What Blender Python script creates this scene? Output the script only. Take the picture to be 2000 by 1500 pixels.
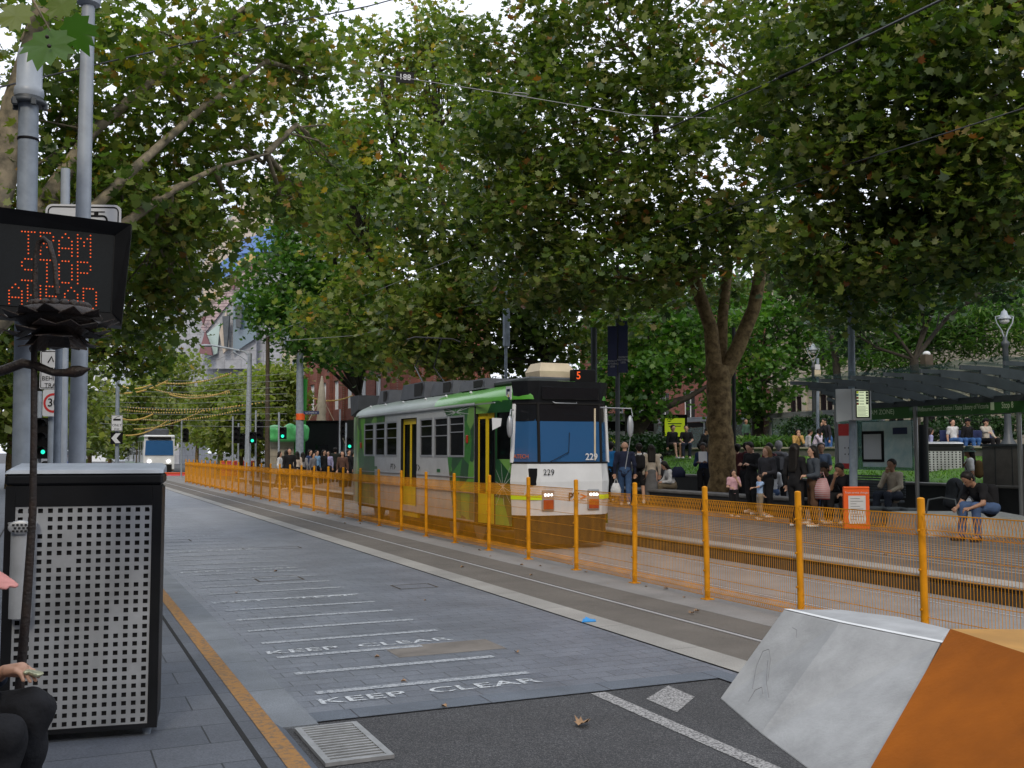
import bpy, math, random
import numpy as np
from mathutils import Vector, Matrix
R=math.radians
random.seed(7); RNG=np.random.default_rng(11)
for o in list(bpy.data.objects): bpy.data.objects.remove(o)
SC=bpy.context.scene; COL=SC.collection
# ---------------------------------------------------------------- camera
CAMH=1.75; PITCH=math.atan(133/2000)
cam=bpy.data.cameras.new('camera'); co=bpy.data.objects.new('camera',cam); COL.objects.link(co)
cam.sensor_width=36; cam.lens=36; cam.clip_end=2000; cam.clip_start=.05
co.location=(0,0,CAMH); co.rotation_euler=(R(90)+PITCH,0,-math.atan2(.41,.912)); SC.camera=co
# ---------------------------------------------------------------- world, sun
SUN_EL=R(38); SUN_AZ=R(205)     # azimuth measured from +Y towards +X
w=bpy.data.worlds.new('World'); SC.world=w; w.use_nodes=True
nt=w.node_tree; nt.nodes.clear()
out=nt.nodes.new('ShaderNodeOutputWorld'); bg=nt.nodes.new('ShaderNodeBackground')
sky=nt.nodes.new('ShaderNodeTexSky'); sky.sky_type='NISHITA'; sky.sun_disc=False
sky.sun_elevation=SUN_EL; sky.sun_rotation=SUN_AZ; sky.air_density=1.0; sky.dust_density=2.5; sky.ozone_density=1.0
tc=nt.nodes.new('ShaderNodeTexCoord'); nz=nt.nodes.new('ShaderNodeTexNoise'); nz.inputs['Scale'].default_value=2.2; nz.inputs['Detail'].default_value=6
cr=nt.nodes.new('ShaderNodeValToRGB'); cr.color_ramp.elements[0].position=.3; cr.color_ramp.elements[1].position=.6
cr.color_ramp.elements[0].color=(.55,.55,.55,1)
mx=nt.nodes.new('ShaderNodeMixRGB'); mx.inputs[2].default_value=(11.5,12,13.2,1)
nt.links.new(tc.outputs['Generated'],nz.inputs['Vector']); nt.links.new(nz.outputs['Fac'],cr.inputs['Fac'])
nt.links.new(cr.outputs['Color'],mx.inputs[0]); nt.links.new(sky.outputs['Color'],mx.inputs[1])
nt.links.new(mx.outputs[0],bg.inputs['Color']); bg.inputs['Strength'].default_value=.10
nt.links.new(bg.outputs[0],out.inputs['Surface'])
sl=bpy.data.lights.new('sun','SUN'); sl.energy=1.4; sl.angle=R(12); sl.color=(1,.88,.70)
so=bpy.data.objects.new('sun',sl); COL.objects.link(so)
sdv=Vector((math.sin(SUN_AZ)*math.cos(SUN_EL),math.cos(SUN_AZ)*math.cos(SUN_EL),math.sin(SUN_EL)))
so.rotation_euler=sdv.to_track_quat('Z','Y').to_euler(); so.location=(0,0,60)
SC.view_settings.view_transform='Standard'; SC.view_settings.look='None'; SC.view_settings.gamma=1
SC.view_settings.exposure=0.25
SC.render.engine='CYCLES'
SC.cycles.max_bounces=6; SC.cycles.transparent_max_bounces=12
# ---------------------------------------------------------------- pixel -> place helpers (measured on the 2000x1500 photo)
_c,_s=math.cos(PITCH),math.sin(PITCH)
def W(px,py,d):
    "point at photo pixel px,py at horizontal distance d along the view"
    u=(px-1000)/2000; v=(750-py)/2000; t=d/(_c-v*_s)
    X=u*t; z=CAMH+(_s+v*_c)*t
    return Vector((.912*X+.41*d,-.41*X+.912*d,z))
def G(px,py,z=0):
    v=(750-py)/2000; t=(z-CAMH)/(_s+v*_c); return W(px,py,(_c-v*_s)*t)
def A(px,b):
    "street position (Y) where column px meets the plane X=b"
    u=(px-1000)/2000; return b*(.912-.41*u)/(.912*u+.41)
def Z(px,py,b):
    u=(px-1000)/2000; d=b/(.912*u+.41); return W(px,py,d).z
FACE=R(-24.2)   # rotation about z that turns a thing's -Y front towards the camera
# ---------------------------------------------------------------- objects
def tag(o,label=None,cat=None,group=None,kind=None):
    if label: o['label']=label
    if cat: o['category']=cat
    if group: o['group']=group
    if kind: o['kind']=kind
    return o
def thing(name,label,cat,loc=(0,0,0),rz=0,group=None):
    o=bpy.data.objects.new(name,None); COL.objects.link(o); o.location=loc; o.rotation_euler=(0,0,rz); o.empty_display_size=.1
    return tag(o,label,cat,group)
def root(o):
    while o.parent: o=o.parent
    return o
def link(name,me,mats,parent=None):
    o=bpy.data.objects.new(name,me); COL.objects.link(o)
    for m in (mats if isinstance(mats,(list,tuple)) else [mats]): me.materials.append(m)
    if parent: o.parent=parent
    return o
class MB:
    def __init__(s): s.v=[]; s.f=[]; s.m=[]; s.mi=0; s.sm=[]; s.smooth=False
    def add(s,vs,fs,smooth=None):
        n=len(s.v); s.v+= [tuple(x) for x in vs]
        sm=s.smooth if smooth is None else smooth
        for f in fs: s.f.append([i+n for i in f]); s.m.append(s.mi); s.sm.append(sm)
        return s
    def box(s,x0,x1,y0,y1,z0,z1,bev=0):
        if x0>x1:x0,x1=x1,x0
        if y0>y1:y0,y1=y1,y0
        if z0>z1:z0,z1=z1,z0
        if bev<=0:
            return s.add([(x,y,z) for z in(z0,z1) for y in(y0,y1) for x in(x0,x1)],[(0,2,3,1),(4,5,7,6),(0,1,5,4),(2,6,7,3),(0,4,6,2),(1,3,7,5)])
        b=min(bev,(x1-x0)/2.1,(y1-y0)/2.1,(z1-z0)/2.1)
        def ring(i,z): return [(x0+i,y0+b,z),(x0+b,y0+i,z),(x1-b,y0+i,z),(x1-i,y0+b,z),(x1-i,y1-b,z),(x1-b,y1-i,z),(x0+b,y1-i,z),(x0+i,y1-b,z)]
        b0=b
        def rg(i,z):
            k=i
            return [(x0+k,y0+max(b0,k),z),(x0+max(b0,k),y0+k,z),(x1-max(b0,k),y0+k,z),(x1-k,y0+max(b0,k),z),(x1-k,y1-max(b0,k),z),(x1-max(b0,k),y1-k,z),(x0+max(b0,k),y1-k,z),(x0+k,y1-max(b0,k),z)]
        q=b*.999
        vs=rg(q,z0)+rg(0,z0+b)+rg(0,z1-b)+rg(q,z1)
        fs=[tuple(range(7,-1,-1)),tuple(range(24,32))]
        for r in range(3):
            for i in range(8):
                j=(i+1)%8; fs.append((r*8+i,r*8+j,(r+1)*8+j,(r+1)*8+i))
        return s.add(vs,fs)
    def tube(s,pts,rad,n=8,cap=True,smooth=True):
        pts=[Vector(p) for p in pts]; m=len(pts)
        if not isinstance(rad,(list,tuple)): rad=[rad]*m
        vs=[];up=None
        for i,p in enumerate(pts):
            t=(pts[min(i+1,m-1)]-pts[max(i-1,0)]).normalized()
            if up is None:
                up=Vector((0,0,1)) if abs(t.z)<.9 else Vector((1,0,0))
            a=t.cross(up).normalized() if t.cross(up).length>1e-5 else t.orthogonal().normalized()
            b=t.cross(a).normalized(); up=-b if False else up
            for k in range(n):
                an=2*math.pi*k/n; vs.append(p+(a*math.cos(an)+b*math.sin(an))*rad[i])
        fs=[]
        for i in range(m-1):
            for k in range(n):
                l=(k+1)%n; fs.append((i*n+k,i*n+l,(i+1)*n+l,(i+1)*n+k))
        s.add(vs,fs,smooth)
        if cap: s.add(vs[:n],[tuple(range(n))],False); s.add(vs[-n:],[tuple(range(n-1,-1,-1))],False)
        return s
    def cyl(s,p0,p1,r0,r1=None,n=12,cap=True): return s.tube([p0,p1],[r0,r0 if r1 is None else r1],n,cap)
    def lathe(s,c,prof,n=20,smooth=True):
        c=Vector(c); vs=[];fs=[]
        for r,z in prof:
            for k in range(n):
                a=2*math.pi*k/n; vs.append((c.x+r*math.cos(a),c.y+r*math.sin(a),c.z+z))
        for i in range(len(prof)-1):
            for k in range(n):
                l=(k+1)%n; fs.append((i*n+k,i*n+l,(i+1)*n+l,(i+1)*n+k))
        return s.add(vs,fs,smooth)
    def ball(s,c,r,n=12):
        rx,ry,rz=(r,r,r) if not isinstance(r,(tuple,list)) else r
        c=Vector(c); vs=[];fs=[];m=n//2+1
        for i in range(m+1):
            th=math.pi*i/m
            for k in range(n):
                a=2*math.pi*k/n; vs.append((c.x+rx*math.sin(th)*math.cos(a),c.y+ry*math.sin(th)*math.sin(a),c.z-rz*math.cos(th)))
        for i in range(m):
            for k in range(n):
                l=(k+1)%n; fs.append((i*n+k,i*n+l,(i+1)*n+l,(i+1)*n+k))
        return s.add(vs,fs,True)
    def poly(s,pts): return s.add(pts,[tuple(range(len(pts)))])
    def slab(s,pts,off):
        "polygon thickened by vector off"
        off=Vector(off); a=[Vector(p) for p in pts]; n=len(a); vs=a+[p+off for p in a]
        fs=[tuple(range(n)),tuple(range(2*n-1,n-1,-1))]+[(i,n+i,n+(i+1)%n,(i+1)%n) for i in range(n)]
        return s.add(vs,fs)
    def hull(s,lo,hi):
        n=len(lo); return s.add(list(lo)+list(hi),[tuple(range(n-1,-1,-1)),tuple(range(n,2*n))]+[(i,(i+1)%n,n+(i+1)%n,n+i) for i in range(n)])
    def holes(s,o,u,v,nv,u0,u1,v0,v1,hs,th=.0):
        "wall in the plane o+u*a+v*b with rectangular openings hs=[(a0,a1,b0,b1)] and reveals of depth th along nv"
        o,u,v,nv=Vector(o),Vector(u),Vector(v),Vector(nv)
        us=sorted({u0,u1,*[h[0] for h in hs],*[h[1] for h in hs]}); vs_=sorted({v0,v1,*[h[2] for h in hs],*[h[3] for h in hs]})
        us=[x for x in us if u0<=x<=u1]; vs_=[x for x in vs_ if v0<=x<=v1]
        for j in range(len(vs_)-1):
            run=None
            for i in range(len(us)-1):
                cx=(us[i]+us[i+1])/2; cy=(vs_[j]+vs_[j+1])/2
                inside=any(h[0]<cx<h[1] and h[2]<cy<h[3] for h in hs)
                if not inside:
                    if run is None: run=us[i]
                if inside or i==len(us)-2:
                    if run is not None:
                        e=us[i] if inside else us[i+1]
                        s.poly([o+u*run+v*vs_[j],o+u*e+v*vs_[j],o+u*e+v*vs_[j+1],o+u*run+v*vs_[j+1]]); run=None
        if th:
            for h in hs:
                c=[o+u*h[0]+v*h[2],o+u*h[1]+v*h[2],o+u*h[1]+v*h[3],o+u*h[0]+v*h[3]]
                for k in range(4): s.poly([c[k],c[(k+1)%4],c[(k+1)%4]+nv*th,c[k]+nv*th])
        return s
    def text(s,t,o,u,v,size,align='CENTER',bold=0):
        vs,fs=textmesh(t,size,align,bold); o,u,v=Vector(o),Vector(u),Vector(v)
        return s.add([o+u*p[0]+v*p[1] for p in vs],fs,False)
    def build(s,name,mats,parent=None,world=False):
        me=bpy.data.meshes.new(name)
        v=np.array(s.v,dtype=float).reshape(-1,3)
        if world and parent is not None:
            r=root(parent); L=r.location; v=v-np.array(L)
            if abs(r.rotation_euler.z)>1e-9:
                a=-r.rotation_euler.z; ca,sa=math.cos(a),math.sin(a); v=np.c_[v[:,0]*ca-v[:,1]*sa,v[:,0]*sa+v[:,1]*ca,v[:,2]]
        me.from_pydata(v.tolist(),[],s.f)
        o=link(name,me,mats,parent)
        me.polygons.foreach_set('material_index',s.m); me.polygons.foreach_set('use_smooth',s.sm); me.update()
        return o
_tc={}
def textmesh(t,size,align='CENTER',bold=0):
    k=(t,align,bold)
    if k not in _tc:
        cu=bpy.data.curves.new('t','FONT'); cu.body=t; cu.size=1; cu.align_x=align; cu.align_y='CENTER'; cu.resolution_u=3; cu.offset=bold
        o=bpy.data.objects.new('t',cu); COL.objects.link(o); bpy.context.view_layer.update()
        me=bpy.data.meshes.new_from_object(o.evaluated_get(bpy.context.evaluated_depsgraph_get()))
        _tc[k]=([tuple(v.co) for v in me.vertices],[tuple(p.vertices) for p in me.polygons])
        bpy.data.objects.remove(o); bpy.data.curves.remove(cu); bpy.data.meshes.remove(me)
    vs,fs=_tc[k]; return [(v[0]*size,v[1]*size) for v in vs],fs
def copy_tree(o,parent=None):
    c=o.copy(); COL.objects.link(c); c.parent=parent
    for ch in list(o.children): copy_tree(ch,c)
    return c
# ---------------------------------------------------------------- materials
def mat(name,col,rough=.6,metal=0,var=0,vs=3.,bump=0,bs=40.,emit=None,es=1,spec=.5,col2=None,detail=5,coat=0):
    m=bpy.data.materials.new(name); m.use_nodes=True; t=m.node_tree; b=t.nodes['Principled BSDF']
    b.inputs['Base Color'].default_value=(*col,1); b.inputs['Roughness'].default_value=rough; b.inputs['Metallic'].default_value=metal
    b.inputs['Specular IOR Level'].default_value=spec; b.inputs['Coat Weight'].default_value=coat
    tcn=t.nodes.new('ShaderNodeTexCoord')
    if var or col2:
        n=t.nodes.new('ShaderNodeTexNoise'); n.inputs['Scale'].default_value=vs; n.inputs['Detail'].default_value=detail; n.inputs['Roughness'].default_value=.6
        t.links.new(tcn.outputs['Object'],n.inputs['Vector'])
        r=t.nodes.new('ShaderNodeValToRGB'); r.color_ramp.elements[0].position=.35; r.color_ramp.elements[1].position=.65
        c2=col2 or tuple(min(1,c*(1+var)) for c in col); c1=col if col2 else tuple(c*(1-var) for c in col)
        r.color_ramp.elements[0].color=(*c1,1); r.color_ramp.elements[1].color=(*c2,1)
        t.links.new(n.outputs['Fac'],r.inputs['Fac']); t.links.new(r.outputs['Color'],b.inputs['Base Color'])
    if bump:
        n2=t.nodes.new('ShaderNodeTexNoise'); n2.inputs['Scale'].default_value=bs; n2.inputs['Detail'].default_value=4
        t.links.new(tcn.outputs['Object'],n2.inputs['Vector'])
        bp=t.nodes.new('ShaderNodeBump'); bp.inputs['Strength'].default_value=bump; bp.inputs['Distance'].default_value=.02
        t.links.new(n2.outputs['Fac'],bp.inputs['Height']); t.links.new(bp.outputs['Normal'],b.inputs['Normal'])
    if emit: b.inputs['Emission Color'].default_value=(*emit,1); b.inputs['Emission Strength'].default_value=es
    return m
def glassmat(name,tint=(.02,.03,.03),alpha=.35,rough=.03,trc=(.75,.85,.82)):
    m=bpy.data.materials.new(name); m.use_nodes=True; t=m.node_tree; t.nodes.clear()
    o=t.nodes.new('ShaderNodeOutputMaterial'); tr=t.nodes.new('ShaderNodeBsdfTransparent'); b=t.nodes.new('ShaderNodeBsdfPrincipled')
    b.inputs['Base Color'].default_value=(*tint,1); b.inputs['Roughness'].default_value=rough; b.inputs['Specular IOR Level'].default_value=.5
    tr.inputs['Color'].default_value=(*trc,1)
    mx=t.nodes.new('ShaderNodeMixShader'); mx.inputs[0].default_value=alpha
    t.links.new(tr.outputs[0],mx.inputs[1]); t.links.new(b.outputs[0],mx.inputs[2]); t.links.new(mx.outputs[0],o.inputs['Surface']); return m
def brickmat(name,c1,c2,mortar,bw,bh,ms=.006,rough=.7,axis='XY',bump=.3,var=.25,off=.5,nscale=1.2,speck=.25,spec=.5,swap=False):
    m=bpy.data.materials.new(name); m.use_nodes=True; t=m.node_tree; b=t.nodes['Principled BSDF']; b.inputs['Roughness'].default_value=rough; b.inputs['Specular IOR Level'].default_value=spec
    tcn=t.nodes.new('ShaderNodeTexCoord'); sx=t.nodes.new('ShaderNodeSeparateXYZ'); cx=t.nodes.new('ShaderNodeCombineXYZ')
    t.links.new(tcn.outputs['Object'],sx.inputs[0])
    t.links.new(sx.outputs[axis[0]],cx.inputs['X']); t.links.new(sx.outputs[axis[1]],cx.inputs['Y'])
    br=t.nodes.new('ShaderNodeTexBrick'); br.inputs['Color1'].default_value=(*c1,1); br.inputs['Color2'].default_value=(*c2,1); br.inputs['Mortar'].default_value=(*mortar,1)
    br.inputs['Scale'].default_value=1; br.inputs['Brick Width'].default_value=bw; br.inputs['Row Height'].default_value=bh; br.inputs['Mortar Size'].default_value=ms; br.inputs['Mortar Smooth'].default_value=.3
    br.offset=off
    t.links.new(cx.outputs[0],br.inputs['Vector'])
    n=t.nodes.new('ShaderNodeTexNoise'); n.inputs['Scale'].default_value=nscale; n.inputs['Detail'].default_value=8; n.inputs['Roughness'].default_value=.65; t.links.new(tcn.outputs['Object'],n.inputs['Vector'])
    mr=t.nodes.new('ShaderNodeMapRange'); mr.inputs[1].default_value=.3; mr.inputs[2].default_value=.7; mr.inputs[3].default_value=1-var; mr.inputs[4].default_value=1+var
    t.links.new(n.outputs['Fac'],mr.inputs[0])
    n3=t.nodes.new('ShaderNodeTexNoise'); n3.inputs['Scale'].default_value=90; n3.inputs['Detail'].default_value=3; t.links.new(tcn.outputs['Object'],n3.inputs['Vector'])
    mr3=t.nodes.new('ShaderNodeMapRange'); mr3.inputs[1].default_value=.3; mr3.inputs[2].default_value=.7; mr3.inputs[3].default_value=1-speck; mr3.inputs[4].default_value=1+speck
    t.links.new(n3.outputs['Fac'],mr3.inputs[0])
    mm=t.nodes.new('ShaderNodeMath'); mm.operation='MULTIPLY'; t.links.new(mr.outputs[0],mm.inputs[0]); t.links.new(mr3.outputs[0],mm.inputs[1])
    vm=t.nodes.new('ShaderNodeVectorMath'); vm.operation='SCALE'; t.links.new(br.outputs['Color'],vm.inputs[0]); t.links.new(mm.outputs[0],vm.inputs['Scale'])
    t.links.new(vm.outputs[0],b.inputs['Base Color'])
    bp=t.nodes.new('ShaderNodeBump'); bp.inputs['Strength'].default_value=bump; bp.inputs['Distance'].default_value=.01; bp.invert=True
    t.links.new(br.outputs['Fac'],bp.inputs['Height'])
    bp2=t.nodes.new('ShaderNodeBump'); bp2.inputs['Strength'].default_value=.25; bp2.inputs['Distance'].default_value=.006
    t.links.new(n3.outputs['Fac'],bp2.inputs['Height']); t.links.new(bp.outputs['Normal'],bp2.inputs['Normal']); t.links.new(bp2.outputs['Normal'],b.inputs['Normal'])
    return m
def asphaltmat(name,c,c2,sc=160,rough=.85,big=.2):
    m=bpy.data.materials.new(name); m.use_nodes=True; t=m.node_tree; b=t.nodes['Principled BSDF']; b.inputs['Roughness'].default_value=rough
    tcn=t.nodes.new('ShaderNodeTexCoord'); v=t.nodes.new('ShaderNodeTexVoronoi'); v.inputs['Scale'].default_value=sc; t.links.new(tcn.outputs['Object'],v.inputs['Vector'])
    mx=t.nodes.new('ShaderNodeMixRGB'); mx.inputs[1].default_value=(*c,1); mx.inputs[2].default_value=(*c2,1)
    sp=t.nodes.new('ShaderNodeSeparateXYZ'); t.links.new(v.outputs['Color'],sp.inputs[0])
    pw=t.nodes.new('ShaderNodeMath'); pw.operation='POWER'; pw.inputs[1].default_value=3; t.links.new(sp.outputs['X'],pw.inputs[0]); t.links.new(pw.outputs[0],mx.inputs[0])
    n=t.nodes.new('ShaderNodeTexNoise'); n.inputs['Scale'].default_value=1.1; n.inputs['Detail'].default_value=7; n.inputs['Roughness'].default_value=.7; t.links.new(tcn.outputs['Object'],n.inputs['Vector'])
    mr=t.nodes.new('ShaderNodeMapRange'); mr.inputs[1].default_value=.3; mr.inputs[2].default_value=.7; mr.inputs[3].default_value=1-big; mr.inputs[4].default_value=1+big; t.links.new(n.outputs['Fac'],mr.inputs[0])
    vm=t.nodes.new('ShaderNodeVectorMath'); vm.operation='SCALE'; t.links.new(mx.outputs[0],vm.inputs[0]); t.links.new(mr.outputs[0],vm.inputs['Scale']); t.links.new(vm.outputs[0],b.inputs['Base Color'])
    bp=t.nodes.new('ShaderNodeBump'); bp.inputs['Strength'].default_value=.5; bp.inputs['Distance'].default_value=.006; t.links.new(v.outputs['Distance'],bp.inputs['Height']); t.links.new(bp.outputs['Normal'],b.inputs['Normal'])
    return m
def wornmat(name,c,hole,sc=14,thr=.45):
    "paint worn through to the stone below"
    m=bpy.data.materials.new(name); m.use_nodes=True; t=m.node_tree; b=t.nodes['Principled BSDF']; b.inputs['Roughness'].default_value=.75
    tcn=t.nodes.new('ShaderNodeTexCoord'); n=t.nodes.new('ShaderNodeTexNoise'); n.inputs['Scale'].default_value=sc; n.inputs['Detail'].default_value=9; n.inputs['Roughness'].default_value=.75; t.links.new(tcn.outputs['Object'],n.inputs['Vector'])
    r=t.nodes.new('ShaderNodeValToRGB'); r.color_ramp.elements[0].position=thr-.04; r.color_ramp.elements[1].position=thr+.08; r.color_ramp.elements[0].color=(*hole,1); r.color_ramp.elements[1].color=(*c,1)
    t.links.new(n.outputs['Fac'],r.inputs['Fac']); t.links.new(r.outputs['Color'],b.inputs['Base Color']); return m
def leafmat(name,cols,trans=.35,rough=.42):
    m=bpy.data.materials.new(name); m.use_nodes=True; t=m.node_tree; b=t.nodes['Principled BSDF']; b.inputs['Roughness'].default_value=rough; b.inputs['Specular IOR Level'].default_value=.45
    at=t.nodes.new('ShaderNodeAttribute'); at.attribute_name='leafvar'
    r=t.nodes.new('ShaderNodeValToRGB'); e=r.color_ramp.elements
    e[0].position=cols[0][0]; e[0].color=(*cols[0][1],1); e[1].position=cols[-1][0]; e[1].color=(*cols[-1][1],1)
    for p,c in cols[1:-1]: x=e.new(p); x.color=(*c,1)
    t.links.new(at.outputs['Fac'],r.inputs['Fac']); t.links.new(r.outputs['Color'],b.inputs['Base Color'])
    tr=t.nodes.new('ShaderNodeBsdfTranslucent'); vm=t.nodes.new('ShaderNodeVectorMath'); vm.operation='MULTIPLY'; vm.inputs[1].default_value=(1.3,1.6,.6)
    t.links.new(r.outputs['Color'],vm.inputs[0]); t.links.new(vm.outputs[0],tr.inputs['Color'])
    mx=t.nodes.new('ShaderNodeMixShader'); mx.inputs[0].default_value=trans; o=t.nodes['Material Output']
    t.links.new(b.outputs[0],mx.inputs[1]); t.links.new(tr.outputs[0],mx.inputs[2]); t.links.new(mx.outputs[0],o.inputs['Surface']); return m
M={}
M['asphalt']=asphaltmat('asphalt',(.028,.03,.034),(.13,.13,.135))
M['bluestone']=brickmat('bluestone',(.135,.152,.186),(.160,.178,.214),(.06,.066,.08),.34,.165,.005,.40)
M['slab']=brickmat('footpath_stone',(.080,.092,.115),(.102,.114,.137),(.025,.028,.035),.9,.42,.006,.55,off=.37)
M['gutter']=brickmat('gutter_stone',(.155,.175,.20),(.18,.20,.225),(.06,.065,.075),4,1.1,.006,.6,var=.3)
M['edge']=brickmat('edging_stone',(.10,.12,.15),(.12,.14,.17),(.03,.03,.04),.95,4,.006,.6)
M['laneconc']=asphaltmat('lane_concrete',(.105,.093,.08),(.17,.155,.135),220,.8,.22)
M['paleconc']=asphaltmat('pale_concrete',(.20,.195,.19),(.28,.27,.26),220,.8,.2)
M['strip']=brickmat('pale_strip_stone',(.25,.245,.23),(.30,.29,.27),(.12,.12,.12),4,1.3,.006,.65,var=.2)
M['platform']=brickmat('platform_paving',(.09,.082,.075),(.115,.105,.095),(.05,.045,.04),.6,.3,.005,.7)
M['stripe']=mat('pale_stripe',(.24,.225,.21),.7,var=.2)
M['kerbface']=mat('kerb_face',(.06,.045,.03),.8,var=.3,vs=4)
M['worn_white']=wornmat('worn_white_paint',(.38,.41,.44),(.14,.16,.19),40,.46)
M['worn_white2']=wornmat('worn_road_paint',(.38,.38,.38),(.06,.06,.065),60,.47)
M['textpaint']=wornmat('stencil_paint',(.56,.60,.63),(.14,.16,.19),40,.45)
M['yellowline']=wornmat('yellow_line_paint',(.34,.17,.045),(.16,.11,.07),22,.45)
M['steel']=mat('worn_steel',(.40,.42,.44),.42,.35,var=.28,vs=1.8,bump=.08,bs=5)
M['grate']=mat('galvanised_grate',(.36,.37,.38),.5,.5,var=.15,vs=10)
M['railsteel']=mat('rail_steel',(.40,.40,.41),.5,.2)
M['black']=mat('black_gap',(.006,.006,.007),.8)
M['blackpaint']=mat('black_paint',(.008,.009,.011),.45,spec=.25,var=.2,vs=5)
M['galv']=mat('grey_pole_paint',(.21,.25,.30),.5,var=.18,vs=6,bump=.05)
M['galv2']=mat('pale_pole_paint',(.30,.34,.39),.42,var=.1,vs=6)
M['darkpole']=mat('dark_pole',(.05,.06,.07),.5,var=.2)
M['iron']=mat('rusted_iron',(.026,.015,.011),.6,var=.5,vs=12,bump=.4,bs=60,col2=(.012,.010,.010))
M['fence']=mat('yellow_fence_paint',(.62,.26,.004),.5,spec=.3,var=.18,vs=4)
M['conc']=mat('cast_concrete',(.34,.355,.37),.8,var=.15,vs=3,bump=.15,bs=50)
M['whitepaint']=mat('white_paint',(.75,.78,.8),.5,var=.05)
M['orange']=mat('yellow_block_paint',(.42,.22,.05),.65,var=.16,vs=2.5,bump=.08,bs=30)
M['bark']=mat('plane_bark',(.065,.043,.020),.9,vs=6.5,spec=.2,col2=(.21,.15,.075),bump=.7,bs=14,detail=9)
M['barkdark']=mat('dark_bark',(.03,.025,.018),.9,var=.3,vs=8,bump=.5,bs=14)
M['barkpale']=mat('pale_branch_bark',(.30,.25,.17),.85,vs=5,col2=(.09,.08,.055),bump=.4,bs=12)
M['grass']=mat('lawn_green',(.06,.15,.015),.9,var=.35,vs=6,bump=.6,bs=60)
M['whiteplastic']=mat('white_plastic',(.6,.62,.64),.4)
M['tramwhite']=mat('tram_white',(.62,.64,.66),.28,var=.05,coat=.4)
M['tramgrey']=mat('tram_grey',(.44,.46,.48),.35,var=.08,coat=.3)
M['roofgrey']=mat('roof_grey',(.055,.06,.07),.6,var=.15,spec=.3)
M['rubber']=mat('rubber',(.012,.012,.012),.8,spec=.2)
M['yellow']=mat('door_yellow',(.62,.45,.01),.35)
M['cream']=mat('cream_cowl',(.55,.47,.34),.6,var=.1)
M['glass']=glassmat('window_glass',(.006,.008,.009),.5,.06,(.3,.34,.34))
M['windscreen']=glassmat('windscreen_glass',(.05,.17,.40),.55,.03,(.5,.55,.65))  # blue sky reflection put into the glass colour as a fixed tint
M['darkglass']=mat('dark_glass',(.008,.009,.011),.12,spec=.5)
M['shelterglass']=glassmat('shelter_glass',(.12,.22,.22),.5,.15)
M['roofglass']=glassmat('roof_glass',(.12,.26,.32),.38,.2)
M['ledorange']=mat('orange_led',(.1,.02,0),.5,emit=(1,.11,.015),es=.8)
M['ledgreen']=mat('green_signal',(0,.2,.1),.4,emit=(.02,.8,.5),es=1.3)
M['lamp']=mat('headlamp',(.9,.9,.9),.2,emit=(1,.95,.9),es=4)
M['warm']=mat('warm_lamp',(.9,.7,.4),.3,emit=(1,.6,.2),es=4)
M['redlens']=mat('red_lens',(.35,.02,.01),.3)
M['orangelens']=mat('orange_lens',(.5,.12,.01),.3)
M['signwhite']=mat('sign_white',(.55,.57,.6),.45)
M['signblack']=mat('sign_black',(.006,.006,.007),.55,spec=.15)
M['signred']=mat('sign_red',(.5,.03,.03),.4)
M['orangesign']=mat('orange_sign',(.75,.11,.015),.5)
M['paper']=mat('paper',(.55,.56,.58),.7)
M['greensign']=mat('green_sign',(.03,.12,.02),.4)
M['palegreen']=mat('sign_lettering',(.62,.72,.50),.5)
M['navy']=mat('navy_sign',(.02,.03,.10),.4)
M['lime']=mat('lime_poster',(.55,.7,.02),.5,emit=(.55,.7,.02),es=.25)
M['screen']=mat('lit_screen',(.5,.55,.4),.4,emit=(.75,.85,.55),es=.55)
M['brick']=brickmat('red_brick',(.20,.052,.033),(.14,.037,.025),(.16,.12,.10),.24,.08,.008,.85,'YZ',speck=.1)
M['stone']=brickmat('pale_stone',(.38,.34,.27),(.32,.29,.23),(.18,.16,.13),1.1,.5,.02,.85,'YZ',speck=.1)
M['stonewall']=mat('grey_stone_wall',(.13,.125,.12),.8,var=.2,vs=3)
M['darkwall']=mat('dark_planter',(.018,.019,.020),.6,var=.2)
M['silver']=mat('silver_frame',(.33,.35,.38),.4,.4)
M['aluminium']=mat('brushed_post',(.30,.31,.32),.35,.7)
M['wire']=mat('wire',(.05,.05,.055),.5,.5)
M['wirepale']=mat('pale_wire',(.25,.25,.26),.5,.5)
M['ropeyellow']=mat('yellow_rope',(.62,.42,.10),.6)
M['skin']=mat('skin_light',(.46,.27,.19),.55,var=.06)
M['skin2']=mat('skin_tan',(.30,.16,.10),.55,var=.06)
M['skin3']=mat('skin_dark',(.13,.07,.045),.55,var=.06)
M['greenblob']=mat('green_bulbous',(.10,.50,.16),.35,var=.2,vs=.8)
M['greenpaint']=mat('green_paint',(.02,.32,.03),.5)
# ================================================================ SETTING: ground and paving
def sheet(name,x0,x1,y0,y1,z,m,nx=1,ny=1):
    b=MB(); b.poly([(x0,y0,z),(x1,y0,z),(x1,y1,z),(x0,y1,z)]); return tag(b.build(name,M[m]),kind='structure')
sheet('ground',-900,900,-300,1500,0,'asphalt')
sheet('road',1.62,5.0,6.68,170,.006,'bluestone')
b=MB(); b.poly([(1.5,6.68,.010),(4.75,6.68,.010),(4.75,6.92,.010),(1.5,6.92,.010)]); tag(b.build('road_edging',M['edge']),kind='structure')
b=MB(); b.poly([(4.75,6.92,.0101),(4.75,6.35,.0101),(4.93,6.35,.0101),(4.93,6.92,.0101)]); b.build('corner_stone',M['edge'])['kind']='structure'
b=MB(); b.box(1.33,1.615,6.62,170,0,.012); tag(b.build('gutter',M['gutter']),kind='structure')
b=MB(); b.box(-14,1.33,-4,170,0,.05); tag(b.build('footpath',M['slab']),kind='structure')
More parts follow.
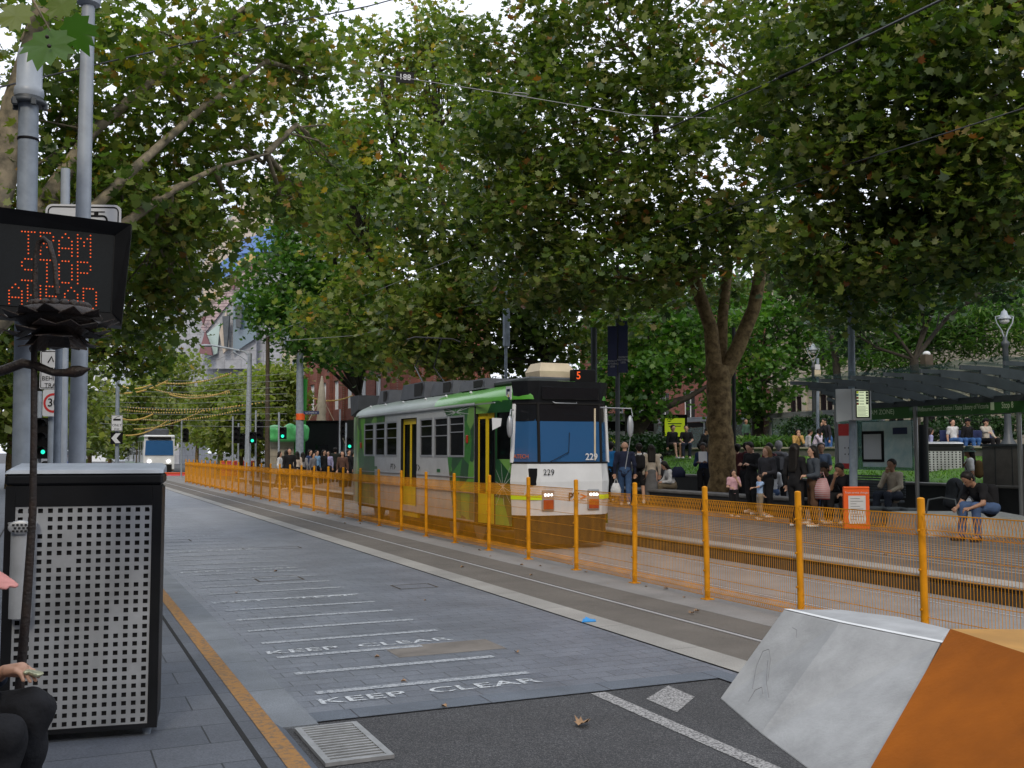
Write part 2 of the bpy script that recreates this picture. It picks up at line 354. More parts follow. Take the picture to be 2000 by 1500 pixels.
b=MB(); b.poly([(1.33,-4,.05),(1.33,6.6,.05),(1.40,6.6,.002),(1.40,-4,.002)]); tag(b.build('kerb',M['edge']),kind='structure')
b=MB()
for x in(1.085,-.9): b.box(x,x+.03,-4,120,.0505,.053)
tag(b.build('pavement_joint',M['black']),kind='structure')
b=MB(); b.poly([(1.21,-4,.0545),(1.325,-4,.0545),(1.325,13.9,.0545),(1.21,13.9,.0545)]); tag(b.build('yellow_line',M['yellowline']),kind='structure')
sheet('pale_strip',5.02,5.35,5.2,170,.011,'strip')
sheet('tram_lane',5.35,6.62,4.5,170,.007,'laneconc')
sheet('track_bed',6.62,9.95,-3,170,.009,'paleconc')
for x in(5.99,7.93,9.37):
    b=MB(); b.box(x,x+.048,2,170,.0092,.016); b.mi=1; b.box(x+.049,x+.082,2,170,.0093,.012); tag(b.build('rail',[M['railsteel'],M['black']]),kind='structure')
# paint: hatched bars, stencilled words, lane line, square
b=MB(); k=0
y=7.42
skip=(9.2,)
while y<46:
    x1=3.5 if k!=2 else 3.1
    b.poly([(1.80,y,.0100),(x1,y,.0100),(x1,y+.095,.0100),(1.80,y+.095,.0100)]); y+=.705; k+=1
tag(b.build('road_marking',M['worn_white']),kind='structure')
b=MB()
for y in(7.19,9.1,12.35,15.6,18.9,22.2):
    b.text('KEEP  CLEAR',(2.6,y,.0102),(1.12,0,0),(0,.8,0),.27,'CENTER',.012)
# breaks of the stencil
tag(b.build('road_lettering',M['textpaint']),kind='structure')
b=MB(); b.poly([(3.62,1.5,.004),(3.74,1.5,.004),(3.74,6.66,.004),(3.62,6.66,.004)])
b.poly([G(1305,1340)+Vector((0,0,.004)),G(1357,1362)+Vector((0,0,.004)),G(1322,1392)+Vector((0,0,.004)),G(1262,1366)+Vector((0,0,.004))])
tag(b.build('lane_marking',M['worn_white2']),kind='structure')
M['patch']=mat('patch_paving',(.16,.145,.13),.8,var=.2)
b=MB(); b.poly([(2.75,8.45,.0080),(3.75,8.45,.0080),(3.75,8.95,.0080),(2.75,8.95,.0080)]); tag(b.build('paving_patch',M['patch']),kind='structure')
b=MB()
for x,y,wd,h in((2.6,14.1,.6,.5),(1.75,21,.8,.5),(3.2,18.7,1.0,.35),(4.1,12.6,.5,.4)):
    for q in((x,x+wd,y,y+.03),(x,x+wd,y+h,y+h+.03),(x,x+.03,y,y+h),(x+wd,x+wd+.03,y,y+h)): b.poly([(q[0],q[2],.0082),(q[1],q[2],.0082),(q[1],q[3],.0082),(q[0],q[3],.0082)])
tag(b.build('service_cover',M['kerbface']),kind='structure')
# drain grate
t=thing('drain_grate','galvanised drain grate with parallel bars beside the yellow kerb line','drain grate',(1.64,6.13,0))
b=MB(); b.poly([(-.19,-.38,.004),(.19,-.38,.004),(.19,.38,.004),(-.19,.38,.004)]); b.build('pit',M['black'],t)
b=MB()
for i in range(14): y=-.35+i*.054; b.box(-.16,.16,y-.012,y+.012,.006,.022)
b.build('bars',M['grate'],t)
b=MB(); b.box(-.2,-.16,-.4,.4,.004,.026); b.box(.16,.2,-.4,.4,.004,.026); b.box(-.16,.16,-.4,-.372,.004,.026); b.box(-.16,.16,.372,.4,.004,.026); b.build('frame',M['grate'],t)
# platform
t=thing('platform','raised paved tram platform with dark kerb face and pale stripes','platform',(9.95,0,0)); del t['label'],t['category']; t['kind']='structure'
b=MB(); b.box(10.05,18.5,-3,62,0,.24); b.build('platform_paving',M['platform'],t,True)
b=MB(); b.box(9.95,10.047,-3,62,0,.15); b.box(9.965,10.047,-3,62,.152,.2); b.build('kerb_face',M['kerbface'],t,True)
b=MB(); b.box(9.93,10.3,-3,62,.201,.246,.01); b.build('kerb_top',M['strip'],t,True)
b=MB()
for i in range(9): x=11.0+i*.27; b.poly([(x,-3,.2445),(x+.09,-3,.2445),(x+.09,60,.2445),(x,60,.2445)])
for i in range(5): x=13.9+i*.35; b.poly([(x,-3,.2445),(x+.05,-3,.2445),(x+.05,60,.2445),(x,60,.2445)])
b.build('platform_stripe',M['stripe'],t,True)
# lawn terrain rising to the wall
b=MB(); N=40
vs=[];fs=[]
xs=np.linspace(18.9,24.5,10); ys=np.linspace(2,52,N)
for i,y in enumerate(ys):
    for j,x in enumerate(xs): vs.append((x,y,1.0+(x-18.9)/5.6*.6+.04*math.sin(x*2+y*.7)))
for i in range(N-1):
    for j in range(9): fs.append((i*10+j,i*10+j+1,(i+1)*10+j+1,(i+1)*10+j))
b.add(vs,fs,True); tag(b.build('lawn_ground',M['grass']),kind='structure')
b=MB(); b.box(25.2,140,2,110,0,1.75); tag(b.build('upper_terrace',M['platform']),kind='structure')
# grass blades over the lawn
n=26000; v=np.zeros((n,3,3)); x=RNG.uniform(18.95,24.4,n); y=RNG.uniform(6,50,n); z=1.0+(x-18.9)/5.6*.6; h=RNG.uniform(.03,.09,n); a=RNG.uniform(0,6.28,n)
v[:,0]=np.c_[x-.02*np.cos(a),y-.02*np.sin(a),z]; v[:,1]=np.c_[x+.02*np.cos(a),y+.02*np.sin(a),z]; v[:,2]=np.c_[x+RNG.normal(0,.03,n),y+RNG.normal(0,.03,n),z+h]
def np_mesh(name,verts,nper,mats,parent=None,attr=None):
    me=bpy.data.meshes.new(name); nv=len(verts); nf=nv//nper
    me.vertices.add(nv); me.vertices.foreach_set('co',verts.reshape(-1)); me.loops.add(nv); me.polygons.add(nf)
    me.loops.foreach_set('vertex_index',np.arange(nv)); me.polygons.foreach_set('loop_start',np.arange(0,nv,nper)); me.polygons.foreach_set('loop_total',np.full(nf,nper)); me.update(calc_edges=True)
    if attr is not None:
        at=me.attributes.new('leafvar','FLOAT','FACE'); at.data.foreach_set('value',attr.astype(np.float32))
    return link(name,me,mats,parent)
M['blade']=leafmat('grass_blades',[(0,(.045,.12,.012)),(.5,(.09,.21,.022)),(1,(.17,.30,.05))])
o=np_mesh('grass',v.reshape(-1,3),3,M['blade'],attr=RNG.random(n)); tag(o,'bright green mown lawn grass behind the dark planter edge','grass',kind='stuff')
t=thing('planter_edge','low black planter wall holding the lawn behind the tram platform','planter wall',(18.7,20,.24))
b=MB(); b.box(18.5,18.9,8,50,.24,.98); b.build('wall',M['darkwall'],t,True); b=MB(); b.box(18.46,18.94,8,50,.98,1.04,.01); b.build('coping',M['stonewall'],t,True)
t=thing('retaining_wall','low grey stone wall at the top of the lawn where people sit','wall',(24.8,20,1.2))
b=MB(); b.box(24.5,25.2,2,52,1.2,1.86); b.build('wall',M['stonewall'],t,True); b=MB(); b.box(24.45,25.2,2,52,1.86,1.93,.01); b.build('coping',M['stone'],t,True)
# ================================================================ yellow fence
FX=7.15
t=thing('mesh_fence','long yellow wire mesh safety fence running between the tram tracks','fence',(FX,6.92,0))
post=MB(); post.tube([(0,0,.01),(0,0,1.33)],.034,4 if False else 8); post.ball((0,0,1.33),(.034,.034,.015),8); post.box(-.06,.06,-.06,.06,.009,.02)
for z in(.35,.7,1.05): post.cyl((-.034,0,z),(-.05,0,z),.012,n=6)
p0=post.build('post',M['fence'],t)
SP=1.665
pan=MB(); Lp=SP-.07
def wireseg(b,p,q,r):
    p,q=Vector(p),Vector(q); t_=(q-p).normalized(); a=t_.orthogonal().normalized()*r; c=t_.cross(a).normalized()*r
    vs=[p+a,p+c,p-a,p-c,q+a,q+c,q-a,q-c]; b.add(vs,[(0,1,5,4),(1,2,6,5),(2,3,7,6),(3,0,4,7)])
prof=[(0,.1),(-.05,.14),(0,.17),(0,.99),(-.075,1.05),(-.03,1.19),(0,1.19),(.0,.99)]
prof=[(.0,.18),(-.06,.13),(-.03,.07),(0,.17),(0,1.0),(-.07,1.06),(-.035,1.19),(0,1.01)]
nw=46
for i in range(nw):
    y=.035+Lp*(i+.5)/nw
    for a_,c_ in zip(prof[:-1],prof[1:]): wireseg(pan,(a_[0],y,a_[1]),(c_[0],y,c_[1]),.0023)
for xx,z in((-.035,1.195),(-.07,1.06),(0,1.01),(0,.82),(0,.64),(0,.46),(0,.28),(0,.17),(-.06,.13),(-.03,.07)):
    wireseg(pan,(xx,.035,z),(xx,.035+Lp,z),.007 if z in(1.195,) else .0042)
pn=pan.build('mesh_panel',M['fence'],t)
for k in range(-1,34):
    if k==0: p0.location=(0,0,0)
    o=p0 if k==0 else p0.copy()
    if k: COL.objects.link(o); o.parent=t
    o.location=(0,SP*k,0); o.rotation_euler=(random.uniform(-.018,.018),random.uniform(-.018,.018),0)
    if k<33:
        q=pn if k==0 else pn.copy()
        if k: COL.objects.link(q); q.parent=t
        q.location=(0,SP*k,random.uniform(-.012,.012))
# ================================================================ concrete blocks
T=.60
def GP(px,py,z=0): return G(px,py,z)
t=thing('concrete_block','pale grey faceted concrete road block with white painted top edge','concrete block',GP(1500,1440))
lo=[GP(1405,1365),GP(1485,1434),GP(1668,1570),Vector((5.35,3.9,0)),Vector((5.9,5.2,0)),Vector((5.6,6.1,0))]
e5=GP(1856,1228,T)
hi=[GP(1530,1190,T),GP(1640,1216,T),GP(1838,1256,T),e5,GP(1760,1205,T),GP(1640,1190,T)]
b=MB(); b.hull(lo,hi); o=b.build('body',M['conc'],t,True); bv=o.modifiers.new('bevel','BEVEL'); bv.width=.012; bv.segments=2
b=MB()
e=[hi[0],hi[1],hi[2]];  ins=[e[0]+Vector((.05,-.02,0)),e[1]+Vector((.055,0,0)),e[2]+Vector((.06,.0,0))]; dn=Vector((0,0,.0035))
b.poly([e[0]+dn,e[1]+dn,ins[1]+dn,ins[0]+dn]); b.poly([e[1]+dn,e[2]+dn,ins[2]+dn,ins[1]+dn])
b.build('painted_edge',M['whitepaint'],t,True)
n_=(lo[1]-lo[0]).cross(hi[0]-lo[0]).normalized(); n_=n_ if n_.dot(Vector((0,0,CAMH))-lo[0])>0 else -n_
def facept(px,py):
    c=Vector((0,0,CAMH)); d=W(px,py,1)-c; return c+d*((lo[0]-c).dot(n_)/d.dot(n_))+n_*.001
M['scuff']=mat('scuff_mark',(.22,.225,.23),.9)
for pts in ([(1470,1345),(1478,1300),(1490,1272),(1502,1268),(1505,1290),(1500,1330)],[(1462,1370),(1475,1348),(1488,1342),(1490,1355)],[(1548,1226),(1556,1230),(1556,1245)],[(1500,1290),(1497,1330),(1502,1362)]):
    b=MB(); P=[facept(*p) for p in pts]; b.tube(P,.002,4); b.build('scuff_mark',M['scuff'],t,True)
t=thing('painted_block','yellow painted faceted concrete road block in the near right corner','concrete block',GP(1900,1600))
T2=.70
A_=GP(1856,1228,T2); B_=GP(1642,1602); C_=GP(2006,1277,T2)
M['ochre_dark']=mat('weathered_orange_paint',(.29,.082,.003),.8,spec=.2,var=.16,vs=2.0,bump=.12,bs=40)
lo=[B_,GP(2300,2100),Vector((6.4,2.6,0)),Vector((6.4,5.0,0)),Vector((5.9,5.3,0))]
hi=[A_,C_,GP(2250,1340,T2),Vector((6.0,4.1,T2)),GP(1990,1229,T2)]
m0=B_.lerp(A_,.16); m1=lo[1].lerp(C_,.42)
lo2=[B_+Vector((-.10,-.06,0)),lo[1]+Vector((-.25,-.15,0))]
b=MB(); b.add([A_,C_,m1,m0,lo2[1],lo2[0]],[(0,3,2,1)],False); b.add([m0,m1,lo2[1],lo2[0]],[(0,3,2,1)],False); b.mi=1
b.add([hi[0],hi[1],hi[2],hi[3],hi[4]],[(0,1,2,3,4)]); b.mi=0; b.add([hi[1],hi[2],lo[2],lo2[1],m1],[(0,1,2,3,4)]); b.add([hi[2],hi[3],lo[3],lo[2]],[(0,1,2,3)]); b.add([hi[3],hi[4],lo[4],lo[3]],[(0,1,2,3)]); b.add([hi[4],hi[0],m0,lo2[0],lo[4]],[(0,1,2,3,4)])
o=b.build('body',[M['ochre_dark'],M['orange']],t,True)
# ================================================================ litter bin cabinets
def bin_cabinet(label,loc,rz,w,dp,h,group=None,pw=.04,detail=True,nx=14,ny=26):
    t=thing('litter_bin',label,'litter bin',loc,rz,group)
    b=MB(); b.box(-w/2,w/2,.02,dp,.05,h-.1,.02)
    # black front frame around the perforated panel
    b.box(-w/2,-w/2+.055,-.01,.018,.05,h-.1); b.box(w/2-.055,w/2,-.01,.018,.05,h-.1); b.box(-w/2+.056,w/2-.056,-.01,.018,h-.22,h-.1); b.box(-w/2+.056,w/2-.056,-.01,.018,.05,.075)
    b.build('body',M['blackpaint'],t)
    b=MB()
    hs=[]; x0,x1,z0,z1=-w/2+.056,w/2-.056,.077,h-.222
    sx=(x1-x0)/nx; sz=(z1-z0)/ny; hw=min(sx,sz)*(.27 if detail else .3)
    for i in range(nx):
        for j in range(ny):
            if detail and random.random()<.03: continue
            cx=x0+sx*(i+.5); cz=z0+sz*(j+.5); hs.append((cx-hw,cx+hw,cz-hw,cz+hw))
    b.holes((0,-.004,0),(1,0,0),(0,0,1),(0,1,0),x0,x1,z0,z1,hs,.004)
    b.build('perforated_panel',M['steel'],t)
    b=MB(); b.box(x0,x1,.012,.016,z0,z1); b.build('backing',M['black'],t)
    b=MB(); b.box(-w/2-.005,w/2+.005,-.02,dp+.01,h-.098,h-.03,.015); b.build('rim',M['blackpaint'],t)
    b=MB(); n=10; vs=[];fs=[]
    for i in range(n+1):
        a=math.pi*i/n*.5; 
    prof=[(-.02,h-.028),(-.01,h-.008),(.03,h+.004),(.2,h+.018),(dp-.05,h+.03),(dp,h+.01),(dp+.01,h-.028)]
    for x in(-w/2-.005,-w/2+.02,w/2-.02,w/2+.005):
        for k,(y,z) in enumerate(prof): vs.append((x,y,z-(0 if abs(x)<w/2 else .016)*(1 if 0<k<6 else 0)))
    m=len(prof)
    for i in range(3):
        for k in range(m-1): fs.append((i*m+k,(i+1)*m+k,(i+1)*m+k+1,i*m+k+1))
    fs.append(tuple(range(m))); fs.append(tuple(range(4*m-1,3*m-1,-1)))
    b.add(vs,fs); b.build('lid',M['galv2'] if detail else M['steel'],t)
    b=MB()
    for x in(-w/2+.06,w/2-.06):
        b=MB(); b.cyl((x,.06,0),(x,.06,.05),.022,.03,n=8); b.build('foot',M['galv'],t)
    if detail:
        for x in(x0+.012,x1-.012):
            for z in(z0+.015,z1-.015): b=MB(); b.cyl((x,-.007,z),(x,-.002,z),.006,n=8); b.build('rivet',M['steel'],t)
    return t
_r=G(306,1436,.05); _zz=FACE+R(16); _nn=Vector((math.sin(_zz),-math.cos(_zz),0)); _cc=Vector((0,0,CAMH)); _dd=W(10,1000,1)-_cc; _l=_cc+_dd*((_r-_cc).dot(_nn)/_dd.dot(_nn)); _l.z=_r.z
bl=(_l+_r)/2; bw=(_l-_r).length
BIN=bin_cabinet('tall black litter bin cabinet with perforated steel front in left foreground',(bl.x,bl.y,.05),FACE+R(16),bw,.42,1.60)
# ashtray tube on bin
b=MB(); cx=-bw/2+.105; b.tube([(cx,-.05,.74),(cx,-.05,1.24)],.062,20); b.mi=0; b.lathe((cx,-.05,1.24),[(.062,0),(.075,.03),(.08,.05),(.0,.055)],24)
b.mi=1
for i in range(3):
    for j in range(4): 
        x=cx-.035+j*.022+(.011 if i%2 else 0); y=-.075+i*.022; b.poly([(x-.007,y-.007,1.2965),(x+.007,y-.007,1.2965),(x+.007,y+.007,1.2965),(x-.007,y+.007,1.2965)])
b.build('ashtray_tube',[M['steel'],M['black']],BIN)
# tilt the perforated cap towards the viewer is omitted; slots in the tube's disc
b=MB(); b.mi=0; b.ball((cx,-.12,1.265),(.068,.012,.042),20); b.mi=1
for i in range(3):
    for j in range(4):
        x=cx-.036+j*.022+(.01 if i%2 else 0); z=1.245+i*.018; b.box(x-.006,x+.006,-.136,-.1315,z-.005,z+.005)
b.build('ashtray_grille',[M['steel'],M['black']],BIN)
# ================================================================ main tram
TC=8.58; HW=1.18
def livery(name):
    m=bpy.data.materials.new(name); m.use_nodes=True; t=m.node_tree; b=t.nodes['Principled BSDF']; b.inputs['Roughness'].default_value=.28; b.inputs['Coat Weight'].default_value=.4
    tcn=t.nodes.new('ShaderNodeTexCoord'); mp=t.nodes.new('ShaderNodeMapping'); mp.inputs['Scale'].default_value=(1.2,2.6,1.9); t.links.new(tcn.outputs['Object'],mp.inputs[0])
    v=t.nodes.new('ShaderNodeTexVoronoi'); v.feature='F1'; v.inputs['Scale'].default_value=.9; t.links.new(mp.outputs[0],v.inputs['Vector'])
    sp=t.nodes.new('ShaderNodeSeparateXYZ'); t.links.new(v.outputs['Color'],sp.inputs[0])
    r=t.nodes.new('ShaderNodeValToRGB'); r.color_ramp.interpolation='CONSTANT'; e=r.color_ramp.elements; e[0].color=(.008,.07,.016,1); e[1].position=.3; e[1].color=(.03,.19,.02,1)
    for p,c in((.5,(.10,.33,.03)),(.72,(.012,.11,.02)),(.86,(.15,.33,.07))): x=e.new(p); x.color=(*c,1)
    t.links.new(sp.outputs['X'],r.inputs['Fac']); t.links.new(r.outputs['Color'],b.inputs['Base Color']); return m
M['_x']=None; M['livery']=livery('green_facet_livery'); M['lightgreen']=mat('bright_green',(.07,.28,.03),.3,coat=.4); M['darkgreen']=mat('dark_green',(.01,.12,.03),.3); M['limestripe']=mat('lime_stripe',(.6,.85,.02),.4)
M['interior']=mat('tram_interior',(.035,.032,.028),.8); M['seatgreen']=mat('seat_fabric',(.03,.09,.05),.9)
YR=26.35
t=thing('tram','green and white number 229 tram with black windscreen passing behind the yellow fence','tram',(TC,21.5,0))
TR=t
# plan stations (Y, half width)
ST=[(16.5,.63),(16.62,.80),(16.9,.985),(18.2,HW),(YR,HW),(YR+1.2,.97),(YR+1.5,.7)]
def sidex(y):
    for (a,p),(b_,q) in zip(ST[:-1],ST[1:]):
        if a<=y<=b_: return p+(q-p)*(y-a)/(b_-a)
    return HW
NX=TC-HW
# roof
def roofz(f): return 2.70+.36*math.sqrt(max(0,1-abs(f)**2.6))
b=MB(); prf=[(1,0)]
fr=[-1,-.985,-.95,-.88,-.75,-.5,-.2,.2,.5,.75,.88,.95,.985,1]
vs=[];fs=[];seg=[(16.56,.60,.92),(16.62,.78,.96),(16.9,.975,1),(18.2,HW-.005,1),(20.5,HW-.005,1),(23,HW-.005,1),(YR,HW-.005,1),(YR+.8,1.03,.9),(YR+1.3,.9,.6),(YR+1.5,.7,.1)]
for y,hw,kz in seg:
    for f in fr: vs.append((TC+f*hw,y,2.70+(roofz(f)-2.70)*kz))
n=len(fr)
for i in range(len(seg)-1):
    for k in range(n-1): fs.append((i*n+k,i*n+k+1,(i+1)*n+k+1,(i+1)*n+k)); 
b.add(vs,fs,True); b.add(vs[:n],[tuple(range(n-1,-1,-1))]); 
for k in range(len(b.f)):
    pass
M['roofskin']=mat('roof_skin',(.20,.25,.22),.35,var=.12,vs=1.2); o=b.build('roof',[M['lightgreen'],M['roofskin']],t,True)
for p in o.data.polygons:
    c=p.center.y+21.5
    if c>20.0: p.material_index=1
# near side wall with openings (flat part)
zt,zb=2.47,1.66
wins=[]
for a,c in((712,730),(734,752),(755,776),(821,845),(849,875),(878,907)):
    wins.append((A(c,NX),A(a,NX)))
d2=(A(814,NX),A(783,NX)); d1=(17.5,18.2)
hs=[(y0,y1,zb,zt) for y0,y1 in wins]+[(d2[0],d2[1],.55,2.52),]
hs=[(h[0],h[1],h[2],h[3]) for h in hs]
def sidewall(X,name,dr):
    b=MB(); b.holes((X,0,0),(0,1,0),(0,0,1),(dr,0,0),18.2 if dr<0 else 18.95,YR,.55,2.70,hs if dr<0 else hs,.05); return b
b=MB(); b.holes((NX,0,0),(0,1,0),(0,0,1),(1,0,0),18.22,YR,.42,2.70,hs,.06)
o=b.build('side_panel',M['tramgrey'],t,True)
X2=TC+HW
b=MB(); b.holes((X2,0,0),(0,1,0),(0,0,1),(-1,0,0),18.2,YR,.42,2.70,[(y0,y1,zb,zt) for y0,y1 in wins]+[(18.5,19.5,zb,zt),(d2[0],d2[1],.9,2.5)],.06); b.build('side_panel',M['tramgrey'],t,True)
# rear and front taper walls
def tw(b,y0,x0,y1,x1,z0,z1): b.poly([(x0,y0,z0),(x1,y1,z0),(x1,y1,z1),(x0,y0,z1)])
b=MB()
for s_ in(-1,1):
    tw(b,YR,TC+s_*HW,YR+1.2,TC+s_*.97,.42,2.70); tw(b,YR+1.2,TC+s_*.97,YR+1.5,TC+s_*.7,.42,2.70)
tw(b,YR+1.5,TC-.7,YR+1.5,TC+.7,.42,2.70); b.build('rear_end',M['livery'],t,True)
b=MB()
for s_ in(-1,1):
    # cab side: panel under and over cab side window between y=16.9 and 18.2
    P=lambda y:TC+s_*sidex(y)
    b=MB()
    if s_<0:
        tw(b,16.9,P(16.9),17.46,P(17.46),.42,1.62); tw(b,16.9,P(16.9),18.2,P(18.2),2.48,2.70)
        tw(b,16.9,P(16.9),16.95,P(16.95),1.62,2.48); tw(b,17.40,P(17.40),17.46,P(17.46),1.62,2.48)
    else: tw(b,16.9,P(16.9),18.2,P(18.2),.42,2.70)
    b.build('cab_side',M['livery'],t,True)
b=MB(); tw(b,16.95,TC-sidex(16.95)+.02,17.40,TC-sidex(17.40)+.02,1.62,2.48); b.build('cab_side_window',M['glass'],t,True)
# rays on the cab side
b=MB(); cpt=(17.2,1.12)
for an in range(0,360,36):
    an+=12; a=R(an); L_=.42
    y1,z1=cpt[0]+math.cos(a)*.5,cpt[1]+math.sin(a)*.42; y1=max(16.93,min(17.44,y1)); 
    pa=Vector((TC-sidex(cpt[0])-.003,cpt[0],cpt[1])); pb=Vector((TC-sidex(y1)-.003,y1,z1)); d=(pb-pa).normalized(); nrm=Vector((0,-d.z,d.y))*.008
    b.poly([pa-nrm,pa+nrm,pb+nrm*.4,pb-nrm*.4])
cp2=(17.9,2.6)
b.build('white_rays',M['tramwhite'],t,True)
b=MB()
for an in range(0,360,40):
    a=R(an+8); c0=(19.2,2.55); y1=max(18.4,min(20.2,c0[0]+math.cos(a)*.8)); z1=max(2.49,min(2.64,c0[1]+math.sin(a)*.35))
    pa=Vector((NX-.0065,c0[0],c0[1])); pb=Vector((NX-.0065,y1,z1)); d=(pb-pa)
    if d.length>.05: d.normalize(); nrm=Vector((0,-d.z,d.y))*.007; b.poly([pa-nrm,pa+nrm,pb+nrm*.4,pb-nrm*.4])
b.build('white_rays',M['tramwhite'],t,True)
# front: white lower shell
b=MB()
def ring(z,off=0.0,tap=0): return [(TC-.985-off,16.9,z),(TC-.80-off,16.62-off,z),(TC-.63,16.5-off,z),(TC+.63,16.5-off,z),(TC+.80+off,16.62-off,z),(TC+.985+off,16.9,z)]
def bandf(b,z0,z1,o0,o1):
    a,c=ring(z0,o0),ring(z1,o1)
    for i in range(5): b.poly([a[i],a[i+1],c[i+1],c[i]])
bandf(b,.62,1.22,.0,.035); bandf(b,1.22,1.56,.035,0); b.build('front_shell',M['tramwhite'],t,True)
b=MB(); bandf(b,.10,.615,-.06,-.03); b.build('front_skirt',M['rubber'],t,True)
b=MB()
a,c=ring(2.62,-.045),ring(3.03,.012); 
for i in range(5): b.poly([a[i],a[i+1],c[i+1],c[i]])
b.build('destination_box',M['blackpaint'],t,True)
b=MB(); b.box(TC-.58,TC+.58,16.485,16.51,2.70,2.93,.01); b.build('destination_screen',M['darkglass'],t,True)
b=MB(); b.tube([(TC-.36,16.49,2.655),(TC-.34,16.44,2.63),(TC+.1,16.44,2.63),(TC+.12,16.49,2.655)],.009,6); b.build('grab_rail',M['silver'],t,True)
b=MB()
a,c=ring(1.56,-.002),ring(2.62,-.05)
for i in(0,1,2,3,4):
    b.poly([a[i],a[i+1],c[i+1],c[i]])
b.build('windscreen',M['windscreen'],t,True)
b=MB()
for i in(2,3):
    p,q=Vector(a[i]),Vector(c[i]); b.tube([p,q],.028,6)
for r_ in(a,c):
    for i in range(5): b.tube([r_[i],r_[i+1]],.02,6)
b.build('windscreen_seal',M['rubber'],t,True)
b=MB(); bandf(b,2.31,2.615,-.030,-.042); b.build('visor_band',M['darkglass'],t,True)
for i in(0,5):
    b=MB(); b.tube([Vector(a[i]),Vector(c[i])],.042,8); b.build('corner_pillar',M['tramwhite'],t,True)
b=MB(); b.tube([(TC+.50,16.5,1.6),(TC+.52,16.53,2.55)],.018,6); b.build('pillar',M['cream'],t,True)
b=MB(); b.tube([(TC-.42,16.47,1.58),(TC-.05,16.475,1.75),(TC-.02,16.5,2.1)],.007,5); b.build('wiper',M['rubber'],t,True)
b=MB(); b.text('229',(TC+.42,16.481,1.66),(1,0,0),(0,0,1),.17,'CENTER',.02); b.build('fleet_number',M['signwhite'],t,True)
u=Vector((.17,-.12,0)).normalized()
b=MB(); b.text('229',(TC-.46,16.455,1.385),(1,0,0),(0,0,1),.15); b.build('fleet_number',M['signblack'],t,True)
b=MB(); b.box(TC-.80,TC-.66,16.50,16.62,1.16,1.46,.01); b.build('hatch',M['signblack'],t,True)
b=MB(); b.text('PT',(TC+.04,16.462,.94),(1,0,0),(0,0,1),.20,'CENTER',.015); b.mi=1
b.poly([(TC+.18,16.462,1.0),(TC+.32,16.462,.95),(TC+.18,16.462,.90),(TC+.18,16.462,.92),(TC+.26,16.462,.95),(TC+.18,16.462,.98)])
b.build('operator_mark',[M['signblack'],M['orangesign']],t,True)
b=MB(); b.poly([(TC-.985-.025,16.9,.90),(TC-.80-.025,16.59,.90),(TC-.63,16.472,.90),(TC-.56,16.472,.90),(TC-.56,16.472,.98),(TC-.63,16.472,.98),(TC-.80-.025,16.59,.98),(TC-.985-.025,16.9,.98)])
b.f=[];b.m=[];b.sm=[]; v_=b.v; b.add([v_[0],v_[1],v_[6],v_[7]],[(0,1,2,3)]); b.add([v_[1],v_[2],v_[5],v_[6]],[(0,1,2,3)]); b.add([v_[2],v_[3],v_[4],v_[5]],[(0,1,2,3)])
b.add([(TC+.56,16.472,.90),(TC+.66,16.475,.90),(TC+.66,16.475,.98),(TC+.56,16.472,.98)],[(0,1,2,3)]); b.add([(TC+.66,16.475,.90),(TC+.83,16.59,.90),(TC+.83,16.59,.98),(TC+.66,16.475,.98)],[(0,1,2,3)])
b.build('lime_band',M['limestripe'],t,True)
for s_ in(-1,1):
    x=TC+s_*.46-.01
    b=MB(); b.box(x-.125,x+.125,16.455,16.5,.70,1.08,.02); h=b.build('headlight',M['silver'],t,True)
    b=MB()
    for k in(-1,0,1): b.cyl((x+k*.062,16.45,.985),(x+k*.062,16.456,.985),.027,n=12)
    b.build('lamp',M['lamp'],h,True)
    b=MB(); b.box(x-.10,x+.10,16.445,16.456,.73,.90,.01); b.build('indicator_lens',M['redlens'],h,True)
# dark cab recess above windscreen inside + floor, ceiling, seats
b=MB(); b.box(TC-.95,TC+.95,16.95,YR+.9,.60,.66); b.box(TC-.95,TC+.95,16.95,YR+1,2.6,2.66); b.box(TC-1.1,TC+1.1,YR+.3,YR+.34,.6,2.6); b.build('interior_shell',M['interior'],t,True)
b=MB(); b.box(TC-.9,TC+.9,18.05,18.09,.66,2.6); b.build('cab_bulkhead',M['interior'],t,True)
for i in range(6):
    for s_ in(-1,1):
        y=19.6+i*1.1
        b=MB(); b.box(TC+s_*.6-.38,TC+s_*.6+.38,y,y+.42,1.02,1.12,.02); b.box(TC+s_*.6-.38,TC+s_*.6+.38,y+.40,y+.48,1.1,1.72,.03); b.build('seat',M['seatgreen'],t,True)
b=MB(); b.box(TC-.45,TC+.45,16.75,17.0,1.25,1.5,.03); b.build('dashboard',M['interior'],t,True)
# window frames and panes
for i,(y0,y1) in enumerate(wins):
    b=MB(); fw=.028; X=NX-.008
    b.box(X,NX+.03,y0-.01,y0+fw,zb-.01,zt+.01); b.box(X,NX+.03,y1-fw,y1+.01,zb-.01,zt+.01); b.box(X,NX+.03,y0+fw,y1-fw,zb-.01,zb+fw); b.box(X,NX+.03,y0+fw,y1-fw,zt-fw,zt+.01)
    zz=zb+(.42 if i!=5 else .48); b.box(X+.002,NX+.028,y0+fw,y1-fw,zz,zz+.02); b.box(X+.002,NX+.028,y0+fw,y1-fw,zt-.17,zt-.15)
    f=b.build('window',M['silver'],t,True)
    b=MB(); b.box(NX+.012,NX+.018,y0+fw,y1-fw,zb+fw,zt-fw); b.build('pane',M['glass'],f,True)
    b=MB(); X=TC+HW
    b.box(X-.018,X-.012,y0,y1,zb,zt); b.build('window',M['glass'],t,True)
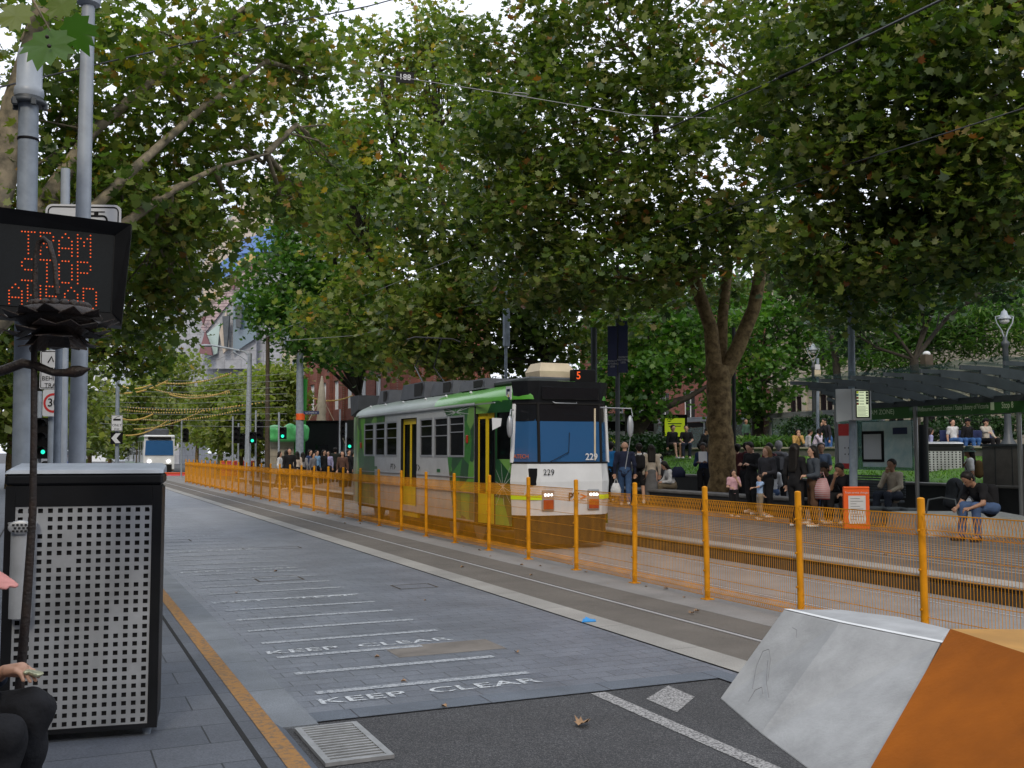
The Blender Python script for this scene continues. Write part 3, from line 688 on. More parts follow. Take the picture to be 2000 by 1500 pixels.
# doors
def door(y0,y1,x0,x1,z0=.42,z1=2.50):
    def px(y): return x0+(x1-x0)*(y-y0)/(y1-y0)
    f=None; b=MB()
    ym=(y0+y1)/2
    for a_,c_ in((y0,ym-.01),(ym+.01,y1)):
        e=.035
        for q in((a_,a_+e,z0,z1),(c_-e,c_,z0,z1),(a_+e,c_-e,z1-.12,z1),(a_+e,c_-e,z0,z0+.55)):
            b.slab([(px(q[0]),q[0],q[2]),(px(q[1]),q[1],q[2]),(px(q[1]),q[1],q[3]),(px(q[0]),q[0],q[3])],(.02,0,0))
    d=b.build('door',M['yellow'],t,True)
    b=MB(); b.poly([(px(y0)+.015,y0+.03,z0+.5),(px(y1)+.015,y1-.03,z0+.5),(px(y1)+.015,y1-.03,z1-.1),(px(y0)+.015,y0+.03,z1-.1)]); b.build('door_glass',M['glass'],d,True)
door(d2[0]+.05,d2[1]-.05,NX+.05,NX+.05)
door(17.52,18.15,TC-sidex(17.52)+.045,NX+.05)
b=MB(); b.box(NX+.0,NX+.05,18.16,18.21,.42,2.62); b.box(TC-sidex(17.47),TC-sidex(17.47)+.05,17.47,17.51,.42,2.48); b.build('door_seal',M['rubber'],t,True)
b=MB(); b.box(NX+.001,NX+.05,d2[0],d2[0]+.045,.42,2.52); b.box(NX+.001,NX+.05,d2[1]-.045,d2[1],.42,2.52); b.build('door_seal',M['rubber'],t,True)
# gutter rail, sill trim, skirt
b=MB(); b.box(NX-.03,NX-.001,17.2,YR,2.645,2.665); b.box(NX-.015,NX-.001,d1[1]+.02,d2[0]-.02,1.255,1.27); b.box(NX-.015,NX-.001,d2[1]+.02,YR,1.255,1.27); b.box(NX-.015,NX-.001,d1[1]+.02,d2[0]-.02,.96,.985); b.box(NX-.015,NX-.001,d2[1]+.02,YR,.96,.985); b.build('trim',M['silver'],t,True)
# green livery panels (thin film on the sides)
def film(b,y0,y1,z0,z1,y0b=None,y1b=None):
    y0b=y0 if y0b is None else y0b; y1b=y1 if y1b is None else y1b
    b.poly([(NX-.004,y0b,z0),(NX-.004,y1b,z0),(NX-.004,y1,z1),(NX-.004,y0,z1)])
def ranges(z0,z1,y0,y1): # strips avoiding windows
    pass
b=MB(); film(b,18.23,wins[5][0]-.012,.45,2.64); film(b,wins[5][0]-.012,wins[5][1]+.1,.45,zb-.012,None,wins[5][1]-.25); film(b,wins[5][0]-.012,wins[4][0]+.25,zt+.012,2.64,None,wins[5][1]+.15)
b.build('green_livery_film',M['livery'],t,True); b=MB(); film(b,wins[0][1]+.012,YR,.45,2.64); film(b,wins[0][0]-.1,wins[0][1]+.012,.45,zb-.012,wins[1][1]); film(b,wins[1][0],wins[0][1]+.012,zt+.012,2.64)
b.build('green_livery_film',M['livery'],t,True)
b=MB()
for yy in(A(768,NX),A(815,NX)):
    b=MB(); b.text('PT',(NX-.006,yy+.06,1.40),(0,-1,0),(0,0,1),.2); b.poly([(NX-.006,yy-.10,1.48),(NX-.006,yy-.22,1.41),(NX-.006,yy-.10,1.33),(NX-.006,yy-.10,1.36),(NX-.006,yy-.17,1.41),(NX-.006,yy-.10,1.45)])
    b.build('side_mark',M['signblack'],t,True)
b=MB(); 
for yy in(A(735,NX),A(857,NX)):
    b=MB(); b.box(NX-.004,NX,yy-.1,yy+.1,1.33,1.40); b.build('small_notice',M['darkgreen'],t,True)
b=MB(); b.box(NX-.03,NX,A(913,NX)-.05,A(913,NX)+.03,1.92,2.08,.012); b.build('side_lamp',M['redlens'],t,True)
b=MB(); b.box(NX-.03,NX,A(706,NX)-.05,A(706,NX)+.03,1.85,2.0,.012); b.build('side_lamp',M['redlens'],t,True)
b=MB(); b.box(NX+.02,NX+.03,18.45,18.6,1.45,1.66); b.build('door_notice',M['orangelens'],t,True)
# signs: art square and flag
b=MB(); b.box(TC-.99,TC-.975,16.93,17.16,2.66,2.95); o=b.build('art_plate',M['signwhite'],t,True)
b=MB(); 
for i in range(3):
    for j in range(4):
        b.mi=random.choice([0,1,2,3]); b.poly([(TC-.993,16.97+i*.05,2.70+j*.05),(TC-.993,17.02+i*.05,2.70+j*.05),(TC-.993,17.02+i*.05,2.75+j*.05),(TC-.993,16.97+i*.05,2.75+j*.05)])
b.build('art_tile',[M['navy'],M['yellow'],M['signblack'],M['whiteplastic']],o,True)
b=MB(); b.slab([W(961,816,18.1),W(980,817,18.1),W(978,832,18.1),W(962,840,18.1)],(0,.01,0)); b.build('door_flag',M['signwhite'],t,True)
for px,s_ in((996,-1),(1231,1)):
    c=W(px,833,18.2); b=MB(); b.ball(c,(.062,.05,.20),14)
    if s_<0: b.tube([c+Vector((0,0,.2)),c+Vector((.02,.0,.30)),c+Vector((.14,.15,.30))],.012,6)
    else: b.tube([c+Vector((.05,0,.18)),c+Vector((.02,0,.32)),c+Vector((-.55,.1,.33))],.012,6); b.tube([c+Vector((0,0,-.2)),c+Vector((-.05,.1,-.75))],.008,6)
    b.build('mirror',M['silver'],t,True)
# roof equipment
b=MB(); b.box(TC-.62,TC+.62,16.95,18.6,3.03,3.14,.03); b.build('roof_base',M['roofgrey'],t,True)
b=MB(); vs=[(TC-.32,17.1,3.14),(TC+.38,17.1,3.14),(TC+.38,17.7,3.14),(TC-.32,17.7,3.14),(TC-.34,17.08,3.26),(TC+.40,17.08,3.26),(TC+.40,17.72,3.26),(TC-.34,17.72,3.26),(TC-.27,17.16,3.42),(TC+.3,17.16,3.42),(TC+.3,17.62,3.42),(TC-.27,17.62,3.42)]
b.add(vs,[(0,1,5,4),(1,2,6,5),(2,3,7,6),(3,0,4,7),(4,5,9,8),(5,6,10,9),(6,7,11,10),(7,4,8,11),(8,9,10,11),(3,2,1,0)]); b.build('cream_cowl',M['cream'],t,True)
b=MB(); b.box(TC+.22,TC+.66,16.75,16.95,3.02,3.28,.01); o=b.build('route_box',M['signblack'],t,True)
b=MB(); b.text('5',(TC+.30,16.744,3.16),(1,0,0),(0,0,1),.2,'CENTER',.01); b.build('route_number',M['ledorange'],o,True)
for y0,y1,x0,x1,z0,z1 in((18.7,20.0,-.75,.6,3.0,3.22),(20.6,21.9,-.7,.6,3.0,3.30),(22.3,23.9,-.75,.6,3.0,3.38),(25.2,26.0,-.7,.6,3.0,3.35)):
    b=MB(); vs=[(TC+x0-.08,y0-.15,z0),(TC+x1,y0-.15,z0),(TC+x1,y1,z0),(TC+x0-.08,y1,z0),(TC+x0,y0,z1),(TC+x1,y0,z1),(TC+x1,y1,z1),(TC+x0,y1,z1)]
    b.add(vs,[(0,1,5,4),(1,2,6,5),(2,3,7,6),(3,0,4,7),(4,5,6,7),(3,2,1,0)]); b.mi=1
    b.box(TC+x0-.075,TC+x0-.04,y0+.05,y0+(y1-y0)*.35,z0+.05,z1-.04)
    b.build('roof_box',[M['roofgrey'],M['black']],t,True)
b=MB(); b.slab([(TC-.95,YR+.9,2.9),(TC-.95,YR+1.6,2.75),(TC-.95,YR+1.7,3.3),(TC-.95,YR+.8,3.3)],(1.7,0,0)); b.build('rear_roof_shroud',M['roofgrey'],t,True)
for y in(18.9,20.3,21.6,23.2,24.6,25.9):
    b=MB(); b.ball((TC-.98,y,2.93),(.03,.05,.03),8); b.build('roof_fitting',M['whiteplastic'],t,True)
# pantograph
b=MB(); py=23.6
b.tube([(TC-.3,py,3.35),(TC-.25,py+.9,3.9),(TC-.2,py+.2,4.55)],.02,6); b.tube([(TC+.3,py,3.35),(TC+.25,py+.9,3.9),(TC+.2,py+.2,4.55)],.02,6); b.tube([(TC-.7,py+.2,4.5),(TC-.5,py+.2,4.57),(TC+.5,py+.2,4.57),(TC+.7,py+.2,4.5)],.018,6); b.box(TC-.35,TC+.35,py-.1,py+.05,3.05,3.4)
b.build('pantograph',M['wire'],t,True)
# underframe and wheels
b=MB(); b.box(TC-.95,TC+.95,17.3,YR+.8,.32,.56); b.build('underframe',M['rubber'],t,True)
for y in(18.9,20.3,24.6,25.9):
    for s_ in(-1,1):
        b=MB(); b.cyl((TC+s_*.72-.06,y,.32),(TC+s_*.72+.06,y,.32),.31,n=20); b.build('wheel',M['railsteel'],t,True)
b=MB(); b.box(NX+.02,NX+.10,d2[0],d2[1],.30,.40,.01); b.build('door_step',M['yellow'],t,True)
# inverted reflection sticker
b=MB(); cc=Vector((TC-.9,16.755,1.66)); uu=Vector((.185,-.28,0)).normalized(); b.text('MATECH',(TC-.905,16.755,1.67),(uu.x,uu.y,0),(0,0,1),.10,'CENTER',.01); b.build('cab_window_lettering',M['orangelens'],t,True)
# ================================================================ distant tram
dt=thing('tram','small distant white and green tram approaching at the far left','tram',(*W(310,920,84)[:2],0))
b=MB(); w2=1.2
b.hull([(-w2,0,.35),(w2,0,.35),(w2,22,.35),(-w2,22,.35)],[(-w2,.1,2.95),(w2,.1,2.95),(w2,22,2.95),(-w2,22,2.95)]); b.box(-w2-.02,w2+.02,-.05,22,2.9,3.15,.08); b.build('body',M['tramwhite'],dt)
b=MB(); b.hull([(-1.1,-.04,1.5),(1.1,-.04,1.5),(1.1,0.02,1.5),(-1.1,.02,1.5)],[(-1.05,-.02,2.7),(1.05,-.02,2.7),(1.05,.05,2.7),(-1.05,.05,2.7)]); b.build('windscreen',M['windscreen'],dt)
b=MB(); b.box(-.9,.9,-.07,-.04,2.78,3.0); b.build('destination_box',M['signblack'],dt)
b=MB(); b.box(-.85,.85,1.2,6,3.15,3.7,.1); b.build('roof_box',M['roofgrey'],dt)
for s_ in(-1,1):
    b=MB(); b.cyl((s_*.75,-.05,1.0),(s_*.75,-.02,1.0),.12); b.build('headlight',M['lamp'],dt)
b=MB(); b.box(-1.0,1.0,-.06,.1,.1,.75); b.build('bumper',M['rubber'],dt)
for i in range(9):
    y=1.2+i*2.2; b=MB(); b.box(-w2-.012,-w2,y,y+1.7,1.5,2.6) if i%3!=1 else b.box(-w2-.012,-w2,y,y+1.5,.5,2.6); b.build('window' if i%3!=1 else 'door',M['darkglass'],dt)
b=MB(); b.box(-w2-.025,-w2,0,22,2.7,3.0); b.box(-w2-.014,-w2,0,22,.4,.9); b.build('green_band',M['livery'],dt)
b=MB(); b.ball((w2+.25,0,2.2),(.1,.08,.25),8); b.build('mirror',M['whiteplastic'],dt)
# ================================================================ PEOPLE (bodies grown as one smooth surface from joints)
def sd(P,pr):
    "round cones and ellipsoids; pr=(p0,p1,r0,r1[,depth squash])"
    p0=np.array(pr[0],float);p1=np.array(pr[1],float);r0,r1=pr[2],pr[3]; ky=pr[4] if len(pr)>4 else 1.
    S=np.array([1,ky,1.]); a=p0*S; ab=(p1*S-a); L=(ab*ab).sum()
    q=P*S-a
    t=np.clip((q@ab)/L,0,1) if L>1e-9 else np.zeros(P.shape[:-1])
    return np.linalg.norm(q-t[...,None]*ab,axis=-1)-(r0+(r1-r0)*t)
def field(P,prims,k=.03):
    d=None
    for pr in prims:
        e=sd(P,pr)
        if d is None: d=e; continue
        h=np.clip(.5+.5*(e-d)/k,0,1); d=e*(1-h)+d*h-k*h*(1-h)
        h=None
    return d
def surf(prims,res=.025,k=.03,clip=None,wr=0,seed=0):
    "surface-nets mesh of the blended shape"
    lo=np.min([np.minimum(p[0],p[1])-max(p[2],p[3]) for p in prims],0)-2.5*res; hi=np.max([np.maximum(p[0],p[1])+max(p[2],p[3]) for p in prims],0)+2.5*res
    n=np.ceil((hi-lo)/res).astype(int)+1
    g=np.stack(np.meshgrid(*[lo[i]+res*np.arange(n[i]) for i in range(3)],indexing='ij'),-1)
    F=field(g,prims,k)
    if wr: F=F+wr*(np.sin(g[...,2]*38+np.sin(g[...,0]*23+seed)*2)*np.sin(g[...,0]*19+g[...,1]*27+seed))
    if clip is not None:
        for nn,dd in clip: F=np.maximum(F,g@np.array(nn,float)-dd)
    I=F<0
    s=[slice(0,-1),slice(1,None)]
    cs=[(a,b,c) for a in(0,1) for b in(0,1) for c in(0,1)]
    cnt=sum(I[s[a],s[b],s[c]].astype(int) for a,b,c in cs); act=(cnt>0)&(cnt<8)
    idx=-np.ones(act.shape,int); ci=np.argwhere(act); idx[act]=np.arange(len(ci))
    acc=np.zeros((len(ci),3)); num=np.zeros(len(ci))
    for e in range(3):
        for o1 in(0,1):
            for o2 in(0,1):
                c0=[0,0,0]; oth=[x for x in range(3) if x!=e]; c0[oth[0]]=o1; c0[oth[1]]=o2; c1=list(c0); c1[e]=1
                i0=ci+c0; i1=ci+c1; f0=F[i0[:,0],i0[:,1],i0[:,2]]; f1=F[i1[:,0],i1[:,1],i1[:,2]]
                m=(f0<0)!=(f1<0); t=np.where(m,f0/(f0-f1+1e-12),0)
                pt=i0.astype(float); pt[:,e]+=t; acc+=pt*m[:,None]; num+=m
    V=lo+res*(acc/np.maximum(num,1)[:,None])
    faces=[]
    for e in range(3):
        u,v=[x for x in range(3) if x!=e]
        if e==1: u,v=v,u
        a=[slice(None)]*3; b=[slice(None)]*3; a[e]=slice(0,-1); b[e]=slice(1,None)
        A_=I[tuple(a)];B_=I[tuple(b)]; ed=np.argwhere(A_!=B_)
        ed=ed[(ed[:,u]>0)&(ed[:,v]>0)]
        if len(ed)==0: continue
        du=np.zeros(3,int);du[u]=1; dv=np.zeros(3,int);dv[v]=1
        q=np.stack([idx[tuple((ed-du-dv).T)],idx[tuple((ed-dv).T)],idx[tuple(ed.T)],idx[tuple((ed-du).T)]],1)
        fl=A_[tuple(ed.T)]; q[~fl]=q[~fl][:,::-1]; faces.append(q)
    return V,np.concatenate(faces)
def smesh(name,parts,m,parent):
    vs=[];fs=[];o=0
    for V,Fc in parts: vs.append(V); fs.append(Fc+o); o+=len(V)
    V=np.concatenate(vs);Fc=np.concatenate(fs)
    me=bpy.data.meshes.new(name); me.vertices.add(len(V)); me.vertices.foreach_set('co',V.astype(np.float32).reshape(-1)); nf=len(Fc); me.loops.add(nf*4); me.polygons.add(nf)
    me.loops.foreach_set('vertex_index',Fc.reshape(-1).astype(np.int32)); me.polygons.foreach_set('loop_start',np.arange(0,nf*4,4)); me.polygons.foreach_set('loop_total',np.full(nf,4)); me.polygons.foreach_set('use_smooth',np.ones(nf,bool)); me.update(calc_edges=True)
    return link(name,me,m,parent)
_cm={}
def cloth(c,rough=.85):
    k=tuple(c)
    if k not in _cm: _cm[k]=mat('cloth_%d'%len(_cm),c,rough,var=.14,vs=9,bump=.3,bs=35,spec=.2)
    return _cm[k]
def V3(*a): return np.array(a,float)
def fingers(wr,dirv,side,curl=.5,s=1.):
    "palm, four unequal fingers and a thumb; wr wrist, dirv hand direction, side +1/-1"
    d=np.array(dirv,float); d/=np.linalg.norm(d); up=V3(0,-.3,1) if abs(d[2])<.7 else V3(0,-1,0)
    lat=np.cross(d,up); lat/=np.linalg.norm(lat); nrm=np.cross(lat,d)
    pr=[(wr,wr+d*.085*s,.024*s,.030*s),(wr+d*.03*s-lat*.015*s,wr+d*.088*s-lat*.028*s,.02*s,.014*s),(wr+d*.03*s+lat*.015*s,wr+d*.085*s+lat*.028*s,.02*s,.013*s)]
    for i,(o,l) in enumerate(((-.030,.068),(-.010,.078),(.010,.072),(.029,.056))):
        b0=wr+d*.088*s+lat*o*s; c=curl*(1+.15*i); m1=b0+(d*math.cos(c)-nrm*math.sin(c))*l*.5*s; e=m1+(d*math.cos(2.1*c)-nrm*math.sin(2.1*c))*l*.5*s
        pr+=[(b0,m1,.0095*s,.0085*s),(m1,e,.0085*s,.007*s)]
    tb=wr+d*.025*s-lat*side*.024*s; tm=tb+(d*.6-lat*side*.7-nrm*.2)*.042*s; te=tm+(d*.9-lat*side*.2-nrm*.3)*.03*s
    pr+=[(tb,tm,.013*s,.0105*s),(tm,te,.0105*s,.008*s)]
    return pr
def person(label,loc,rz,h=1.7,pose='stand',top=(.02,.02,.025),bottom=(.03,.03,.04),shoes=(.5,.5,.5),hair=(.012,.01,.009),hairlen=0,skin='skin',sleeve=1,legs=1,arms=None,
           look=0,nod=0,group=None,res=.024,hat=None,skirt=False,lean=0,wide=1.,hood=False,seat=.45,stride=.16,graphic=None):
    t=thing('person',label,'person',loc,rz,group); s=h/1.7; sk=M[skin]; W_=wide
    J={}
    if pose in('stand','walk'):
        hp=.92; J['pel']=V3(0,0,hp+.03); fw=lean*.1
        st=stride if pose=='walk' else .02
        for sd_,k in((1,'R'),(-1,'L')):
            ph=sd_*st
            J['hip'+k]=V3(.09*sd_,0,hp-.02); J['kn'+k]=V3(.10*sd_,-ph*.55-.02,.50); J['an'+k]=V3(.10*sd_,-ph+ (0.02 if ph>0 else .03),.09+(0 if ph>=0 else .04))
            J['toe'+k]=J['an'+k]+V3(.015*sd_,-.15,-.05 if ph>=-.05 else -.08)
        off=V3(0,0,0)
    else:
        hp=seat+.10; J['pel']=V3(0,.0,hp); off=V3(0,0,hp-.95)
        for sd_,k in((1,'R'),(-1,'L')):
            J['hip'+k]=V3(.09*sd_,0,hp-.01); 
            if pose=='sitfloor': J['kn'+k]=V3(.15*sd_,-.42,hp+.26); J['an'+k]=V3(.10*sd_,-.62,.09+seat-.45 if False else hp-.08); 
            else: J['kn'+k]=V3(.13*sd_,-.43,hp+.02); J['an'+k]=V3(.12*sd_,-.44+.06*sd_,.09)
            J['toe'+k]=J['an'+k]+V3(.02*sd_,-.15,-.05)
    L_=lean
    def up(y,z):  # torso point rotated by lean about pelvis
        a=L_; dz=z-.95; return V3(0,y*math.cos(a)-dz*math.sin(a),.95+dz*math.cos(a)+y*math.sin(a))+off
    J['sp']=up(0,1.12); J['ch']=up(-.005,1.30); J['nk']=up(.01,1.44); J['hd0']=up(-.005,1.52)
    hd=up(-.015,1.595); ln=L_+nod
    J['hd']=J['nk']+V3(0,-math.sin(ln)*.155-.02*math.cos(ln),math.cos(ln)*.155); hd=J['hd']
    for sd_,k in((1,'R'),(-1,'L')):
        J['sh'+k]=up(.01,1.385)+V3(.165*sd_*W_,0,0)
        a=(arms or {}).get(k,'down')
        sh=J['sh'+k]
        if a=='down': el=sh+V3(.055*sd_,.03,-.28); wr=el+V3(.01*sd_,-.05,-.24); hdv=V3(0,-.15,-1)
        elif a=='swing': el=sh+V3(.05*sd_,.10*sd_,-.27); wr=el+V3(0,-.10+.06*sd_,-.22); hdv=V3(0,-.3,-1)
        elif a=='phone': el=sh+V3(.06*sd_,-.04,-.27); wr=el+V3(-.10*sd_,-.20,.06); hdv=V3(-.5*sd_,-.8,.25)
        elif a=='hold': el=sh+V3(.06*sd_,.0,-.28); wr=el+V3(-.06*sd_,-.22,-.02); hdv=V3(-.2*sd_,-1,-.1)
        elif a=='chin': el=sh+V3(.03*sd_,-.16,-.24); wr=hd+V3(.05*sd_,-.10,-.17); hdv=V3(-.3*sd_,-.1,1)
        elif a=='out': el=sh+V3(.10*sd_,-.20,-.13); wr=el+V3(.03*sd_,-.23,-.02); hdv=V3(0,-1,-.2)
        elif a=='lap': el=sh+V3(.07*sd_,-.08,-.25); wr=el+V3(-.09*sd_,-.19,-.08); hdv=V3(-.4*sd_,-.9,-.2)
        elif a=='back': el=sh+V3(.08*sd_,.14,-.24); wr=el+V3(.02*sd_,.12,-.22); hdv=V3(0,.6,-.8)
        elif a=='cross': el=sh+V3(.05*sd_,-.06,-.26); wr=el+V3(-.22*sd_,-.14,.05); hdv=V3(-1*sd_,-.1,.1)
        else: el,wr,hdv=a
        J['el'+k],J['wr'+k],J['hv'+k]=el,wr,hdv
    sc=lambda pr:[tuple([np.array(p[0])*s,np.array(p[1])*s,p[2]*s,p[3]*s]+list(p[4:])) for p in pr]
    cl,sl=math.cos(look),math.sin(look)
    def H(x,y,z):  # head-local to body, with nod and look
        x,y=x*cl-y*sl,x*sl+y*cl; a=ln*.8; return hd+V3(x,y*math.cos(a)-z*math.sin(a),z*math.cos(a)+y*math.sin(a))
    torso=[(J['pel'],J['sp'],.135*W_,.115*W_,1.35),(J['sp'],J['ch'],.115*W_,.135*W_,1.35),(J['shL'],J['shR'],.058,.058),(J['ch'],J['nk'],.12*W_,.05,1.3)]
    head=[(J['nk'],J['hd0'],.05,.052),(H(0,.012,.02),H(0,.012,.03),.088,.088,.92),(H(0,-.03,-.055),H(0,-.02,-.03),.052,.066),(H(0,-.096,-.025),H(0,-.088,.02),.015,.011),(H(.085,.01,-.02),H(.085,.01,.01),.016,.018),(H(-.085,.01,-.02),H(-.085,.01,.01),.016,.018),(H(0,-.07,-.095),H(0,-.065,-.09),.022,.022)]
    def arm(k,g=0): return [(J['sh'+k],J['el'+k],.052+g,.041+g*.9),(J['el'+k],J['wr'+k],.040+g*.8,.027+g*.6)]
    def leg(k,g=0): return [(J['hip'+k],J['kn'+k],.088+g,.058+g),(J['kn'+k],J['an'+k],.058+g,.038+g*1.2)]
    body=torso+head+arm('L')+arm('R')+leg('L')+leg('R')+[(J['anL'],J['toeL'],.038,.03),(J['anR'],J['toeR'],.038,.03)]
    bodyp=[surf(sc(body),res,.02)]
    for k,sd_ in(('L',-1),('R',1)): bodyp.append(surf(sc(fingers(J['wr'+k],J['hv'+k],sd_)),max(.0065,res*.3),.006))
    smesh('body',bodyp,sk,t)
    # top
    g=.016
    tp=[(J['pel']+V3(0,0,-.02),J['sp'],.150*W_,.128*W_,1.3),(J['sp'],J['ch'],.128*W_,.148*W_,1.3),(J['shL'],J['shR'],.072,.072),(J['ch'],J['ch']*.4+J['nk']*.6,.13*W_,.075,1.25)]
    for k in 'LR':
        a=arm(k,g)
        if sleeve==1: tp+=[a[0],(J['el'+k],J['el'+k]*.06+J['wr'+k]*.94,.054,.040)]
        elif sleeve==.5: sh,el=J['sh'+k],J['el'+k]; tp+=[(sh,sh*.35+el*.65,.068,.062)]
    if hood: tp+=[(J['nk']+V3(-.06,.07,-.02),J['nk']+V3(.06,.07,-.02),.06,.06)]
    smesh('top',[surf(sc(tp),res,.03,None,.004*s if res<.03 else 0,hash(label)%7)],cloth(top),t)
    if skirt:
        bt=[(J['pel'],V3(0,0,.55),.14,.19,1.1),(V3(0,0,.55),V3(0,0,.18),.19,.21,1.1)] if pose!='sit' else [(J['pel'],(J['knL']+J['knR'])/2,.15,.17,1.),((J['knL']+J['knR'])/2,(J['anL']+J['anR'])/2+V3(0,0,.1),.17,.15,1.)]
    else:
        bt=[(J['pel']+V3(0,0,.03),J['pel']+V3(0,0,-.02),.142*W_,.145*W_,1.25)]
        for k in 'LR':
            if legs==1: bt+=[(J['hip'+k],J['kn'+k],.102,.076),(J['kn'+k],J['an'+k]+V3(0,0,.02),.076,.062)]
            else: bt+=[(J['hip'+k],J['hip'+k]*.25+J['kn'+k]*.75,.105,.092)]
    smesh('trousers' if not skirt else 'skirt',[surf(sc(bt),res,.025,None,.003*s if res<.03 else 0,3)],cloth(bottom),t)
    for k in 'LR':
        smesh('shoe',[surf(sc([(J['an'+k]+V3(0,.03,-.055),J['toe'+k]+V3(0,-.03,.0),.042,.036),(J['an'+k],J['an'+k]+V3(0,0,-.03),.044,.044)]),res*.7,.02,[((0,0,-1),-.012 if (J['an'+k][2]<.1) else 9)] if True else None)],cloth(shoes),t)
    # hair
    if hair is not None:
        hp_=[(H(0,.022,.035),H(0,.025,.04),.100,.100,.95)]
        cut=H(0,-.062,.0); n_=H(0,-1,.55)-H(0,0,0); n_=n_/np.linalg.norm(n_)
        if hairlen>0:
            for x in(-.055,0,.055): hp_.append((H(x,.05,.0),J['nk']+V3(x*1.2,.085,-.02-hairlen),.062,.045))
        else: hp_.append((H(0,.05,-.02),H(0,.055,-.05),.07,.055))
        ft=-(H(0,-.035,0)-H(0,0,0)); 
        fn=H(0,-1,-.35)-H(0,0,0); fn=fn/np.linalg.norm(fn); fd=float(fn@(H(0,-.038,.03))*s)
        smesh('hair',[surf(sc(hp_),res*.75,.02,[(tuple(fn),fd)])],cloth(hair,.5),t)
    if hat:
        kind,hc=hat
        if kind=='cap': hh=[(H(0,.01,.055),H(0,.015,.065),.100,.098,.95),(H(0,-.09,.055),H(0,-.15,.045),.055,.045)]; cp=[((0,0,-1),-(H(0,0,.045)[2]*s))]
        else: hh=[(H(0,.01,.06),H(0,.01,.075),.102,.095,.95),(H(0,0,.02),H(0,0,.025),.15,.14,1)]; cp=[((0,0,-1),-(H(0,0,.015)[2]*s)),((0,0,1),9)]
        if kind=='bucket':
            b=MB(); c=H(0,.01,.03)*s; b.lathe(tuple(c),[(.155*s,-.035*s),(.105*s,.01*s),(.098*s,.07*s),(.07*s,.10*s),(0,.105*s)],18); b.build('hat',cloth(hc),t)
        else: smesh('hat',[surf(sc(hh),res*.6,.015,cp)],cloth(hc),t)
    # eyes for those turned to us
    if res<.03:
        for x in(-.032,.032):
            b=MB(); p=H(x,-.083,.012)*s; b.ball(tuple(p),(.011*s,.006*s,.006*s),8); b.build('eye',M['black'],t)
    t['_j']=0; del t['_j']
    return t,J,s
def tolocal(t,x): return Vector(x)
def backpack(lab,t,J,s,col,grp=None,cat='backpack',name='backpack'):
    o=thing(name,lab,cat,t.location,t.rotation_euler.z,grp)
    c=(J['sp']+J['ch'])/2*s+V3(0,.19,0)*s
    smesh('bag_body',[surf([(c+V3(-.06,0,-.12)*s,c+V3(-.06,0,.11)*s,.095*s,.085*s),(c+V3(.06,0,-.12)*s,c+V3(.06,0,.11)*s,.095*s,.085*s)],.022,.04)],cloth(col),o)
    for sd_ in(-1,1):
        b=MB(); p=[J['ch']*s+V3(sd_*.09,.12,.12)*s,J['nk']*s+V3(sd_*.10,.0,.035)*s,J['ch']*s+V3(sd_*.11,-.115,.0)*s,J['sp']*s+V3(sd_*.13,-.02,-.05)*s]; b.tube([tuple(x) for x in p],.018*s,6); b.build('strap',cloth(col),o)
    return o
def carrier(lab,wpt,col,w_=.26,h_=.32,name='carrier_bag',grp=None):
    o=thing(name,lab,'bag',tuple(wpt),FACE+random.uniform(-.5,.5),grp)
    b=MB(); z0=-.12-h_; vs=[(-w_/2,-.05,z0),(w_/2,-.05,z0),(w_/2,.05,z0),(-w_/2,.05,z0),(-w_/2*1.05,-.07,z0+h_*.5),(w_/2*1.05,-.07,z0+h_*.5),(w_/2*1.05,.07,z0+h_*.5),(-w_/2*1.05,.07,z0+h_*.5),(-w_/2*.6,-.02,-.12),(w_/2*.6,-.02,-.12),(w_/2*.6,.02,-.12),(-w_/2*.6,.02,-.12)]
    b.add(vs,[(3,2,1,0),(0,1,5,4),(1,2,6,5),(2,3,7,6),(3,0,4,7),(4,5,9,8),(5,6,10,9),(6,7,11,10),(7,4,8,11),(8,9,10,11)],True); b.build('bag_body',cloth(col,.6),o)
    b=MB(); b.tube([(-w_*.2,0,-.12),(-.02,0,0),(.02,0,0),(w_*.2,0,-.12)],.007,5); b.build('handle',cloth(col,.6),o)
    return o
def striped(name,c1,c2,sc=9):
    m=bpy.data.materials.new(name); m.use_nodes=True; n=m.node_tree; b=n.nodes['Principled BSDF']; b.inputs['Roughness'].default_value=.6
    tcn=n.nodes.new('ShaderNodeTexCoord'); wv=n.nodes.new('ShaderNodeTexWave'); wv.bands_direction='Z'; wv.inputs['Scale'].default_value=sc; n.links.new(tcn.outputs['Object'],wv.inputs['Vector'])
    r=n.nodes.new('ShaderNodeValToRGB'); r.color_ramp.interpolation='CONSTANT'; r.color_ramp.elements[0].color=(*c1,1); r.color_ramp.elements[1].position=.5; r.color_ramp.elements[1].color=(*c2,1)
    n.links.new(wv.outputs['Fac'],r.inputs['Fac']); n.links.new(r.outputs['Color'],b.inputs['Base Color']); return m
_cm[(.42,.28,.28)]=striped('striped_bag',(.45,.44,.44),(.35,.03,.05),8)
def handpt(t,J,s,k):
    p=(J['wr'+k]+J['hv'+k]/np.linalg.norm(J['hv'+k])*.09)*s; a=t.rotation_euler.z
    return Vector((t.location.x+p[0]*math.cos(a)-p[1]*math.sin(a),t.location.y+p[0]*math.sin(a)+p[1]*math.cos(a),t.location.z+p[2]))
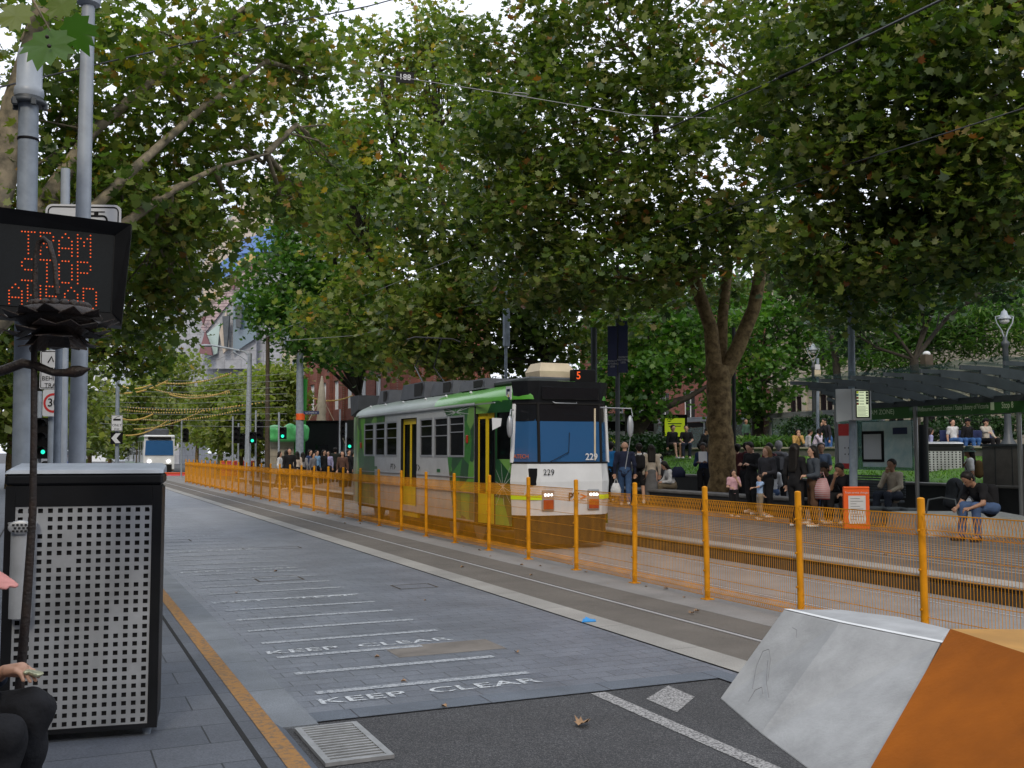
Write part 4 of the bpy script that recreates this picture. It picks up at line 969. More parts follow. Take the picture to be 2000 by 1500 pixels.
# ================================================================ TREES
LEAFN=np.array([(0,0,0),(.28,-.06,.03),(.26,.14,.01),(.56,.34,.07),(.32,.44,.0),(.38,.72,.05),(.16,.66,.0),(0,1.05,.08),(-.16,.66,0),(-.38,.72,.05),(-.32,.44,0),(-.56,.34,.07),(-.26,.14,.01),(-.28,-.06,.03)],float)-np.array([0,.4,0])
LEAFN=LEAFN[:,[0,1,2]]
def leaves(name,pos,size,mat_,parent,mode='lobed',var=None,updir=None,droop=.75):
    n=len(pos); nr=np.random.default_rng(len(pos))
    nm=nr.normal(0,droop,(n,3))+np.array([0,0,1.0]); nm/=np.linalg.norm(nm,axis=1)[:,None]
    a=nr.normal(0,1,(n,3)); a-=nm*(a*nm).sum(1)[:,None]; a/=np.linalg.norm(a,axis=1)[:,None]; b=np.cross(nm,a)
    sz=size*nr.uniform(.65,1.25,n)
    if mode=='lobed': T=LEAFN
    elif mode=='quad': T=np.array([(0,-.45,0),(.38,0,.05),(0,.55,0),(-.38,0,.05)],float)
    else: T=np.array([(0,-.6,0),(.13,0,.03),(0,.6,-.06),(-.13,0,.03)],float)
    k=len(T); fold=1.
    V=pos[:,None,:]+sz[:,None,None]*(T[None,:,0,None]*a[:,None,:]+T[None,:,1,None]*b[:,None,:]+T[None,:,2,None]*nm[:,None,:]*2.2)
    if var is None: var=nr.random(n)
    return np_mesh(name,V.reshape(-1,3).astype(np.float32),k,mat_,parent,attr=var)
def blobpts(blobs,nr,clr=.5):
    P=[];C=[];Vr=[]
    for (c,r,ncl,nl) in blobs:
        c=np.array(c);r=np.array(r if hasattr(r,'__len__') else (r,r,r),float)
        u=nr.normal(0,1,(ncl,3)); u/=np.linalg.norm(u,axis=1)[:,None]; rad=nr.uniform(.25,1,ncl)**.45
        cc=c+u*rad[:,None]*r
        C.append((c,cc))
        off=nr.normal(0,1,(ncl,nl,3))*np.array([clr,clr,clr*.55])
        P.append((cc[:,None,:]+off).reshape(-1,3)); cv=nr.normal(0,.16,(ncl,1))+nr.normal(0,.17,(ncl,nl))+.45; Vr.append(cv.reshape(-1))
    return np.concatenate(P),C,np.clip(np.concatenate(Vr),0,1)
def tree(label,base,trunk,blobs,leafm,barkm,size=.19,mode='lobed',group=None,seed=1,tw=9,name='plane_tree',clr=.5,limbs=None,droop=.75,leaf_clip=None):
    nr=np.random.default_rng(seed); base=Vector(base); t=thing(name,label,'tree',base,0,group)
    b=MB(); pts=[Vector(p) for p,_ in trunk]; rr=[r for _,r in trunk]
    # smooth trunk with knots
    P2=[];R2=[]
    for i in range(len(pts)-1):
        for q in range(4):
            f=q/4; P2.append(pts[i].lerp(pts[i+1],f)+Vector(nr.normal(0,rr[i]*.06,3))); R2.append((rr[i]*(1-f)+rr[i+1]*f)*nr.uniform(.96,1.06))
    P2.append(pts[-1]);R2.append(rr[-1]); P2[0]=pts[0]
    b.tube(P2,R2,14)
    top=pts[-1]
    for lm in (limbs or []):
        lp=[Vector(p) for p,_ in lm]; b.tube([p+Vector(nr.normal(0,.02,3)) for p in lp],[r for _,r in lm],10)
    b.build('trunk',barkm,t,True)
    P,C,Vr=blobpts(blobs,nr,clr)
    b=MB(); nodes=[p for lm in (limbs or []) for p,_ in lm[1:]] + [top]
    for c,cc in C:
        c=Vector(c); st=min(nodes,key=lambda p:(Vector(p)-c).length); st=Vector(st)
        m=st.lerp(c,.5)+Vector(nr.normal(0,.25,3)); r0=.03+.012*(c-st).length
        b.tube([st,m,c],[r0,r0*.75,r0*.45],6)
        for k in nr.choice(len(cc),min(tw,len(cc)),replace=False):
            e=Vector(cc[k]); f=nr.uniform(.3,1); s0=(m.lerp(c,(f-.5)*2) if f>.5 else st.lerp(m,f*2)); md=s0.lerp(e,.5)+Vector(nr.normal(0,.12,3))
            b.tube([s0,md,e],[r0*.38,r0*.22,.006],5,cap=False)
    b.build('branches',barkm,t,True)
    if leaf_clip is not None:
        k=leaf_clip(P); P=P[k]; Vr=Vr[k]
    P=P-np.array(base)
    leaves('crown',P,size,leafm,t,mode,Vr,droop=droop)
    return t
M['leafA']=leafmat('plane_leaves',[(0,(.024,.052,.012)),(.35,(.070,.110,.020)),(.62,(.135,.165,.034)),(.86,(.21,.21,.07)),(.965,(.26,.15,.05)),(1,(.28,.10,.03))],.38)
M['leafB']=leafmat('autumn_leaves',[(0,(.045,.09,.020)),(.35,(.11,.165,.03)),(.62,(.20,.235,.055)),(.8,(.22,.19,.04)),(.93,(.30,.13,.03)),(1,(.40,.30,.03))],.45)
M['leafC']=leafmat('green_leaves',[(0,(.024,.07,.014)),(.4,(.06,.145,.022)),(.75,(.10,.20,.030)),(1,(.19,.24,.06))],.42)
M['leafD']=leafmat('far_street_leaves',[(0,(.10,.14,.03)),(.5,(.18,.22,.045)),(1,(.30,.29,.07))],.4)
M['leafE']=leafmat('dark_evergreen_leaves',[(0,(.010,.03,.010)),(.5,(.022,.06,.018)),(1,(.05,.10,.03))],.3)
def w3(px,py,d): v=W(px,py,d); return (v.x,v.y,v.z)
def bl(px,py,d,rx,rz,n,nl=34,ry=None): return (w3(px,py,d),(rx,ry or rx,rz),n,nl)
# big plane tree, trunk in view
D=28
tb=W(1415,990,D); tb.z=.24
tr=[(tb,.46),(W(1413,930,D),.38),(W(1408,850,D),.335),(W(1404,760,D),.32),(W(1402,715,D),.34)]
tr=[(p if isinstance(p,Vector) else p,r) for p,r in tr]
L1=[(W(1398,730,D),.24),(W(1385,640,D),.20),(W(1352,540,D),.17),(W(1320,430,D+.5),.14),(W(1290,330,D+.5),.13),(W(1270,150,D+1),.08)]
L2=[(W(1412,735,D),.25),(W(1440,680,D),.215),(W(1470,600,D),.185),(W(1495,480,D-.3),.16),(W(1508,350,D-.3),.13),(W(1530,200,D),.13),(W(1535,60,D),.08)]
L3=[(W(1405,720,D+.3),.20),(W(1412,620,D+.5),.15),(W(1420,520,D+.8),.15),(W(1400,380,D+1),.1)]
tree('big plane tree with forked mottled trunk rising behind the platform crowd',tb,tr,
 [bl(1180,80,27,2.6,1.9,60),bl(1080,250,26,2.3,1.6,60),bl(1250,260,27,2.4,1.7,56),bl(1400,120,27,2.6,1.8,50),bl(1130,400,26,2.2,1.3,60),bl(1020,430,27,1.9,1.3,42),bl(1290,420,26,2.3,1.3,55),bl(1200,540,26,2.2,.9,48),
  bl(1420,330,26,2.2,1.6,52),bl(1050,560,28,1.8,.9,34),bl(1350,-60,27,3.0,1.8,32),bl(1130,-60,28,2.6,1.5,40),bl(1440,470,26,1.9,.8,34),bl(1330,560,30,2.0,.7,24),bl(1000,120,28,1.9,1.5,50),bl(960,300,28,1.5,1.3,24)],
 M['leafA'],M['bark'],.205,seed=3,limbs=[L1,L2,L3],clr=.36,droop=.65)
# right hand tree, trunk off frame
tb=Vector((17.2,12.5,.24)); D=18
tree('plane tree whose branches reach in from the right edge over the shelter',tb,[(tb,.4),(tb+Vector((0,0,3)),.32),(tb+Vector((-.5,.5,6)),.28)],
 [bl(1650,120,19,1.9,1.4,62,36),bl(1800,220,18,1.7,1.3,60,48),bl(1950,120,17,1.7,1.4,60,48),bl(1700,330,19,1.8,1.2,60,48),bl(1870,400,18,1.6,1.0,54,48),bl(1620,480,20,1.6,.8,40,36),bl(1780,520,19,1.7,.6,44,36),bl(1960,330,17,1.6,1.0,46,48),bl(1550,250,21,1.5,1.2,40,36),bl(1560,20,21,1.7,1.2,44,36),bl(1760,-20,19,1.8,1.2,46,36),bl(1940,500,19,1.3,.45,26,36),bl(1690,590,21,1.4,.5,26,36),bl(1990,-30,17,1.6,1,30,36)],
 M['leafA'],M['barkdark'],.175,seed=5,clr=.32,droop=.65)
# trees behind the tram, along the platform
def ptree(label,px,d,blobs,seed,leafm,size=.24,trk=.35,**kw):
    b_=W(px,883,d); b_.z=.24; top=Vector((b_.x,b_.y,5.0))
    tree(label,b_,[(b_,trk),(b_+Vector((0,0,2.5)),trk*.85),(top,trk*.75)],blobs,leafm,M['barkdark'],size,seed=seed,**kw)
ptree('tall plane tree behind the front of the tram with low dark branches',1075,38,[bl(1000,520,37,3.0,1.8,60),bl(1120,620,38,2.6,1.3,50),bl(930,620,38,2.6,1.3,50),bl(880,420,38,2.6,2.4,60),bl(1000,330,38,2.8,2.4,40),bl(820,640,37,1.8,1.3,40),bl(1040,700,39,1.8,.7,26),bl(900,700,38,2.2,.7,26),bl(960,200,38,2.2,2.0,34)],7,M['leafA'],.26,clr=.55)
ptree('plane tree behind the middle of the tram with autumn tinged crown',870,46,[bl(780,300,45,3.0,2.4,84),bl(850,170,46,2.6,2.2,50),bl(700,420,45,2.7,2.2,60),bl(800,560,44,3.2,1.9,66),bl(690,620,44,2.7,1.5,54),bl(760,690,44,2.2,.9,30),bl(640,280,45,1.8,1.6,24),bl(740,130,46,1.6,1.8,28),bl(840,50,46,1.0,1.4,18)],8,M['leafB'],.27,clr=.6)
ptree('bright green plane tree at the left end of the platform row',700,60,[bl(590,420,59,2.6,2.4,60),bl(560,540,58,2.6,2.2,60),bl(640,520,58,3.2,2.6,70),bl(700,400,60,3.2,2.6,60),bl(600,640,57,2.9,1.7,54),bl(680,680,57,2.8,1.5,48),bl(540,600,57,1.6,1.3,26),bl(660,300,60,2.0,1.9,30),bl(745,560,58,3,2,40)],9,M['leafC'],.30,clr=.7)
# back of lawn trees
ptree('dark leaning tree on the lawn with low spreading branches',1235,47,[bl(1240,640,47,2.6,1.6,60),bl(1300,700,48,2.6,1.4,50),bl(1210,730,46,2.2,1.0,40),bl(1280,560,49,2.8,1.6,44),bl(1180,640,48,2.0,1.4,34),bl(1350,640,49,2.4,1.5,40),bl(1240,790,46,1.8,.5,16)],11,M['leafC'],.26,trk=.4,clr=.5,limbs=[[(W(1236,850,47),.42),(W(1262,815,47),.34),(W(1300,792,47),.24),(W(1345,775,47),.14),(W(1385,750,47),.08)],[(W(1262,815,47),.2),(W(1270,780,47),.15),(W(1260,740,47),.1)]],name='lawn_tree')
ptree('mid green tree filling the space behind the big forked trunk',1480,52,[bl(1450,640,52,2.8,1.7,56),bl(1540,600,53,3.0,1.8,60),bl(1480,740,51,2.2,1.5,40),bl(1430,790,51,1.6,.9,24),bl(1600,690,53,2.4,1.2,34),bl(1400,600,54,2.6,1.8,34),bl(1620,560,54,2.6,1.6,40),bl(1500,490,55,3.0,2.0,34)],12,M['leafC'],.26,clr=.5,name='lawn_tree')
ptree('feathery grey green tree above the tram shelter roof',1700,46,[bl(1700,650,46,2.2,1.5,90,30),bl(1790,620,45,2.2,1.4,90,30),bl(1760,700,45,2.0,.8,60,30),bl(1880,640,43,2.2,1.1,90,30),bl(1960,640,42,1.8,1.2,70,30),bl(1850,560,44,2.2,1.0,50,30),bl(1985,560,42,1.6,1.2,40,30)],13,M['leafC'],.30,mode='thin',clr=.42,name='lawn_tree',limbs=[[(W(1640,800,46),.2),(W(1632,700,46),.16),(W(1620,620,46),.12)],[(W(1650,770,46),.1),(W(1720,700,46),.06)]])
ptree('dark clump of foliage just left of the street lamp over the shelter',1790,36,[bl(1790,560,36,1.4,1.0,44),bl(1720,560,37,1.3,1.0,34),bl(1840,500,36,1.6,.8,34),bl(1930,560,38,1.3,.5,18),bl(1650,640,38,1.1,.9,20)],14,M['leafE'],.2,clr=.4,trk=.2,name='lawn_tree')
# left overhanging tree
tb=W(-60,883,13); tb.z=.05
LA=[(W(-40,500,13),.24),(W(10,330,13),.20),(W(30,200,13),.17),(W(90,20,13),.12)]
LB=[(W(-30,640,13),.2),(W(230,440,14),.075),(W(330,370,14.5),.06),(W(420,330,15),.035),(W(520,300,16),.02)]
LC=[(W(-20,600,13),.2),(W(150,430,13.5),.08),(W(280,310,14),.062),(W(400,210,15),.05),(W(520,120,16),.03)]
LD=[(W(-20,560,13),.2),(W(180,260,14),.08),(W(330,130,15),.06),(W(480,20,16),.04)]
nrL=36
tree('leaning plane tree with autumn leaves overhanging the road from the left edge',tb,[(tb,.30),(W(-60,700,13),.27),(W(-40,500,13),.24)],
 [bl(60,330,14,1.3,1.0,30,nrL),bl(160,150,14.5,1.5,1.2,32,nrL),bl(330,230,15.5,1.5,1.1,30,nrL),bl(300,60,15.5,1.6,1.0,30,nrL),bl(470,110,16.5,1.5,1.0,27,nrL),bl(450,270,16.5,1.3,.8,24,nrL),bl(600,150,17.5,.9,.9,14,nrL),bl(560,30,17,1.2,.7,18,nrL),bl(240,390,15,1.3,.8,32,nrL),bl(400,400,16,1.1,.6,20,nrL),bl(530,390,17,.8,.5,11,nrL),bl(320,500,16,1.0,.6,26,nrL),bl(250,600,17,.8,.7,24,nrL),bl(330,580,17,.6,.5,14,nrL),bl(60,500,15,1.1,.9,22,nrL),bl(40,80,13,1.0,.8,14,nrL),bl(640,290,18,.7,.5,8,nrL),bl(600,400,18,.5,.3,5,nrL)],
 M['leafB'],M['barkpale'],.145,seed=15,limbs=[LA,LB,LC,LD],clr=.30,tw=6,droop=.8)
ptree('plane tree further along the left footpath behind the roadside signs',60,27,[bl(80,560,27,1.9,1.3,40),bl(220,520,28,2.0,1.5,56),bl(230,660,28,1.3,.8,36),bl(120,420,28,2.2,1.4,40),bl(300,440,29,1.6,1.1,30),bl(270,720,28,.5,.35,8),bl(60,700,27,1.4,.8,24),bl(20,640,26,1.0,1.2,30)],16,M['leafB'],.2,trk=.3,clr=.42)
# very close twig
t=thing('near_twig','close hanging twig of large green leaves at the top left corner','twig',w3(85,20,3.3)); 
b=MB(); b.tube([w3(40,-40,3.3),w3(70,10,3.3),w3(98,60,3.3)],[.006,.004,.002],6); b.build('stem',M['barkpale'],t,True)
def bigleaf(c,sz,ang,tilt,m,nm):
    b=MB(); T=[]; 
    LB_=[(0,-.42,0),(.22,-.50,.02),(.30,-.34,.0),(.52,-.30,.04),(.40,-.10,0),(.66,.06,.07),(.52,.14,.02),(.56,.34,.04),(.34,.26,0),(.28,.52,.03),(.16,.44,0),(0,.68,.08)]; LB_=LB_+[(-x,y,z) for x,y,z in LB_[-2:0:-1]]
    for i in range(len(LB_)):
        x,y,z=LB_[i]; ca,sa=math.cos(ang),math.sin(ang); T.append((x*ca-y*sa,z*1.8,x*sa+y*ca))
    cx=(0,.03,0)
    vs=[]; 
    f=-FACE
    for x,y,z in T+[cx]:
        y=y+z*tilt; X=x*math.cos(FACE)-y*math.sin(FACE); Y=x*math.sin(FACE)+y*math.cos(FACE); vs.append(Vector(c)+Vector((X,Y,z))*sz)
    n=len(T); b.add(vs,[(i,(i+1)%n,n) for i in range(n)],True); o=b.build(nm,m,t,True); at=o.data.attributes.new('leafvar','FLOAT','FACE'); at.data.foreach_set('value',np.full(n,random.uniform(.3,.7),np.float32)); return o
bigleaf(w3(93,88,3.3),.15,R(170),.5,M['leafC'],'leaf'); bigleaf(w3(152,62,3.35),.11,R(200),-.4,M['leafC'],'leaf'); bigleaf(w3(30,30,3.5),.12,R(120),.6,M['leafB'],'leaf'); bigleaf(w3(120,10,3.4),.10,R(60),.3,M['leafB'],'leaf')
b=MB(); b.ball(w3(92,72,3.28),.0065); b.ball(w3(96,90,3.28),.0065); b.build('seed_ball',M['iron'],t,True)
# far street trees
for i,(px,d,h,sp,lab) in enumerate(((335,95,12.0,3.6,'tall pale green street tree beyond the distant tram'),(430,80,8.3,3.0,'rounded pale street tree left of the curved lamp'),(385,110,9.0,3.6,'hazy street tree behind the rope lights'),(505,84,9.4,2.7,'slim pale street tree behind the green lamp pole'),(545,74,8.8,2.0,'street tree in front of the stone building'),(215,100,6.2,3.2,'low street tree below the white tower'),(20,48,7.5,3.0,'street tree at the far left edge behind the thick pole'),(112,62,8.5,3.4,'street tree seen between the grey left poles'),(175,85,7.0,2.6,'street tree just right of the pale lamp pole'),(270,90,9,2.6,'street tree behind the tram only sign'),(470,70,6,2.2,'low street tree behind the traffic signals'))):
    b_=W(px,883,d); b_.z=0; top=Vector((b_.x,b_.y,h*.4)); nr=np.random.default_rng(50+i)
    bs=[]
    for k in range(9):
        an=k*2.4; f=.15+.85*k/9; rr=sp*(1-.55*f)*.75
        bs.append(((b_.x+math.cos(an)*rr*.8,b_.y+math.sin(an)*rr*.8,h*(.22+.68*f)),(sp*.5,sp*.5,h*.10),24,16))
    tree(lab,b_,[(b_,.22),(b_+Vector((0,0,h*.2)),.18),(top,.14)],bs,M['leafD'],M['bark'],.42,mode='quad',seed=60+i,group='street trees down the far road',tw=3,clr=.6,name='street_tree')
# bushes
def bush(label,px,py,d,r,rz,n,m='leafE',mode='quad',size=.14,name='bush'):
    c=W(px,py,d); t=thing(name,label,'bush',(c.x,c.y,c.z-rz)); nr=np.random.default_rng(int(px)); 
    P,_,Vr=blobpts([((0,0,rz),(r,r*.7,rz),n,24)],nr,.16); kk=P[:,2]>-.1; P=P[kk]; Vr=Vr[kk]; leaves('foliage',P,size,M[m],t,mode,Vr,droop=1.2)
    b=MB(); 
    for k in range(5): b.tube([(0,0,-.05),(nr.normal(0,r*.4),nr.normal(0,r*.3),rz*1.1)],[.03,.01],5)
    b.build('stem',M['barkdark'],t)
bush('dark hedge clump behind the walkers beside the tram',1205,868,43,1.6,.45,60); bush('dark hedge clump under the leaning tree',1260,868,43,1.3,.42,50); bush('small dark hedge clump left of the lime poster',1300,872,44,1.0,.35,36)
bush('grey green rounded bush left of the tram shelter',1585,842,46,1.6,.75,90,'leafE'); bush('low strappy grass clump behind the standing man',1490,868,44,1.5,.22,60,'leafC','thin',.4); bush('low grass clump left of the grey green bush',1540,866,44,1.0,.22,40,'leafC','thin',.35)
bush('dark bush behind the white tee man on the far bench',1830,842,41,1.3,.45,60); bush('dark bush behind the woman in the tracksuit',1900,828,42,1.6,.5,70); bush('dark bush behind the far bench right end',1970,835,42,1.2,.5,60)
# ================================================================ BUILDINGS
def facade(name,label,cat,org,u,w,h,m,wins=None,depth=8,winm='darkglass',framem='stone',inset=.18,z0=0,roofm='roofgrey'):
    "front wall with real openings on plane through org along unit u; body behind"
    org=Vector(org); u=Vector(u).normalized(); nv=Vector((-u.y,u.x,0)); 
    if nv.dot(org-Vector((0,0,org.z)))<0: nv=-nv
    t=thing(name,label,cat,org); hs=wins or []
    b=MB(); b.holes(org,u,(0,0,1),nv,0,w,z0,h,hs,inset)
    a,c=org,org+u*w; e,f=c+nv*depth,a+nv*depth
    for p,q in((c,e),(e,f),(f,a)): b.poly([p+Vector((0,0,z0)),q+Vector((0,0,z0)),q+Vector((0,0,h)),p+Vector((0,0,h))])
    b.build('wall',M[m],t,True)
    b=MB(); k=.25; o2=a-u*k-nv*k; b.slab([o2+Vector((0,0,h)),c+u*k-nv*k+Vector((0,0,h)),e+u*k+Vector((0,0,h)),f-u*k+Vector((0,0,h))],(0,0,.35)); b.build('roof',M[roofm],t,True)
    for h_ in hs:
        if h_[1]-h_[0]<.3: continue
        b=MB(); i_=inset*.7
        def q(x,z,o): return org+u*x+Vector((0,0,z))+nv*o
        fw=.08
        for r_ in((h_[0],h_[1],h_[2],h_[2]+fw),(h_[0],h_[1],h_[3]-fw,h_[3]),(h_[0],h_[0]+fw,h_[2]+fw,h_[3]-fw),(h_[1]-fw,h_[1],h_[2]+fw,h_[3]-fw),((h_[0]+h_[1])/2-fw/2,(h_[0]+h_[1])/2+fw/2,h_[2]+fw,h_[3]-fw)):
            b.slab([q(r_[0],r_[2],i_),q(r_[1],r_[2],i_),q(r_[1],r_[3],i_),q(r_[0],r_[3],i_)],nv*.05)
        fr=b.build('window',M[framem],t,True)
        b=MB(); b.poly([q(h_[0],h_[2],i_+.06),q(h_[1],h_[2],i_+.06),q(h_[1],h_[3],i_+.06),q(h_[0],h_[3],i_+.06)]); b.build('pane',M[winm],fr,True)
    return t
# red brick building with white windows beyond the lawn (faces the street)
ws=[]
for y in range(0,32,4): ws+= [(y+1.2,y+2.9,4.4,7.0),(y+1.2,y+2.9,8.5,11)]
facade('brick_building','red brick building with white framed windows beyond the lawn','building',(50,60,0),(0,1,0),34,15,'brick',ws,framem='whiteplastic')
ws=[(x+.8,x+2.2,z,z+2.8) for x in range(0,42,3) for z in(2.8,7.4)]
t=facade('stone_building','pale stone classical building with arched dark openings beyond the lawn','building',(46,15,0),(0,1,0),43,15,'stone',ws)
for z in(6.2,10.8):
    b=MB(); b.box(45.7,46-.003,15,58,z,z+.4); b.build('cornice',M['stone'],t,True)
for k in range(14):
    b=MB(); b.box(45.82,45.997,15.2+k*3,15.6+k*3,1.75,6.15); b.build('pilaster',M['stone'],t,True)
# silver glass hoarding / far shelters
t=thing('glass_shelter_row','long silver framed glass shelter row in front of the brick building','shelter',(33,30,1.75))
b=MB(); 
for k in range(17): y=34+k*1.9; b.box(32.95,33.07,y,y+.12,1.7,3.45)
b.box(32.9,33.12,33.8,65,3.45,3.62); b.box(32.96,33.06,33.9,64.4,1.75,1.95); b.box(32.9,34.6,33.8,65,3.63,3.7); b.build('frame',M['silver'],t,True)
for k in range(16):
    y=34+k*1.9; b=MB(); b.box(33.0,33.02,y+.13,y+1.89,1.96,3.44); b.build('glass_panel',M['shelterglass'],t,True)
for k in(2,6,7): b=MB(); b.box(32.985,32.997,34.2+k*1.9,35.7+k*1.9,3.15,3.4); b.build('sign_strip',M['signblack'],t,True)
t=thing('advert_panel','lime yellow poster in a black frame on the far shelter','poster',W(1318,845,51),FACE)
b=MB(); b.box(-.62,.62,0,.08,-1.0,.9,.01); b.build('frame',M['signblack'],t); b=MB(); b.box(-.5,.5,-.012,-.002,-.8,.72); b.build('poster',M['lime'],t)
b=MB(); b.box(-.25,.25,-.03,-.014,-.62,-.2,.02); b.build('printed_case',M['signblack'],t); b=MB(); b.box(-.34,.34,-.016,-.013,.42,.47); b.box(-.3,.3,-.016,-.013,.3,.34); b.build('printed_lines',M['darkgreen'],t)
# silver kiosk van like block at left of it
t=thing('parked_kiosk','pale kiosk with a lit yellow sign half hidden behind the tram','kiosk',W(1200,850,52),FACE)
b=MB(); b.box(-1.4,2.2,0,1.5,-1.4,1.0,.08); b.build('body',M['whiteplastic'],t); b=MB(); b.box(-.5,.3,-.05,-.002,-.45,-.12); b.build('lit_sign',M['lime'],t); b=MB(); b.box(-1.2,2.0,-.03,-.002,.2,.7); b.build('window',M['darkglass'],t); b=MB(); b.box(-1.5,2.3,-.35,1.6,1.0,1.1); b.build('awning',M['silver'],t)
# unseen building rows added beside and behind the camera to cut side light
wl=[(x+.8,x+2.4,z,z+2.2) for x in range(0,118,4) for z in(4.2,8.2,12.2)]
facade('office_building','long dark stone office row added unseen along the left footpath to block sky light','building',(-9.5,-30,0),(0,1,0),120,17,'stonewall',wl,framem='darkpole')
wl=[(x+.8,x+2.4,z,z+2.2) for x in range(0,68,4) for z in(4.2,8.2,12.2)]
facade('office_building','unseen brick office block added behind the camera to block sky light','building',(-12,-38,0),(1,0,0),72,20,'brick',wl,framem='darkpole')
# far left corner: brick hotel with black ground floor
cA=W(600,883,78); 
ud=Vector((W(760,883,70)-W(596,883,84))); ud.z=0; L_=ud.length; ud.normalize(); o0=W(596,883,84); o0.z=0
ws=[(x+.9,x+1.9,5.0,7.2) for x in np.arange(0,L_-2,2.6)]+[(x+.9,x+1.9,9.0,11) for x in np.arange(0,L_-2,2.6)]
t=facade('brick_hotel','red brick corner building with a black ground floor beyond the crossing','building',o0,ud,L_,13,'brick',ws,winm='whiteplastic',framem='whiteplastic')
nv=Vector((-ud.y,ud.x,0)); 
if nv.dot(o0)<0: nv=-nv
b=MB(); b.slab([o0-nv*.3+Vector((0,0,.02)),o0+ud*L_-nv*.3+Vector((0,0,.02)),o0+ud*L_-nv*.3+Vector((0,0,4.1)),o0-nv*.3+Vector((0,0,4.1))],nv*.29); b.build('black_shopfront',M['blackpaint'],t,True)
for k in range(4): b=MB(); p=o0+ud*(1+k*4)-nv*.34; b.slab([p+Vector((0,0,.4)),p+ud*2.4+Vector((0,0,.4)),p+ud*2.4+Vector((0,0,2.7)),p+Vector((0,0,2.7))],nv*.03); b.build('shop_window',M['darkglass'],t,True)
for k in range(5): b=MB(); p=o0+ud*(.2+k*2.6)-nv*.25; b.slab([p+Vector((0,0,4.12)),p+ud*.45+Vector((0,0,4.12)),p+ud*.45+Vector((0,0,12.6)),p+Vector((0,0,12.6))],nv*.24); b.build('pilaster',M['brick'],t,True)
b=MB(); p=W(698,826,74); b.box(p.x-.12,p.x+.12,p.y-.12,p.y+.12,p.z-.2,p.z+.35,.04); b.build('wall_lamp',M['warm'],t,True)
# black booth
t=thing('black_booth','black booth on the corner in front of the brick building','booth',W(622,905,66),FACE); 
b=MB(); b.box(-1.1,1.2,0,2.0,-1.05,2.65,.03); b.build('body',M['blackpaint'],t); b=MB(); b.box(-.2,.6,-.03,-.002,-1,1.2); b.build('door',M['darkglass'],t); b=MB(); b.box(-1.2,1.3,-.1,2.1,2.65,2.75); b.build('roof',M['signblack'],t)
t=thing('folded_umbrella','tall folded cream umbrella with guy ropes by the brick building','umbrella',(*W(627,883,72)[:2],0))
b=MB(); b.tube([(0,0,0),(0,0,7.0)],.05,8); b.build('pole',M['silver'],t); b=MB(); b.lathe((0,0,0),[(.06,2.4),(.38,2.6),(.45,3.3),(.30,4.4),(.36,4.6),(.22,6.2),(.05,7.1)],12); b.build('folded_canopy',M['cream'],t); 
for s_ in(-1,1): b=MB(); b.tube([(s_*.1,0,5.5),(s_*1.9,0,2.0)],.03,5); b.build('rope',M['cream'],t)
# green sculptural building
t=thing('green_bulbous_building','bright green bulbous building front beyond the crossing','building',(*W(560,883,63)[:2],0),FACE)
pr=[]
nrg=np.random.default_rng(4)
for k in range(11):
    x=-1.0+k*.2; pr.append((V3(x,nrg.uniform(-.15,.15),3.0+.12*math.sin(k*1.3)+nrg.uniform(-.06,.06)),V3(x+.05,0,2.65),.36,.28))
smesh('bulbous_canopy',[surf(pr,.07,.10)],M['greenblob'],t)
b=MB(); b.slab([(.35,.5,.1),(.85,.5,.1),(1.0,.5,6.3),(.65,.5,6.3),(.4,.5,3)],(0,.6,0)); b.build('green_fin',M['greenpaint'],t)
b=MB(); b.box(-1.2,.3,.6,2,0,2.4); b.build('ground_floor',M['stone'],t)
# university tower with angular facade
D_=135
t=thing('angular_tower','tall grey office building with angular zigzag facade and blue panels','building',W(430,883,D_))
M['fac_grey']=brickmat('facade_grey_panels',(.30,.31,.34),(.27,.28,.31),(.16,.16,.18),2.0,1.2,.03,.5,'XZ',speck=.05); M['fac_beige']=mat('facade_beige',(.42,.36,.30),.7,var=.06); M['fac_blue']=mat('facade_blue',(.10,.20,.48),.5); M['fac_brown']=mat('facade_maroon',(.16,.07,.08),.6); M['fac_glass']=mat('facade_glass',(.10,.15,.19),.08,spec=.9); M['fac_stripe']=brickmat('facade_mauve_strips',(.34,.25,.26),(.38,.30,.30),(.15,.1,.11),6,.45,.06,.6,'XZ',speck=.05); M['fac_gold']=mat('facade_ochre',(.45,.32,.12),.6); M['fac_lgreen']=mat('facade_pale_glass',(.35,.45,.44),.15)
def face(nm,pts,m,d=D_,th=2.0):
    b=MB(); c=sum((Vector(W(p[0],p[1],d)) for p in pts),Vector())/len(pts); dr=Vector((.41,.912,0)); b.slab([W(p[0],p[1],d) for p in pts],dr*th); b.build(nm,M[m],t,True)
face('main_block',[(345,700),(345,560),(400,460),(560,330),(640,330),(640,760),(345,760)],'fac_grey',D_,26)
face('beige_wall',[(395,520),(420,470),(500,360),(560,300),(560,470),(480,560),(400,640)],'fac_beige',D_-.5,.45)
face('blue_band',[(405,560),(460,530),(500,500),(560,455),(560,420),(505,455),(450,500),(405,530)],'fac_blue',D_-1,.4)
face('blue_band',[(470,495),(470,465),(545,455),(545,490)],'fac_blue',D_-1.6,.4)
face('striped_band',[(392,640),(412,600),(486,520),(492,545),(440,600),(400,650)],'fac_stripe',D_-2.4,.6)
face('lower_wall',[(395,650),(490,548),(500,560),(500,720),(395,720)],'fac_grey',D_-2.0,.5)
face('glass_fold',[(400,655),(430,630),(424,690),(404,700)],'fac_lgreen',D_-2.7,.4)
face('glass_fold',[(428,650),(442,605),(446,680),(436,690)],'fac_beige',D_-3.2,.5)
face('glass_fold',[(455,600),(470,560),(500,580),(500,660),(455,690)],'fac_glass',D_-2.7,.5)
